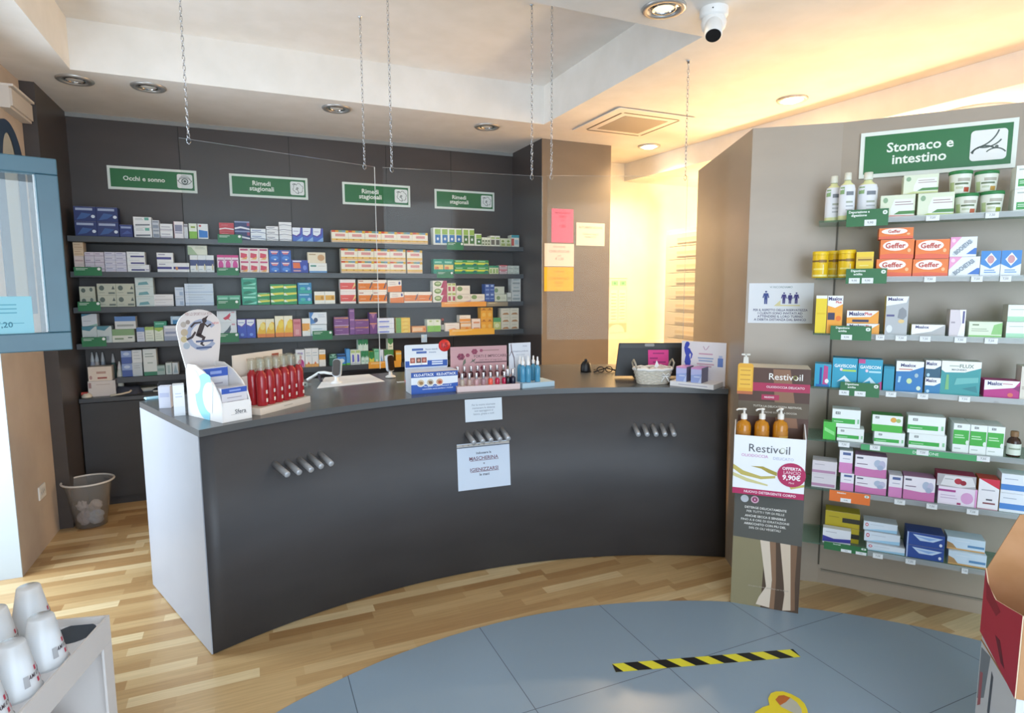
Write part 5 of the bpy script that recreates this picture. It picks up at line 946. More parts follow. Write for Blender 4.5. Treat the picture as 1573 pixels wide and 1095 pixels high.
front_notice(((702, 683), (785, 745)), 'cfdbea', [('indossare la', .78, .05, '4a4a5a'), ('MASCHERINA', .665, .075, '7a5a6a'), ('e', .545, .05, '4a4a5a'), ('IGIENIZZARSI', .42, .075, '7a5a6a'), ('le mani', .31, .055, '4a4a5a')], 'large white notice about masks on the counter front', [(0, .935, 1, .985, 'b9b4ac'), (0, .91, 1, .93, '55565c'), (.24, .61, .78, .62, '7a5a6a'), (.24, .365, .78, .375, '7a5a6a')]+[(.1+.1*k, .95, .13+.1*k, .97, '3f3f44') for k in range(8)])
# hazard tape and sticker on the floor
p, q = onz(943, 1026, .002), onz(1224, 1003, .002); a = math.atan2(q.y-p.y, q.x-p.x); L = (q-p).length; b = MB(); b.add([(0, -.0275, 0), (L, -.0275, 0), (L, .0275, 0), (0, .0275, 0)], [(0, 1, 2, 3)], M('e0d63c', .4))
n = 7; s_ = L/6.5
for k in range(-1, n+1):
    x = k*s_+.0; P4 = [(x-.03, -.0275), (x+s_*.5-.03, -.0275), (x+s_*.5-.075, .0275), (x-.075, .0275)]
    P4 = [(min(max(u, 0), L), v) for u, v in P4]
    if P4[1][0]-P4[0][0] > .002 or P4[2][0]-P4[3][0] > .002: b.add([(u, v, .0004) for u, v in P4], [(0, 1, 2, 3)], M('17181a', .4))
tag(b.build('hazard_tape', None, (p.x, p.y, .0026), a), 'black and yellow hazard tape stuck on the grey floor tiles', 'tape')
s1_ = onz(1200, 1085, .002); b = MB()
pts = [onz(x, y, .002)-s1_ for x, y in ((1160, 1095), (1172, 1087), (1182, 1084), (1180, 1074), (1184, 1066), (1192, 1063), (1203, 1063), (1215, 1067), (1228, 1074), (1236, 1082), (1240, 1091), (1243, 1105), (1225, 1125), (1190, 1135), (1165, 1120), (1156, 1105))]
b.prism([(v.x, v.y) for v in pts], 0, .003, M('e2cb2a', .4))
pp = [onz(x, y, .002)-s1_ for x, y in ((1191, 1076), (1196, 1070), (1204, 1069), (1214, 1073), (1224, 1080), (1231, 1090), (1232, 1098), (1218, 1096), (1200, 1087))]
b.add([(v.x, v.y, .0034) for v in pp], [tuple(range(len(pp)))], M('b4b2a2', .5)); b.add([(v.x, v.y, .0037) for v in (pp[0], pp[1], pp[2], pp[3], (pp[3]+pp[8])/2, pp[8]*.8+pp[0]*.2)], [(0, 1, 2, 3, 4, 5)], M('b8642a', .5))
tag(b.build('floor_sticker', None, (s1_.x, s1_.y, .0024)), 'yellow floor sticker with oval picture near the bottom edge', 'sticker')
# ------------------------------------------------------------------ things on the counter
def on_counter(px, py): return onz(px, py, CT)
# white display with rounded back card and blister cartons
pA = on_counter(340, 651); a = math.radians(31); pA.x += .004; pA.y += .012
w = .135
t = thing('display_box', (pA.x, pA.y, CT), 'white stepped display with a tall rounded card showing a running figure', 'display stand', a)
dp = .285
prof = [(0, 0), (dp, 0), (dp, .21), (.27, .235), (.20, .235), (.13, .21), (.06, .165), (.02, .12), (.0, .07)]
for x in (0, w-.006):
    V = [(x, y, z) for y, z in prof]+[(x+.006, y, z) for y, z in prof]; n = len(prof)
    s_ = MB().add(V, [tuple(range(n)), tuple(reversed(range(n, 2*n)))]+[(i, n+i, n+(i+1) % n, (i+1) % n) for i in range(n)], CARD).build('side_panel', t)
    if x == 0:
        R_ = TR(-.0008, 0, 0, rz=-PI/2)     # print on the outer face, u runs back to front
        b = MB()
        for r0, c in ((.095, '8fd8ee'), (.062, 'e6f6fb')):
            b.poly([(-.03-r0*.9+.0*k+r0*math.cos(q), .10+r0*1.1*math.sin(q)) for q in [PI*.35+PI*1.2*k/20 for k in range(21)] for k in (0,)], -.0002 if r0 > .07 else -.0006, M(c, .5), R_)
        for r0 in (.055, .042, .030):
            b.poly(ell(-.215, .16, r0, r0, 24), -.0003-.0003*(.055-r0)/.012, M('d4eef6' if r0 != .042 else 'f4f9fb', .5), R_)
        b.build('print', s_)
MB().box(.0065, w-.0065, 0, .005, 0, .085, CARD).build('front_panel', t); MB().box(.0065, w-.0065, .0055, dp-.006, .0, .03, CARD).build('base', t); MB().box(.0065, w-.0065, dp-.005, dp, 0, .21, CARD).build('rear_panel', t)
b = MB(); b.text('Sfera', w*.62, .04, .018, -.0008, M('4a4a52', .6), bold=.01); b.box(w*.3, w*.85, -.0006, -.0002, .028, .029, M('8a8a90', .6)); b.build('lettering', t)
cw = .13
card = [(w/2-.068, .205), (w/2-.088, .30), (w/2-.10, .39)]+[(w/2+.10*math.cos(q), .39+.085*math.sin(q)) for q in [PI-PI*k/16 for k in range(1, 16)]]+[(w/2+.10, .39), (w/2+.09, .30), (w/2+.075, .205)]
c_ = MB().plate(card, dp-.012, dp-.0055, M('d8d2d0', .6), side=M('fafafa', .5)).build('header_card', t)
b = MB(); y = dp-.0125
b.text('PER LO SPORT E LA VITA', w/2, .455, .013, y, M('a88a88', .6), .12); b.text('NEW', w/2+.075, .41, .010, y, M('d0787a', .6))
for k in range(14):
    q0, q1 = .6+k*.36, .6+(k+1)*.36
    b.poly([(w/2+.012+rr*math.cos(q), .36+rr*math.sin(q)) for rr, q in ((.072, q0), (.072, q1), (.052, q1), (.052, q0))], y, M('9aa4bc', .6))
for cx, cz, r_, c in ((-.068, .375, .016, 'b8a890'), (-.072, .345, .014, 'c4b48a'), (-.07, .41, .013, 'b0a8a0'), (-.062, .315, .015, 'a4b0bc'), (-.05, .42, .01, '9a8f88')): b.poly(ell(w/2+cx, cz, r_, r_, 14), y-.0001, M(c, .6))
run = [[(-.020, .358), (.004, .354), (.026, .405), (.020, .416), (.004, .412)], [(-.006, .372), (.020, .352), (.026, .350), (.010, .318), (.020, .312), (.012, .308), (-.002, .318), (.010, .344), (-.016, .356)], [(-.016, .372), (-.032, .348), (-.058, .338), (-.062, .346), (-.040, .356), (-.022, .378)], [(.016, .412), (.036, .392), (.056, .404), (.052, .410), (.036, .401), (.022, .416)], [(.006, .414), (-.020, .410), (-.036, .394), (-.042, .400), (-.024, .418), (.012, .420)]]
for P in run: b.poly([(w/2-.0+u, v) for u, v in P], y-.0006, M('3f3538', .6))
b.poly(ell(w/2+.024, .425, .011, .012, 12), y-.0006, M('3f3538', .6)); b.poly([(w/2+.012, .43), (w/2+.045, .448), (w/2+.03, .425)], y-.0008, M('3f3538', .6))
for v, u1 in ((.335, .06), (.305, .05)): b.box(w/2-.02, w/2+u1, y-.0012, y-.0009, v-.008, v, M('4a5a80', .6))
b.build('print', c_)
def blister(x0, y0, z0, h_, lab):
    m = MB(); W2 = w-.02; design(m, W2, h_, .05, ('d6d4da', [('r', 0, .78, 1, .98, '3a5cb4'), ('r', .3, .84, .75, .91, '8fa4dc'), ('r', 0, .08, 1, .28, '3a5cb4'), ('l', 2, .2, .85, .45, .6, 'a9a4b0'), ('e', .12, .18, .09, .1, '8a98b8')]))
    co = math.cos(a); si = math.sin(a); X = x0+W2/2
    tag(m.build('tablet_pack', None, (pA.x+co*X-si*y0, pA.y+si*X+co*y0, CT+z0), a), lab, 'tablet pack', 'tablet packs in the white display')
blister(.01, .012, .0305, .115, 'blue-striped tablet pack in the white display, front step'); blister(.01, .16, .0305, .19, 'blue-striped tablet pack in the white display, back step')
# small pale things left of it
p = on_counter(272, 640)
t = thing('pill_carton', (p.x+.01, p.y+.02, CT), 'small white carton at the counter end left of the display', 'carton', .1); m = MB(); design(m, .045, .14, .06, ('f4f5f7', [('l', 2, .2, .8, .6, .7, 'd0d8e4'), ('r', 0, 0, 1, .3, 'eaf0f6')])); m.build('body', t)
p = on_counter(252, 632)
t = thing('pill_carton', (p.x-.005, p.y+.09, CT), 'pale lilac carton at the counter end', 'carton', -.1); m = MB(); design(m, .05, .105, .05, ('dfe4f4', [('r', .1, .5, .9, .7, 'c4cce8')])); m.build('body', t)
p = on_counter(240, 618)
t = thing('card_holder', (p.x+.06, p.y+.05, CT), 'black desk holder at the back of the counter end', 'holder', .2); b = MB(); b.box(-.05, .05, 0, .004, 0, .1, BLACK); b.box(-.05, .05, .07, .074, 0, .08, BLACK); b.box(-.05, -.046, .0045, .0695, 0, .08, BLACK); b.box(.046, .05, .0045, .0695, 0, .08, BLACK); b.box(-.046, .046, .0045, .0695, 0, .004, BLACK); b.build('body', t)
p = on_counter(233, 612)
b = MB(); b.box(-.05, .05, -.03, .03, 0, .004, M('a4dcf0', .6)); b.box(-.048, .048, -.028, .028, .004, .007, M('c4ecf8', .6)); b.box(-.03, .03, -.004, .004, .0071, .0074, M('5fa8c8', .6)); tag(b.build('note_pad', None, (p.x+.02, p.y+.0, CT+.0005), .3), 'light blue note pad lying at the far left counter corner', 'note pad')
# red bottle display
pA = on_counter(400, 638); a = math.radians(45); w = .335; dp = .145
a0_ = a
t = thing('bottle_display', (pA.x, pA.y, CT), 'cream counter tray with tall back card holding red bottles', 'display stand', a0_)
CR = M('d9cdbf', .6)
MB().box(0, w, 0, dp, 0, .032, CR).build('tray', t)
b = MB(); b.box(.0, w-.02, dp+.0005, dp+.006, .0, .265, CR); b.build('header_card', t)
b = MB(); b.text('linea intensiva corpo', w*.45, .235, .012, dp-.0002, M('b0806a', .6), w*.5); b.box(w*.72, w*.86, dp-.0002, dp+.0002, .225, .25, M('9a4a3a', .6)); b.box(w*.45, w*.62, -.0006, -.0002, .014, .018, M('b4a898', .6)); b.build('lettering', t)
MB().box(.0, .035, .1, .104, .033, .17, CR).build('side_card', t)
RED = noisy('red_liquid', '9a1f26', 'a4262c', 3, .12)
b1 = MB().lathe([(0, 0), (.0225, 0), (.0238, .004), (.0238, .125), (.021, .145), (.0105, .158), (.0105, .163)], RED, 20)
mb_ = b1.mesh('bottle_body'); cp_ = MB().lathe([(.0165, .1635), (.0165, .212), (.015, .215), (0, .215)], clear('clear_cap', 'f6f8f2', .22, 'e6e8e0', 1.5, .1), 16).mesh('cap'); lb_ = MB(); wrap(lb_, .024, .12, -2, 34, .14, .28, 'e9e2dc'); wrap(lb_, .024, .12, -2, 34, .46, .60, 'e4dfe2'); lbm = lb_.mesh('paper_label')
k = 0
for row in range(2):
    for i in range(6):
        x = .06+i*(w-.09)/5; y = .042+row*.055; co, si = math.cos(a0_), math.sin(a0_)
        P = (pA.x+co*x-si*y, pA.y+si*x+co*y, CT+.0325)
        if row == 0 and i == 99: continue
        t = thing('red_bottle', P, 'red bottle with clear cap, %s row, %s' % (['front', 'back'][row], ['leftmost', 'second from left', 'third from left', 'fourth from left', 'fifth from left', 'rightmost'][i]), 'bottle', a0_, 'red bottles in the cream display')
        for n_, me_ in (('bottle_body', mb_), ('cap', cp_), ('paper_label', lbm)):
            o = bpy.data.objects.new(n_, me_); COL.objects.link(o); o.parent = t
# behind it: paper sheet, scanner, cable, second scanner, card reader bits
pc = [on_counter(*q) for q in ((487, 597), (591, 586), (567, 575), (499, 580))]
c0 = sum(pc, Vector())/4; b = MB(); b.prism([(q.x-c0.x, q.y-c0.y) for q in pc], 0, .002, PAPER); tag(b.build('paper_sheet', None, (c0.x, c0.y, CT+.0006)), 'white sheets of paper lying on the counter behind the scanner', 'paper')
def scanner(px, py, rz, label, rx=.25):
    p = on_counter(px, py); t = thing('barcode_scanner', (p.x, p.y, CT+.003), label, 'barcode scanner', rz)
    MB().lathe([(0, 0), (.032, 0), (.032, .006), (.024, .012), (.012, .016), (.010, .04)], WPLAST, 18).build('stand', t)
    MB().plate(rrect(-.026, .026, .036, .145, .02), -.014, .006, M('c9ced4', .35), T=TR(rx=-rx)).build('housing', t, bevel=.004)
    MB().plate(rrect(-.022, .022, .042, .14, .018), -.022, -.0145, M('35261c', .15), T=TR(rx=-rx)).build('window', t, bevel=.003)
scanner(517, 589, -.5, 'upright barcode scanner standing on the white sheets'); scanner(600, 580, .5, 'black barcode scanner standing left of the blue display', .1)
p = on_counter(492, 588); b = MB(); b.tube([(-.10, .05, .01), (-.06, .06, .03), (-.03, .05, .05), (.0, .02, .055), (.03, .0, .05), (.06, -.02, .048)], .009, WPLAST); b.tube([(-.03, .045, .045), (-.028, .02, .02), (-.02, .0, .004)], .008, M('3a3540', .5)); tag(b.build('cable', None, (p.x+.03, p.y+.02, CT+.002)), 'white cable arching over the papers beside the scanner', 'cable')
p = on_counter(466, 594); b = MB(); b.box(-.035, .02, -.02, .02, 0, .022, M('a9b4b0', .4)); b.box(.02, .045, -.008, .008, .004, .012, M('8a9490', .4)); b.box(-.028, .01, -.0205, -.0202, .006, .016, M('5a6460', .4)); tag(b.build('stapler', None, (p.x, p.y+.02, CT+.0005), .3), 'small grey gadget right of the red bottle tray', 'gadget')
p = on_counter(615, 587); b = MB(); b.box(-.02, .03, -.015, .015, 0, .002, PAPER); b.tube([(.035, -.005, .008), (.04, .0, .05), (.045, .005, .12)], [.011, .013, .012], M('b0b6be', .35)); b.lathe([(0, 0), (.012, 0), (.012, .012), (0, .016)], M('e09a90', .5), 12, T=TR(.035, -.008, 0)); tag(b.build('pen', None, (p.x, p.y, CT+.0006)), 'thick grey marker pen leaning against the blue display', 'pen')
# blue and white display of diet packs
pA, pB = on_counter(632, 606), on_counter(705, 601); a = math.atan2(pB.y-pA.y, pB.x-pA.x)+.04; w = (pB-pA).length*.99
t = thing('display_box', (pA.x, pA.y, CT), 'blue and white counter display with header card and food pictures', 'display stand', a)
b = MB(); b.box(0, w, 0, .12, 0, .12, M('2f5cb0', .45), side=M('e6ecf4', .45), top=M('e6ecf4', .45)); 
paint(b, w, .12, [('p', [(0, .42), (1, .38), (1, .93), (0, 1)], 'e9eef4'), ('r', 0, .74, 1, .98, '2f56a8'), ('r', 0, .98, 1, 1.0, 'e6c080'), ('p', [(0, 0), (1, 0), (1, .42), (.6, .36), (0, .42)], '2a5ab4')], x0=0)
for u, c1, c2 in ((.2, 'd8c4a8', 'a8804a'), (.4, 'c8c0b0', '8a6a4a'), (.6, 'd8a88a', 'b8502a')):
    b.poly(ell(w*u, .060, .024, .022, 18), -.0016, M('f2f0ec', .5)); b.poly(ell(w*u, .060, .019, .017, 18), -.0019, M(c1, .5)); b.poly(ell(w*u+.002, .058, .011, .009, 12), -.0022, M(c2, .5)); b.poly(ell(w*u-.006, .064, .006, .005, 10), -.0022, M('c09a6a', .5))
b.text('KILO-ATTACK', w*.27, .102, .0135, -.002, M('eef2f8', .5), w*.42, .03); b.text('KILO-ATTACK', w*.75, .102, .0135, -.002, M('eef2f8', .5), w*.42, .03)
b.text('Per gestire il peso i momenti di', w*.56, .038, .0085, -.002, M('dfe8f6', .5), w*.72); b.text('convivialita senza perdere i risultati', w*.56, .024, .0085, -.002, M('dfe8f6', .5), w*.74)
b.build('body', t)
hb = MB(); HW = w*.93; hb.plate(rrect(-.002, HW, .12, .255, .008), .1215, .126, M('e2e6ea', .5)); hb.build('header_card', t)
b = MB(); y = .1208
b.box(0, HW-.002, y, y+.0003, .13, .165, M('2a55a8', .5)); b.box(0, HW-.002, y-.0, y+.0003, .122, .1295, M('c9d4e4', .5))
b.box(HW*.16, HW*.42, y-.0003, y, .222, .234, M('4a66a8', .5)); b.box(HW*.26, HW*.5, y-.0003, y, .205, .217, M('4a66a8', .5)); b.text('Nuovo metodo', HW*.62, .228, .008, y-.0004, M('6a7a98', .5)); b.text('drenante', HW*.64, .211, .008, y-.0004, M('6a7a98', .5))
for u, c in ((.17, 'a85a4a'), (.31, '6a4a42'), (.44, '9a4a3f')):
    b.box(HW*u-.018, HW*u+.018, y-.0006, y-.0004, .142, .187, M('f0f0ee', .5)); b.box(HW*u-.014, HW*u+.014, y-.0009, y-.0007, .153, .183, M(c, .5)); b.poly(ell(HW*u, .168, .008, .008, 10), y-.0012, M('d0907a', .5))
for k in range(3): b.box(HW*.62, HW*.88, y-.0006, y-.0003, .14+.012*k, .147+.012*k, M('e0e8f4', .5))
b.build('print', t)
b = MB().lathe([(0, 0), (.034, 0), (.034, .003), (0, .003)], M('d8322e', .4), 28, T=TR(0, 0, 0, rx=PI/2)); b.text('1,5', 0, 0, .024, -.0036, M('8a1f1f', .5), bold=.03)
co, si = math.cos(a), math.sin(a); X, Y = w*.86, .1195
tag(b.build('price_disc', None, (pA.x+co*X-si*Y, pA.y+si*X+co*Y, CT+.245), a), 'round red price disc on the corner of the blue display card', 'price disc')
# pink nail polish display
pA, pB = on_counter(712, 602), on_counter(799, 597); a = math.atan2(pB.y-pA.y, pB.x-pA.x); w = (pB-pA).length
t = thing('nail_polish_display', (pA.x, pA.y, CT), 'pink tray with flowered back card holding nail polish bottles', 'display stand', a)
PKM = M('e3cdcb', .6); dp = .14
MB().box(-.035, w, 0, dp, 0, .03, PKM).build('tray', t)
MB().box(-.03, w-.012, dp*.45, dp, .0305, .065, M('d0b0b0', .6)).build('step', t)
hc = MB().box(-.04, w-.035, dp+.0005, dp+.005, 0, .235, M('c79a9c', .6)).build('header_card', t)
b = MB(); y = dp-.0001; W2 = w
b.box(W2*.45, W2*.75, y-.0002, y, .207, .214, M('a8807f', .6)); b.text('FORTI E IMPECCABILI', W2*.60, .178, .015, y, M('6a4a50', .6), W2*.62, .01); b.text('smalti effetto gel lunga durata', W2*.6, .155, .008, y, M('8a6a6e', .6)); b.box(W2*.32, W2*.9, y-.0002, y, .138, .146, M('7a565c', .6))
for cx, cz, r_, c in ((.10, .205, .018, '8a3a50'), (.02, .178, .022, '7a2f48'), (.06, .185, .012, '9a4a62'), (.15, .11, .017, '7a2038'), (.14, .21, .01, 'a0566a')):
    for q in range(6): b.poly(ell(W2*.0+cx+r_*.55*math.cos(q*1.05), cz+r_*.5*math.sin(q*1.05), r_*.5, r_*.42, 10), y-.0002-.0001*q, M(c if q % 2 else '933f58', .6))
for cx, cz, an in ((.07, .14, .6), (.11, .13, 2.2), (.03, .125, 1.2), (.125, .15, -.4), (.05, .155, 2.8)): b.poly([(cx, cz), (cx+.03*math.cos(an)-.008*math.sin(an), cz+.03*math.sin(an)), (cx+.045*math.cos(an), cz+.045*math.sin(an)), (cx+.03*math.cos(an)+.008*math.sin(an), cz+.02*math.sin(an))], y-.001, M('6a6f60', .6))
b.build('print', hc)
polish_cap = MB().lathe([(.0075, .0335), (.0082, .036), (.0078, .062), (.007, .064), (0, .064)], M('c8c4c6', .2, .7), 14).mesh('cap')
_pm = {}
def polish(x, y, z, col, label, big=1.0):
    if col not in _pm: _pm[col] = MB().lathe([(0, 0), (.0115, 0), (.012, .002), (.012, .024), (.010, .029), (.0062, .031), (.0062, .033)], M(col, .12), 16).mesh('bottle_body')
    co, si = math.cos(a), math.sin(a); tt = thing('nail_polish_bottle', (pA.x+co*x-si*y, pA.y+si*x+co*y, CT+z), label, 'nail polish', a, 'nail polish bottles in the pink display'); tt.scale = (big, big, big)
    for n_, me_ in (('bottle_body', _pm[col]), ('cap', polish_cap)):
        o = bpy.data.objects.new(n_, me_); COL.objects.link(o); o.parent = tt
PN = ['leftmost', 'second from left', 'third from left', 'fourth from left', 'fifth from left', 'sixth from left', 'seventh from left', 'rightmost']
for i, c in enumerate(('4a1420', '44101c', '3a0f18', '4f1424', '421220', '521426', '5a1428', '3f1018')): polish(-.008+i*(w-.06)/7, dp*.72, .0655, c, 'dark wine nail polish, back row of pink display, '+PN[i])
for i, (c, nm) in enumerate((('b8a898', 'beige'), ('b49a90', 'taupe'), ('c49a9c', 'dusty pink'), ('a8848a', 'mauve'), ('f0604a', 'coral'), ('c02a4a', 'crimson'), ('b81f48', 'raspberry'))): polish(.0+i*(w-.085)/6, .028, .0305, c, nm+' nail polish with silver cap, front row of pink display', 1.08)
for i in range(2): polish(w-.066+i*.030, .022, .0305, '14121c' if i == 0 else '1a1830', 'black nail polish with silver cap, front row, %s of two' % ['left', 'right'][i], 1.3)
# blue serum display
pA, pB = on_counter(802, 597), on_counter(852, 593); a = math.atan2(pB.y-pA.y, pB.x-pA.x)+.02; w = (pB-pA).length
t = thing('serum_display', (pA.x+.004, pA.y+.004, CT), 'pale blue tray with white back card holding blue serum bottles', 'display stand', a); dp = .15
MB().box(0, w, 0, dp, 0, .028, M('b8d2e0', .5)).build('tray', t); hc = MB().box(-.012, w*.62, dp+.0005, dp+.005, 0, .245, M('dcdfe6', .6)).build('header_card', t)
b = MB(); y = dp-.0001
b.tube([(.0, y+.0002, .24), (.005, y+.0002, .2), (.02, y+.0002, .16), (.025, y+.0002, .1)], .003, M('7a6a70', .6), 6); b.tube([(.005, y+.0002, .2), (-.01, y+.0002, .17)], .002, M('7a6a70', .6), 6)
b.text('idratazione profonda', w*.3, .195, .009, y, M('8a90a0', .6), .1); b.text('PURA', w*.44, .225, .008, y, M('a0a4b4', .6)); b.text('viso e corpo', w*.3, .175, .008, y, M('b0b4c0', .6)); b.build('print', hc)
SB = MB().lathe([(0, 0), (.0155, 0), (.0165, .003), (.0165, .075), (.014, .088), (.007, .094), (.007, .098)], noisy('serum_blue', '4a8fb0', '5a9fc0', 2, .12), 18).mesh('bottle_body'); SCp = MB().lathe([(.009, .0985), (.009, .118), (.005, .122), (.0042, .142), (.003, .145), (0, .145)], M('eef0f2', .35), 14).mesh('dropper_cap')
for i, (x, yy, nm) in enumerate(((.028, .05, 'front left'), (.055, .035, 'front second'), (.078, .085, 'back middle'), (.034, .1, 'back left'), (.112, .03, 'front right'), (.116, .09, 'back right'))):
    co, si = math.cos(a), math.sin(a); tt = thing('serum_bottle', (pA.x+.004+co*x-si*yy, pA.y+.004+si*x+co*yy, CT+.0285), 'blue serum bottle with white dropper cap, %s in the pale blue tray' % nm, 'bottle', a, 'serum bottles in the pale blue tray')
    for n_, me_ in (('bottle_body', SB), ('dropper_cap', SCp)):
        o = bpy.data.objects.new(n_, me_); COL.objects.link(o); o.parent = tt
# till screen seen from behind, with a pink note
p = on_counter(992, 580); qa, qb = on_counter(945, 583), on_counter(1050, 586)
MP = Plane((2.16, 3.16), -.42)
ml, mz = MP.uv(947, 560), MP.uv(1050, 528)
ul, ur = MP.uv(945, 560)[0], MP.uv(1046, 560)[0]; z1 = MP.uv(990, 527)[1]; P = MP.pt((ul+ur)/2, 0); W2 = ur-ul
t = thing('till_screen', (P.x, P.y, CT), 'black till screen seen from behind at the right of the counter', 'screen', -.42)
hh = z1-CT; Tm = TR(0, 0, 0, rx=-.14)
MB().plate([(-W2/2, .012), (W2/2, .012), (W2/2+.014, hh), (-W2/2+.028, hh)], -.012, .012, BLACK, T=Tm).build('casing', t, bevel=.004)
MB().plate([(-W2/2+.03, hh*.86), (W2/2-.005, hh*.86), (W2/2+.002, hh*.97), (-W2/2+.038, hh*.97)], -.014, -.0122, M('2c2a28', .4), T=Tm).build('top_band', t)
MB().plate(rrect(-.02, .04, hh*.9, hh*.98, .006), -.0155, -.0142, M('8f8d8a', .35), T=Tm).build('badge', t)
MB().box(-.08, .08, -.05, .08, 0, .010, BLACK).build('foot', t)
b = MB(); b.box(-.0, .128, -.0158, -.0152, hh*.30, hh*.80, M('e84a9a', .7)); 
for u0, u1, v in ((.03, .10, .70), (.01, .06, .56), (.03, .11, .45)): b.box(u0, u1, -.0161, -.0159, hh*v-.004, hh*v+.004, M('a8327a', .7))
nt_ = b.build('notice', None, (P.x, P.y, CT)); nt_.rotation_euler = (-.14, 0, -.42); tag(nt_, 'bright pink paper note stuck on the back of the till screen', 'notice')
# black gadgets left of it
p = on_counter(900, 571); t = thing('card_reader', (p.x, p.y, CT), 'black rounded gadget on the counter left of the till', 'gadget', -.2); MB().lathe([(0, 0), (.036, 0), (.038, .01), (.034, .05), (.022, .07), (0, .076)], BLACK, 20, T=Matrix.Diagonal((1, .8, 1, 1))).build('body', t); MB().lathe([(0, .074), (.012, .074), (.01, .086), (0, .088)], M('2c2a2a', .4), 12).build('knob', t)
p = on_counter(928, 572); t = thing('spectacles', (p.x, p.y, CT), 'dark folded spectacles with cord beside the black gadget', 'spectacles', -.2); b = MB()
for x in (-.028, .03): b.tube([(x+.024*math.cos(q), -.01+.004*math.sin(q), .022+.018*math.sin(q)) for q in [2*PI*k/16 for k in range(16)]], .0035, BLACK, 6, closed=True)
b.build('frame', t); b = MB(); b.tube([(-.052, -.01, .024), (-.06, .03, .018), (-.05, .06, .006)], .003, BLACK, 6); b.tube([(.054, -.01, .024), (.07, .0, .012), (.09, -.02, .005)], .003, BLACK, 6); b.build('temple', t); b = MB(); b.tube([(-.07, .0, .006), (-.03, .03, .012), (.03, .035, .025), (.08, .02, .012), (.1, -.01, .006)], .005, BLACK, 6); b.build('cord', t)
# wicker basket with bow
p = on_counter(1004, 589); t = thing('wicker_basket', (p.x, p.y+.01, CT), 'whitewashed wicker basket with a ribbon bow', 'basket', -.3); bx, by = .112, .075
WK = noisy('wicker', 'cfc6b4', 'e6dfd2', 60, .8, .4, stretch=(1, 1, 3))
b = MB()
for i in range(9):
    z = .006+i*.0095; f = .80+.20*i/8; b.tube([((bx*f+.0025*(1 if (k+i) % 2 else -1))*math.cos(2*PI*k/28), (by*f+.0025*(1 if (k+i) % 2 else -1))*math.sin(2*PI*k/28), z) for k in range(28)], .0055, WK, 6, closed=True)
b.prism([(bx*.8*math.cos(2*PI*k/24), by*.8*math.sin(2*PI*k/24)) for k in range(24)], 0, .004, WK); b.build('weave', t)
b = MB().tube([(bx*1.03*math.cos(2*PI*k/28), by*1.03*math.sin(2*PI*k/28), .09+.003*math.sin(k*2.2)) for k in range(28)], .009, M('eeeae4', .8), 8, closed=True); b.build('cloth_rim', t)
for sgn in (-1, 1): MB().tube([(sgn*bx*.95, -.035, .085), (sgn*bx*1.05, -.03, .125), (sgn*bx*1.05, 0, .142), (sgn*bx*1.05, .03, .125), (sgn*bx*.95, .035, .085)], .0055, M('b4aa98', .8), 8).build('handle', t)
b = MB(); BO_ = M('eceae6', .7)
for s in (-1, 1): b.tube([(.05, -by*.92, .055), (.05+s*.015, -by*.95-.008, .068), (.05+s*.028, -by*.93, .06), (.05+s*.015, -by*.93-.004, .05), (.05, -by*.92, .055)], .004, BO_, 6); b.tube([(.05, -by*.93, .055), (.05+s*.014, -by*.96, .035), (.05+s*.024, -by*.95, .018)], .004, BO_, 6)
b.build('ribbon_bow', t)
for i, (x, y, z, c, lb) in enumerate(((-.05, .0, .07, 'f0ece6', 'crumpled white wrapper in the basket, left'), (.0, -.01, .072, 'e9dfd8', 'pale wrapped sweet in the basket, middle'), (.05, .01, .078, 'd8c8c0', 'large crumpled wrapper in the basket, right'))):
    co, si = math.cos(-.3), math.sin(-.3); b = MB(); r_ = .034-.004*(i == 1); n = 10; V = []; random.seed(20+i)
    for k in range(6):
        ph = PI*k/5
        for q in range(n): rr = r_*random.uniform(.75, 1.15); V.append((rr*math.sin(ph)*math.cos(2*PI*q/n), rr*math.sin(ph)*math.sin(2*PI*q/n), rr*math.cos(ph)*.9))
    b.add(V, [(k*n+q, k*n+(q+1) % n, (k+1)*n+(q+1) % n, (k+1)*n+q) for k in range(5) for q in range(n)], M(c, .7))
    if i == 2: b.add([(-.05, 0, .01), (-.01, -.012, .01), (-.03, -.002, .06)], [(0, 1, 2)], PAPER)
    tag(b.build('wrapper', None, (p.x+co*x-si*y, p.y+.01+si*x+co*y, CT+z)), lb, 'wrapper')
# white display with the blue silhouette and two purple cartons
pA, pB = on_counter(1029, 592), on_counter(1096, 599); a = math.atan2(pB.y-pA.y, pB.x-pA.x); w = (pB-pA).length
t = thing('display_box', (pA.x, pA.y, CT), 'white counter display with a blue female silhouette on its card', 'display stand', a); dp = .15
MB().box(0, w, 0, dp, 0, .028, M('f0eeee', .5)).build('tray', t); b = MB(); b.box(w*.2, w*.86, -.0006, -.0002, .012, .016, M('b8b4c8', .6)); b.build('lettering', t)
hc = MB().box(.002, w+.01, dp+.0005, dp+.005, 0, .25, M('e9e4e6', .6)).build('header_card', t)
b = MB(); y = dp-.0001; S = '3f4fb8'; ux = .035
b.poly([(ux-.012, .235), (ux-.004, .247), (ux+.008, .246), (ux+.016, .236), (ux+.012, .222), (ux+.004, .212), (ux+.018, .206), (ux+.024, .19), (ux+.014, .168), (ux+.02, .15), (ux+.026, .13), (ux+.022, .11), (ux+.010, .102), (ux-.006, .106), (ux-.014, .125), (ux-.01, .15), (ux-.006, .165), (ux-.014, .185), (ux-.018, .21)], y, M(S, .6))
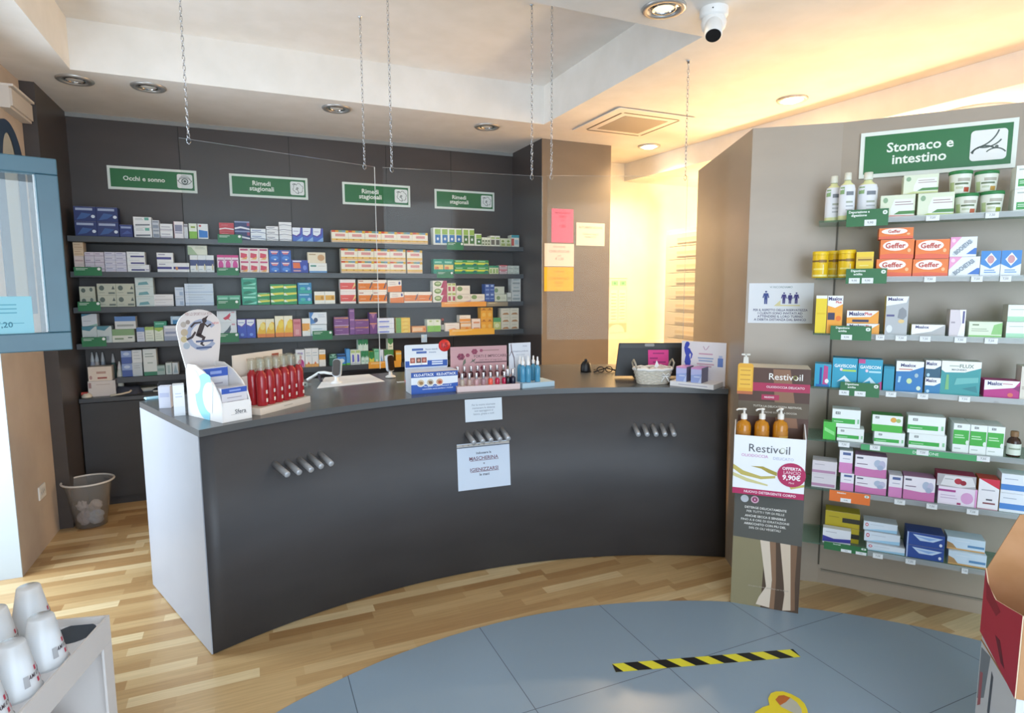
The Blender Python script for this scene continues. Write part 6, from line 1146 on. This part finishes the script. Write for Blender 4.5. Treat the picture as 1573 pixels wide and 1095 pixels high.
b.poly([(ux-.008, .108), (ux+.014, .104), (ux+.01, .085), (ux-.004, .066), (ux-.014, .03), (ux-.022, .03), (ux-.016, .07)], y-.0003, M('5a4a8a', .6)); b.poly([(ux+.02, .2), (ux+.036, .175), (ux+.03, .15), (ux+.022, .145), (ux+.026, .172), (ux+.014, .19)], y-.0006, M(S, .6))
b.tube([(w*.52, y+.0003, .225), (w*.56, y+.0003, .205), (w*.59, y+.0003, .205), (w*.65, y+.0003, .228)], .0016, M('c08aa8', .6), 5); 
for v, u0, u1, c in ((.18, .42, .74, 'd0a4b8'), (.155, .40, .76, '9ab0d0'), (.14, .42, .74, '9ab0d0'), (.12, .38, .78, 'd0a4b0'), (.107, .44, .72, 'd0a4b0')): b.box(w*u0, w*u1, y-.0002, y, v-.004, v+.004, M(c, .6))
b.box(w*.86, w*.98, y-.0002, y, .11, .16, M('6a86c8', .6)); b.box(w*.88, w*.96, y-.0002, y, .16, .175, M('b4c0e0', .6)); b.build('print', hc)
for i, x in enumerate((.062, .150)):
    co, si = math.cos(a), math.sin(a); yy = .012; m = MB(); design(m, .062, .085, .1, ('9fb0e4', [('p', [(0, 1), (1, 1), (1, .9), (0, .9)], 'd49ad0'), ('e', .28, .74, .13, .08, 'e6b868'), ('p', [(.0, .9), (1, .9), (1, .6), (0, .5)], 'c0c4ee'), ('r', .3, .36, .85, .44, 'd4dcf6'), ('p', [(.7, 0), (1, 0), (1, .5)], 'c8d4f4')], '6f6c86', 'd89ad4'))
    tag(m.build('medicine_box', None, (pA.x+co*x-si*yy, pA.y+si*x+co*yy, CT+.0285), a), 'lilac blue carton in the silhouette display, %s of two' % ['left', 'right'][i], 'medicine box', 'lilac cartons in the silhouette display')

# ------------------------------------------------------------------ floor stand with the oil bottles
pA, pB = onz(1122, 925, 0), onz(1226, 943, 0); a = math.atan2(pB.y-pA.y, pB.x-pA.x); w = (pB-pA).length
SPn = Plane((pA.x, pA.y), a); HT = SPn.uv(1130, 563)[1]
t = thing('floor_display', (pA.x, pA.y, 0), 'tall brown cardboard floor stand for shower oil with printed legs', 'display stand', a)
BR = noisy('card_brown', '4a2f24', '55382b', 3, .5)
bd = MB().box(0, w, 0, .16, 0, HT, BR, side=M('cfc9ba', .6)).build('body', t)
b = MB(); y = -.0004
def pz(px, py): return SPn.uv(px, py, .0006)
H0 = SPn.uv(1175, 755)[1]
b.poly([(0, 0), (w, 0), (w, H0*.99), (0, H0*.99)], y, M('8a8060', .5)); b.poly([(w*.45, 0), (w, 0), (w, H0*.99), (w*.5, H0*.99)], y-.0002, M('4f3c2c', .5))
LV = H0*.93
for xs_, c in (([(.28, 1), (.58, 1), (.63, .64), (.66, .27), (.655, .1), (.65, .0), (.38, .02), (.42, .09), (.52, .2), (.5, .27), (.40, .64)], 'd8c8b4'), ([(.44, 1), (.58, 1), (.63, .64), (.66, .27), (.655, .1), (.65, .0), (.58, .0), (.6, .27), (.54, .64)], '8a6a50'), ([(.62, 1), (.97, 1), (.94, .64), (.93, .27), (.95, .02), (.77, .0), (.79, .15), (.77, .27), (.69, .64)], 'd2bfa8'), ([(.8, 1), (.97, 1), (.94, .64), (.93, .27), (.95, .02), (.89, .01), (.87, .27), (.84, .64)], '7f5f46')):
    b.poly([(w*u, LV*v+.004) for u, v in xs_], y-.0005 if c[0] == 'd' else y-.0008, M(c, .5))
z0, z1 = pz(1175, 832)[1], pz(1175, 762)[1]
b.poly([(0, z0+.01), (w, z0), (w, z1), (0, z1)], y-.0010, M('55544e', .5))
for i, s in enumerate(('DETERGE DELICATAMENTE', 'PER TUTTI I TIPI DI PELLE', 'ANCHE SECCA E SENSIBILE', "FINO A 8 ORE DI IDRATAZIONE", 'ARRICCHITO CON PIU DEL', '50% DI OLI VEGETALI')): b.text(s, w*.46, z1-.062-.0195*i-.003*(i>1), .0105, y-.0013, M('e6e2da', .5), w*.7, .02 if i % 2 == 0 else .008)
for u, c in ((.15, 'c9cdd2'), (.30, 'e0b4c4')): b.poly(ell(w*u, z1-.022, .018, .018, 18), y-.0013, M(c, .5))
b.poly(ell(w*.30, z1-.022, .012, .012, 14), y-.0016, M('a03a6a', .5)); b.poly([(w*.3-.004, z1-.026), (w*.3+.004, z1-.026), (w*.3, z1-.014)], y-.0019, M('f0dce4', .5)); b.text('detergente delicato quotidiano per la doccia', w*.55, H0*.18, .007, y-.0013, M('a89c8c', .5), w*.75)
zt = HT
zz = lambda py: pz(1180, py)[1]
b.poly([(w*.55, zz(655)), (w*.86, zz(655)), (w*.72, HT-.005), (w*.48, HT-.005)], y-.0001, M('8a6248', .5))
b.box(0, w, y-.0004, y-.0002, zz(601), zz(588), M('a8264e', .5)); b.box(w*.33, w*.58, y-.0004, y-.0002, zz(614), zz(606), M('a8264e', .5)); b.poly([(0, zz(640)), (w, zz(640)), (w, zz(617)), (0, zz(617))], y-.0005, M('5f5240', .5))
b.text('Restivoil', w*.66, zz(578), .030, y-.001, M('f0ece4', .5), w*.54, .005); b.poly(ell(w*.79, zz(578.5), .009, .010, 14), y-.0013, M('9a9a4a', .5)); b.poly(ell(w*.79, zz(578.5), .006, .007, 14), y-.0016, M('4a3428', .5))
b.text('OLIODOCCIA DELICATO', w*.66, zz(594), .010, y-.001, M('f0dce0', .5), w*.56); b.text('NUOVO', w*.44, zz(610), .008, y-.001, M('f0dce0', .5), bold=.03); b.text('TUTTA LA DELICATEZZA RESTIVOIL', w*.56, zz(624), .009, y-.001, M('d0c8b8', .5), w*.8, .02); b.text('ANCHE SOTTO LA DOCCIA', w*.6, zz(633), .008, y-.001, M('d0c8b8', .5), w*.6)
b.build('print', bd)
# cut-out bottle on the card
bx0, bx1 = SPn.uv(1133, 580, .003)[0], SPn.uv(1157, 580, .003)[0]; zb_, ztp = SPn.uv(1145, 605, .003)[1], SPn.uv(1145, 558, .003)[1]; zc = SPn.uv(1145, 543, .003)[1]
b = MB(); b.plate(rrect(bx0, bx1, zb_, ztp, .012), -.004, -.0015, M('e0a428', .4)); cx = (bx0+bx1)/2
b.plate([(cx-.012, ztp), (cx+.012, ztp), (cx+.010, ztp+.03), (cx-.010, ztp+.03)], -.004, -.0015, M('dcd8cc', .4)); b.plate([(cx-.004, ztp+.03), (cx+.004, ztp+.03), (cx+.004, zc), (cx-.004, zc)], -.004, -.0015, M('dcd8cc', .4)); b.plate([(cx-.02, zc-.008), (cx+.018, zc-.008), (cx+.018, zc), (cx-.02, zc)], -.004, -.0015, M('dcd8cc', .4))
b.poly([(bx0+.006, zb_+.03), (bx1-.006, zb_+.03), (bx1-.006, ztp-.02), (bx0+.006, ztp-.02)], -.0044, M('eab83c', .4)); b.box(bx0, bx1, -.0046, -.0043, zb_, zb_+.014, M('b8663a', .4))
for k in range(4): b.box(bx0+.012, bx1-.012, -.0047, -.0045, ztp-.035-.022*k, ztp-.030-.022*k, M('c8902a', .4))
b.build('bottle_cutout', bd)
# tray
ty = -.13; TP = Plane((pA.x+math.sin(a)*(-ty), pA.y-math.cos(a)*(-ty)), a)
tz0, tz1 = TP.uv(1176, 762)[1], TP.uv(1176, 671)[1]
tw0, tw1 = TP.uv(1127, 700)[0], TP.uv(1238, 700)[0]
tr = MB(); WT_ = M('eceef0', .5)
tr.box(tw0, tw1, ty, ty+.004, tz0, tz1, WT_); tr.box(tw0, tw1, ty+.0045, -.0015, tz0, tz0+.004, WT_)
for x in (tw0, tw1-.004): tr.add([(x+q, yy, z) for q in (0, .004) for yy, z in ((ty+.0045, tz0+.0045), (-.0015, tz0+.0045), (-.0015, tz1+.045), (-.03, tz1+.045), (ty+.0045, tz1))], [(0, 1, 2, 3, 4), (9, 8, 7, 6, 5)]+[(i, 5+i, 5+(i+1) % 5, (i+1) % 5) for i in range(5)], WT_)
tro = tr.build('tray', t)
b = MB(); W2 = tw1-tw0; H2 = tz1-tz0; X = lambda u: tw0+W2*u; Z = lambda v: tz0+H2*v; y = ty-.0004
b.box(X(0), X(1), y, y+.0003, Z(0), Z(.10), M('b02458', .5)); b.text('NUOVO DETERGENTE CORPO', X(.53), Z(.05), .011, y-.0004, M('f2dce4', .5), W2*.8, .02)
b.text('Restivoil', X(.5), Z(.80), .036, y-.0002, M('56565c', .5), W2*.74, .003); b.poly(ell(X(.685), Z(.795), .011, .012, 16), y-.0005, M('b9bca0', .5)); b.poly(ell(X(.685), Z(.795), .008, .009, 16), y-.0008, M('eceef0', .5))
b.text('OLIODOCCIA', X(.30), Z(.67), .0125, y-.0002, M('cf9ac0', .5), W2*.38, .02); b.text('DELICATO', X(.7), Z(.655), .0125, y-.0002, M('b9bcd4', .5), W2*.3)
OIL = 'c0b060'
b.poly([(X(0), Z(.50)), (X(.15), Z(.40)), (X(.4), Z(.33)), (X(.6), Z(.36)), (X(.6), Z(.32)), (X(.4), Z(.28)), (X(.12), Z(.33)), (X(0), Z(.42))], y-.0003, M(OIL, .3)); b.poly([(X(.25), Z(.49)), (X(.42), Z(.50)), (X(.62), Z(.42)), (X(.62), Z(.36)), (X(.5), Z(.40)), (X(.4), Z(.46))], y-.0006, M('a89640', .3)); b.poly([(X(.0), Z(.36)), (X(.2), Z(.28)), (X(.5), Z(.20)), (X(.5), Z(.175)), (X(.2), Z(.22)), (X(0), Z(.30))], y-.0006, M('d0c890', .3)); b.poly([(X(.8), Z(.2)), (X(1), Z(.26)), (X(1), Z(.22)), (X(.82), Z(.16))], y-.0006, M(OIL, .3))
cx, cz = X(.82), Z(.40); b.plate(ell(cx, cz, .058, .055, 30), y-.0025, y-.001, M('b02458', .5))
b.text('OFFERTA', cx, cz+.029, .013, y-.0028, M('f6e6ea', .5), .085, .03); b.text('LANCIO', cx+.002, cz+.011, .014, y-.0028, M('e6c0cc', .5), .07); b.text('9,90€', cx, cz-.013, .022, y-.0028, M('f6eef0', .5), .085, .03); b.text('75ml', cx, cz-.036, .008, y-.0028, M('f0d4dc', .5))
b.build('print', tro)
AMB = noisy('amber_oil', 'b87414', 'c8861e', 3, .1)
ob = MB().lathe([(0, 0), (.030, 0), (.032, .004), (.032, .125), (.026, .142), (.012, .150), (.012, .156)], AMB, 22).mesh('bottle_body'); oc = MB()
oc.lathe([(.0135, .1565), (.0135, .178), (.009, .181), (.005, .183), (.005, .197), (.010, .199), (.010, .206), (0, .208)], M('e9e4da', .4), 16); oc.tube([(0, 0, .203), (-.025, -.012, .203), (-.034, -.016, .198)], .0042, M('e9e4da', .4), 8); ocm = oc.mesh('pump')
olb = MB(); wrap(olb, .0322, .15, -60, 60, .2, .7, 'b87a28', n=12); wrap(olb, .0322, .15, -45, 45, .5, .55, 'e0b45a', .0012); olm = olb.mesh('paper_label')
co, si = math.cos(a), math.sin(a)
zb_ = tz0+.0045
for i, px in enumerate((1142.5, 1169.5, 1197)):
    TPb = Plane((pA.x+math.sin(a)*.065, pA.y-math.cos(a)*.065), a); u, v = TPb.uv(px, 645)
    u = tw0+.038+i*.078
    x, yy = u, -.068
    o = thing('oil_bottle', (pA.x+co*x-si*yy, pA.y+si*x+co*yy, TPb.uv(px, 626)[1]-.208), 'amber oil pump bottle in the stand tray, %s of three' % ['left', 'middle', 'right'][i], 'bottle', a+.3*i, 'oil bottles in the floor stand tray')
    for n_, me_ in (('bottle_body', ob), ('pump', ocm), ('paper_label', olm)):
        q = bpy.data.objects.new(n_, me_); COL.objects.link(q); q.parent = o
    zlast = o.location.z
tr2 = MB().box(tw0+.0045, tw1-.0045, ty+.0045, -.0016, zlast-.006, zlast-.0005, WT_).build('false_floor', tro)

# ------------------------------------------------------------------ waste bin
p = onz(141, 806, 0); p.x = max(p.x, XL+.165)
t = thing('waste_bin', (p.x, p.y, 0), 'translucent plastic waste bin with crumpled paper by the beige wall', 'bin')
BINM = clear('bin_plastic', 'f2f2f2', .2, 'e6e6e6', 1.25, .15)
b = MB(); n = 40; V = []; F = []
for k in range(n):
    c, s = math.cos(2*PI*k/n), math.sin(2*PI*k/n); ov = 1.0
    for r_, z in ((.105, .004), (.155, .285), (.175, .30), (.172, .304), (.151, .289), (.102, .008)): V.append((r_*c*.84, r_*s*.80, z))
for k in range(n):
    q = (k+1) % n
    for j in range(5): F.append((k*6+j, q*6+j, q*6+j+1, k*6+j+1))
F += [tuple(reversed([k*6 for k in range(n)])), tuple(k*6+5 for k in range(n))]
b.add(V, F, BINM, True).build('bin_body', t)
b = MB(); b.tube([(.172*.84*math.cos(2*PI*k/n), .172*.80*math.sin(2*PI*k/n), .303) for k in range(n)], .006, M('d4cfca', .4), 8, closed=True); b.build('rim', t)
b = MB(); b.plate(rrect(-.035, .035, .262, .282, .009), 0, .002, M('2c3038', .6), T=TR(.152*.84*.72, .152*.80*.69, 0, rz=-.8)); b.build('grip_hole', t)
for i, (x, y, z, r_, c, lb) in enumerate(((-.03, -.022, .062, .046, 'd9d2d8', 'crumpled paper in the waste bin, front left'), (.038, -.022, .062, .045, 'dfe8f4', 'crumpled bluish paper in the waste bin, front right'), (.0, .032, .085, .046, 'e0d8d0', 'crumpled paper in the waste bin, back'), (.035, -.005, .135, .034, 'e6dcd8', 'crumpled paper on top in the waste bin'), (-.045, .0, .135, .034, 'e2d8d8', 'small crumpled paper in the waste bin, upper left'))):
    random.seed(40+i); b = MB(); n = 12; V = []
    for k in range(8):
        ph = PI*k/7
        for q in range(n): rr = r_*random.uniform(.72, 1.18); V.append((rr*math.sin(ph)*math.cos(2*PI*q/n), rr*math.sin(ph)*math.sin(2*PI*q/n), rr*math.cos(ph)))
    b.add(V, [(k*n+q, k*n+(q+1) % n, (k+1)*n+(q+1) % n, (k+1)*n+q) for k in range(7) for q in range(n)], M(c, .8)); tag(b.build('crumpled_paper', None, (p.x+x, p.y+y, z)), lb, 'crumpled paper', 'papers in the waste bin')

# ------------------------------------------------------------------ cup display at the lower left
ZT = .64
c0 = onz(168, 944, ZT); c1 = onz(60, 1063, ZT); a = math.atan2(c1.y-c0.y, c1.x-c0.x)+PI     # u runs from the near end to the far corner
e = Vector((math.cos(a), math.sin(a), 0)); nrm = Vector((math.sin(a), -math.cos(a), 0)); Lc = .62; Wc = .34
O = c0-e*Lc
t = thing('cup_rack', (O.x, O.y, 0), 'white display rack with round cup holes at the lower left', 'display stand', a)
WR = M('d6cfca', .5)
def frame_side(y0, y1):
    b = MB(); out = [(0, 0), (Lc, 0), (Lc, ZT), (0, ZT)]; hole = rrect(.05, Lc-.045, .28, ZT-.075, .02)
    b.box(0, Lc, y0, y1, ZT-.075, ZT, WR); b.box(0, Lc, y0, y1, 0, .28, WR); b.box(0, .05, y0, y1, .2803, ZT-.0753, WR); b.box(Lc-.045, Lc, y0, y1, .2803, ZT-.0753, WR); return b
frame_side(0, .006).build('front_side', t); frame_side(Wc-.006, Wc).build('rear_side', t)
MB().box(Lc-.006, Lc, .0065, Wc-.0065, 0, ZT, WR).build('end_panel', t); MB().box(0, .006, .0065, Wc-.0065, 0, ZT, WR).build('end_panel', t)
b = MB(); zt_ = ZT-.02; b.box(.0065, Lc-.0065, .0065, Wc-.0065, zt_-.006, zt_, M('e6e4e6', .5)); b.build('top_deck', t); MB().box(.0065, Lc-.0065, .0065, Wc-.0065, .25, .256, WR).build('lower_deck', t)
holes = []
for px, py in ((117, 973), (76, 1018), (33, 1064), (-14, 1114), (50, 967), (-2, 1006), (-60, 1050), (-125, 1100)):
    q = onz(px, py, zt_)-O; holes.append((q.x*e.x+q.y*e.y, max(-(q.x*nrm.x+q.y*nrm.y), .068)))
b = MB()
for x, y in holes[:1]: b.add([(x+.052*math.cos(2*PI*k/24), y+.052*math.sin(2*PI*k/24), zt_+.0006) for k in range(24)], [tuple(range(24))], M('3f4650', .8))
b.build('cup_hole', t)
CUP = clear('cup_plastic', 'f8fafc', .72, 'f8f9fa', 1.35, .2)
cb_ = MB().lathe([(.050, 0), (.051, .003), (.0485, .006), (.027, .122), (.025, .125), (0, .123)], CUP, 28, cap=False); cupm = cb_.mesh('cup_body')
ci_ = MB().lathe([(.046, .002), (.031, .09), (0, .09)], M('eceff2', .6), 24, cap=False).mesh('inner_cup')
def cprint():
    m = MB(); r_ = lambda z: .0487-.0215*z/.122
    def patch(u0, u1, z0, z1, c, dr=.0009):
        V = []; n = 4
        for k in range(n+1):
            an = -PI/2+math.radians(u0+(u1-u0)*k/n)
            for z in (z0, z1): V.append(((r_(z)+dr)*math.cos(an), (r_(z)+dr)*math.sin(an), z))
        m.add(V, [(2*k, 2*k+2, 2*k+3, 2*k+1) for k in range(n)], M(c, .5), True)
    for u in (12, 34): patch(u, u+10, .052, .063, 'c23a52'); patch(u, u+10, .022, .033, 'c23a52')
    patch(-30, -14, .024, .050, 'a4a4a6')
    V, F, w_, h_ = text_geo('AMUCHINA', .02)
    k = .012/.7; m.add([((r_(.043)+.0012)*math.cos(-PI/2+math.radians(22)+p_[0]*k*.6/.043), (r_(.043)+.0012)*math.sin(-PI/2+math.radians(22)+p_[0]*k*.6/.043), .043+p_[1]*k) for p_ in V], F, M('4a3a40', .5))
    return m.mesh('print')
cpm = cprint()
CN = [(1, 'front line, next to the dark empty hole'), (2, 'front line, second from the empty hole'), (3, 'front line, nearest the camera'), (4, 'back line, farthest from the camera'), (5, 'back line, second from the far end'), (6, 'back line, third from the far end'), (7, 'back line, nearest the camera')]
for i, nm in CN:
    x, y = holes[i]; P = O+e*x-nrm*y
    o = thing('plastic_cup', (P.x, P.y, zt_+.0004), 'upturned frosted cup stack on the rack, '+nm, 'cup', a-.15, 'frosted cups on the white rack')
    for n_, me_ in (('cup_body', cupm), ('inner_cup', ci_), ('print', cpm)):
        q = bpy.data.objects.new(n_, me_); COL.objects.link(q); q.parent = o
for x, nm in ((Lc-.12, 'far one'), (Lc-.27, 'near one')):
    P = O+e*x-nrm*.11; o = thing('plastic_cup', (P.x, P.y, .2565), 'upturned frosted cup stack inside the rack on its lower deck, '+nm, 'cup', a, 'frosted cups on the white rack'); o.scale = (1.2, 1.2, 1.2)
    for n_, me_ in (('cup_body', cupm), ('inner_cup', ci_)):
        q = bpy.data.objects.new(n_, me_); COL.objects.link(q); q.parent = o

# ------------------------------------------------------------------ red carton display at the right edge
zt_ = .64
c1 = onz(1514, 872, zt_); c2 = onz(1571, 946, zt_); a = math.atan2(c2.y-c1.y, c2.x-c1.x); L = (c2-c1).length; CPl = Plane((c1.x, c1.y), a)
t = thing('carton_display', (c1.x, c1.y, 0), 'open red carton with brown inside on a white printed base, at the right edge', 'carton', a)
zl, zr = CPl.uv(1501, 962)[1], CPl.uv(1552, 1062)[1]; zc = CPl.uv(1525, 850)[1]
RD = M('c83046', .5); KR = noisy('kraft_card', 'b8875a', 'c4946a', 8, .85)
b = MB(); edge_ = [(0, zt_), (L*.12, zt_-.045), (L*.35, zt_-.055), (L*.65, zt_-.03), (L, zt_)]
poly = [(0, zl), (L, zr)]+[(u, v) for u, v in reversed(edge_)]
b.plate(poly, 0, .003, RD, side=M('e0c8a8', .8)); b.poly([(L*.05, zt_-.03), (L*.5, zt_-.07), (L*.4, zt_-.1), (L*.1, zt_-.09)], -.0003, M('a42436', .5)); b.poly([(L*.42, (zl+zr)/2+.075), (L*.55, (zl+zr)/2+.08), (L*.72, (zl+zr)/2+.02), (L*.62, (zl+zr)/2+.02)], -.0004, M('7a1c2c', .5))
b.build('red_panel', t)
D_ = .34
b = MB(); b.add([(0, .0035, zl), (0, D_, zl), (0, D_, zt_+.24), (0, D_*.22, zt_+.19), (0, .0035, zt_), (.003, .0035, zl), (.003, D_, zl), (.003, D_, zt_+.24), (.003, D_*.22, zt_+.19), (.003, .0035, zt_)], [(4, 3, 2, 1, 0), (5, 6, 7, 8, 9)]+[(i, (i+1) % 5, 5+(i+1) % 5, 5+i) for i in range(5)], KR).build('side_wall', t)
bw_ = [(0, zl), (L, zl), (L, zt_+.2), (L*.8, zt_+.27), (L*.4, zt_+.285), (.0, zt_+.24)]
MB().plate(bw_, D_+.0005, D_+.0035, KR).build('rear_wall', t); MB().box(L-.003, L, .0035, D_, zr, zt_+.03, KR).build('side_wall', t)
MB().box(.0035, L-.0035, .0035, D_, zr-.0, zr+.004, KR).build('inner_floor', t)
b = MB(); b.box(0.004, L-.004, .006, D_, 0, min(zl, zr)-.001, M('dcdcdc', .6)); zz_ = min(zl, zr)
b.poly([(.004, zz_), (L-.004, zz_), (L-.004, 0), (.004, 0)], .0055, M('e2e2e2', .6)); b.poly([(.01, zz_-.02), (L*.3, zz_-.005), (L*.22, zz_-.16), (.01, zz_-.2)], .0052, M('8a9096', .6)); b.poly([(L*.06, zz_-.1), (L*.14, zz_-.09), (L*.14, zz_-.2), (L*.06, zz_-.22)], .0049, M('b86a70', .6)); b.poly([(L*.36, zz_-.04), (L*.42, zz_-.05), (L*.4, zz_-.2), (L*.34, zz_-.18)], .0052, M('5a6068', .6)); b.poly([(.004, zz_+.0), (L-.004, zz_+.0), (L-.004, max(zl, zr)), (.004, max(zl, zr))][:4], .0058, M('e2e2e2', .6)); b.build('printed_base', t)
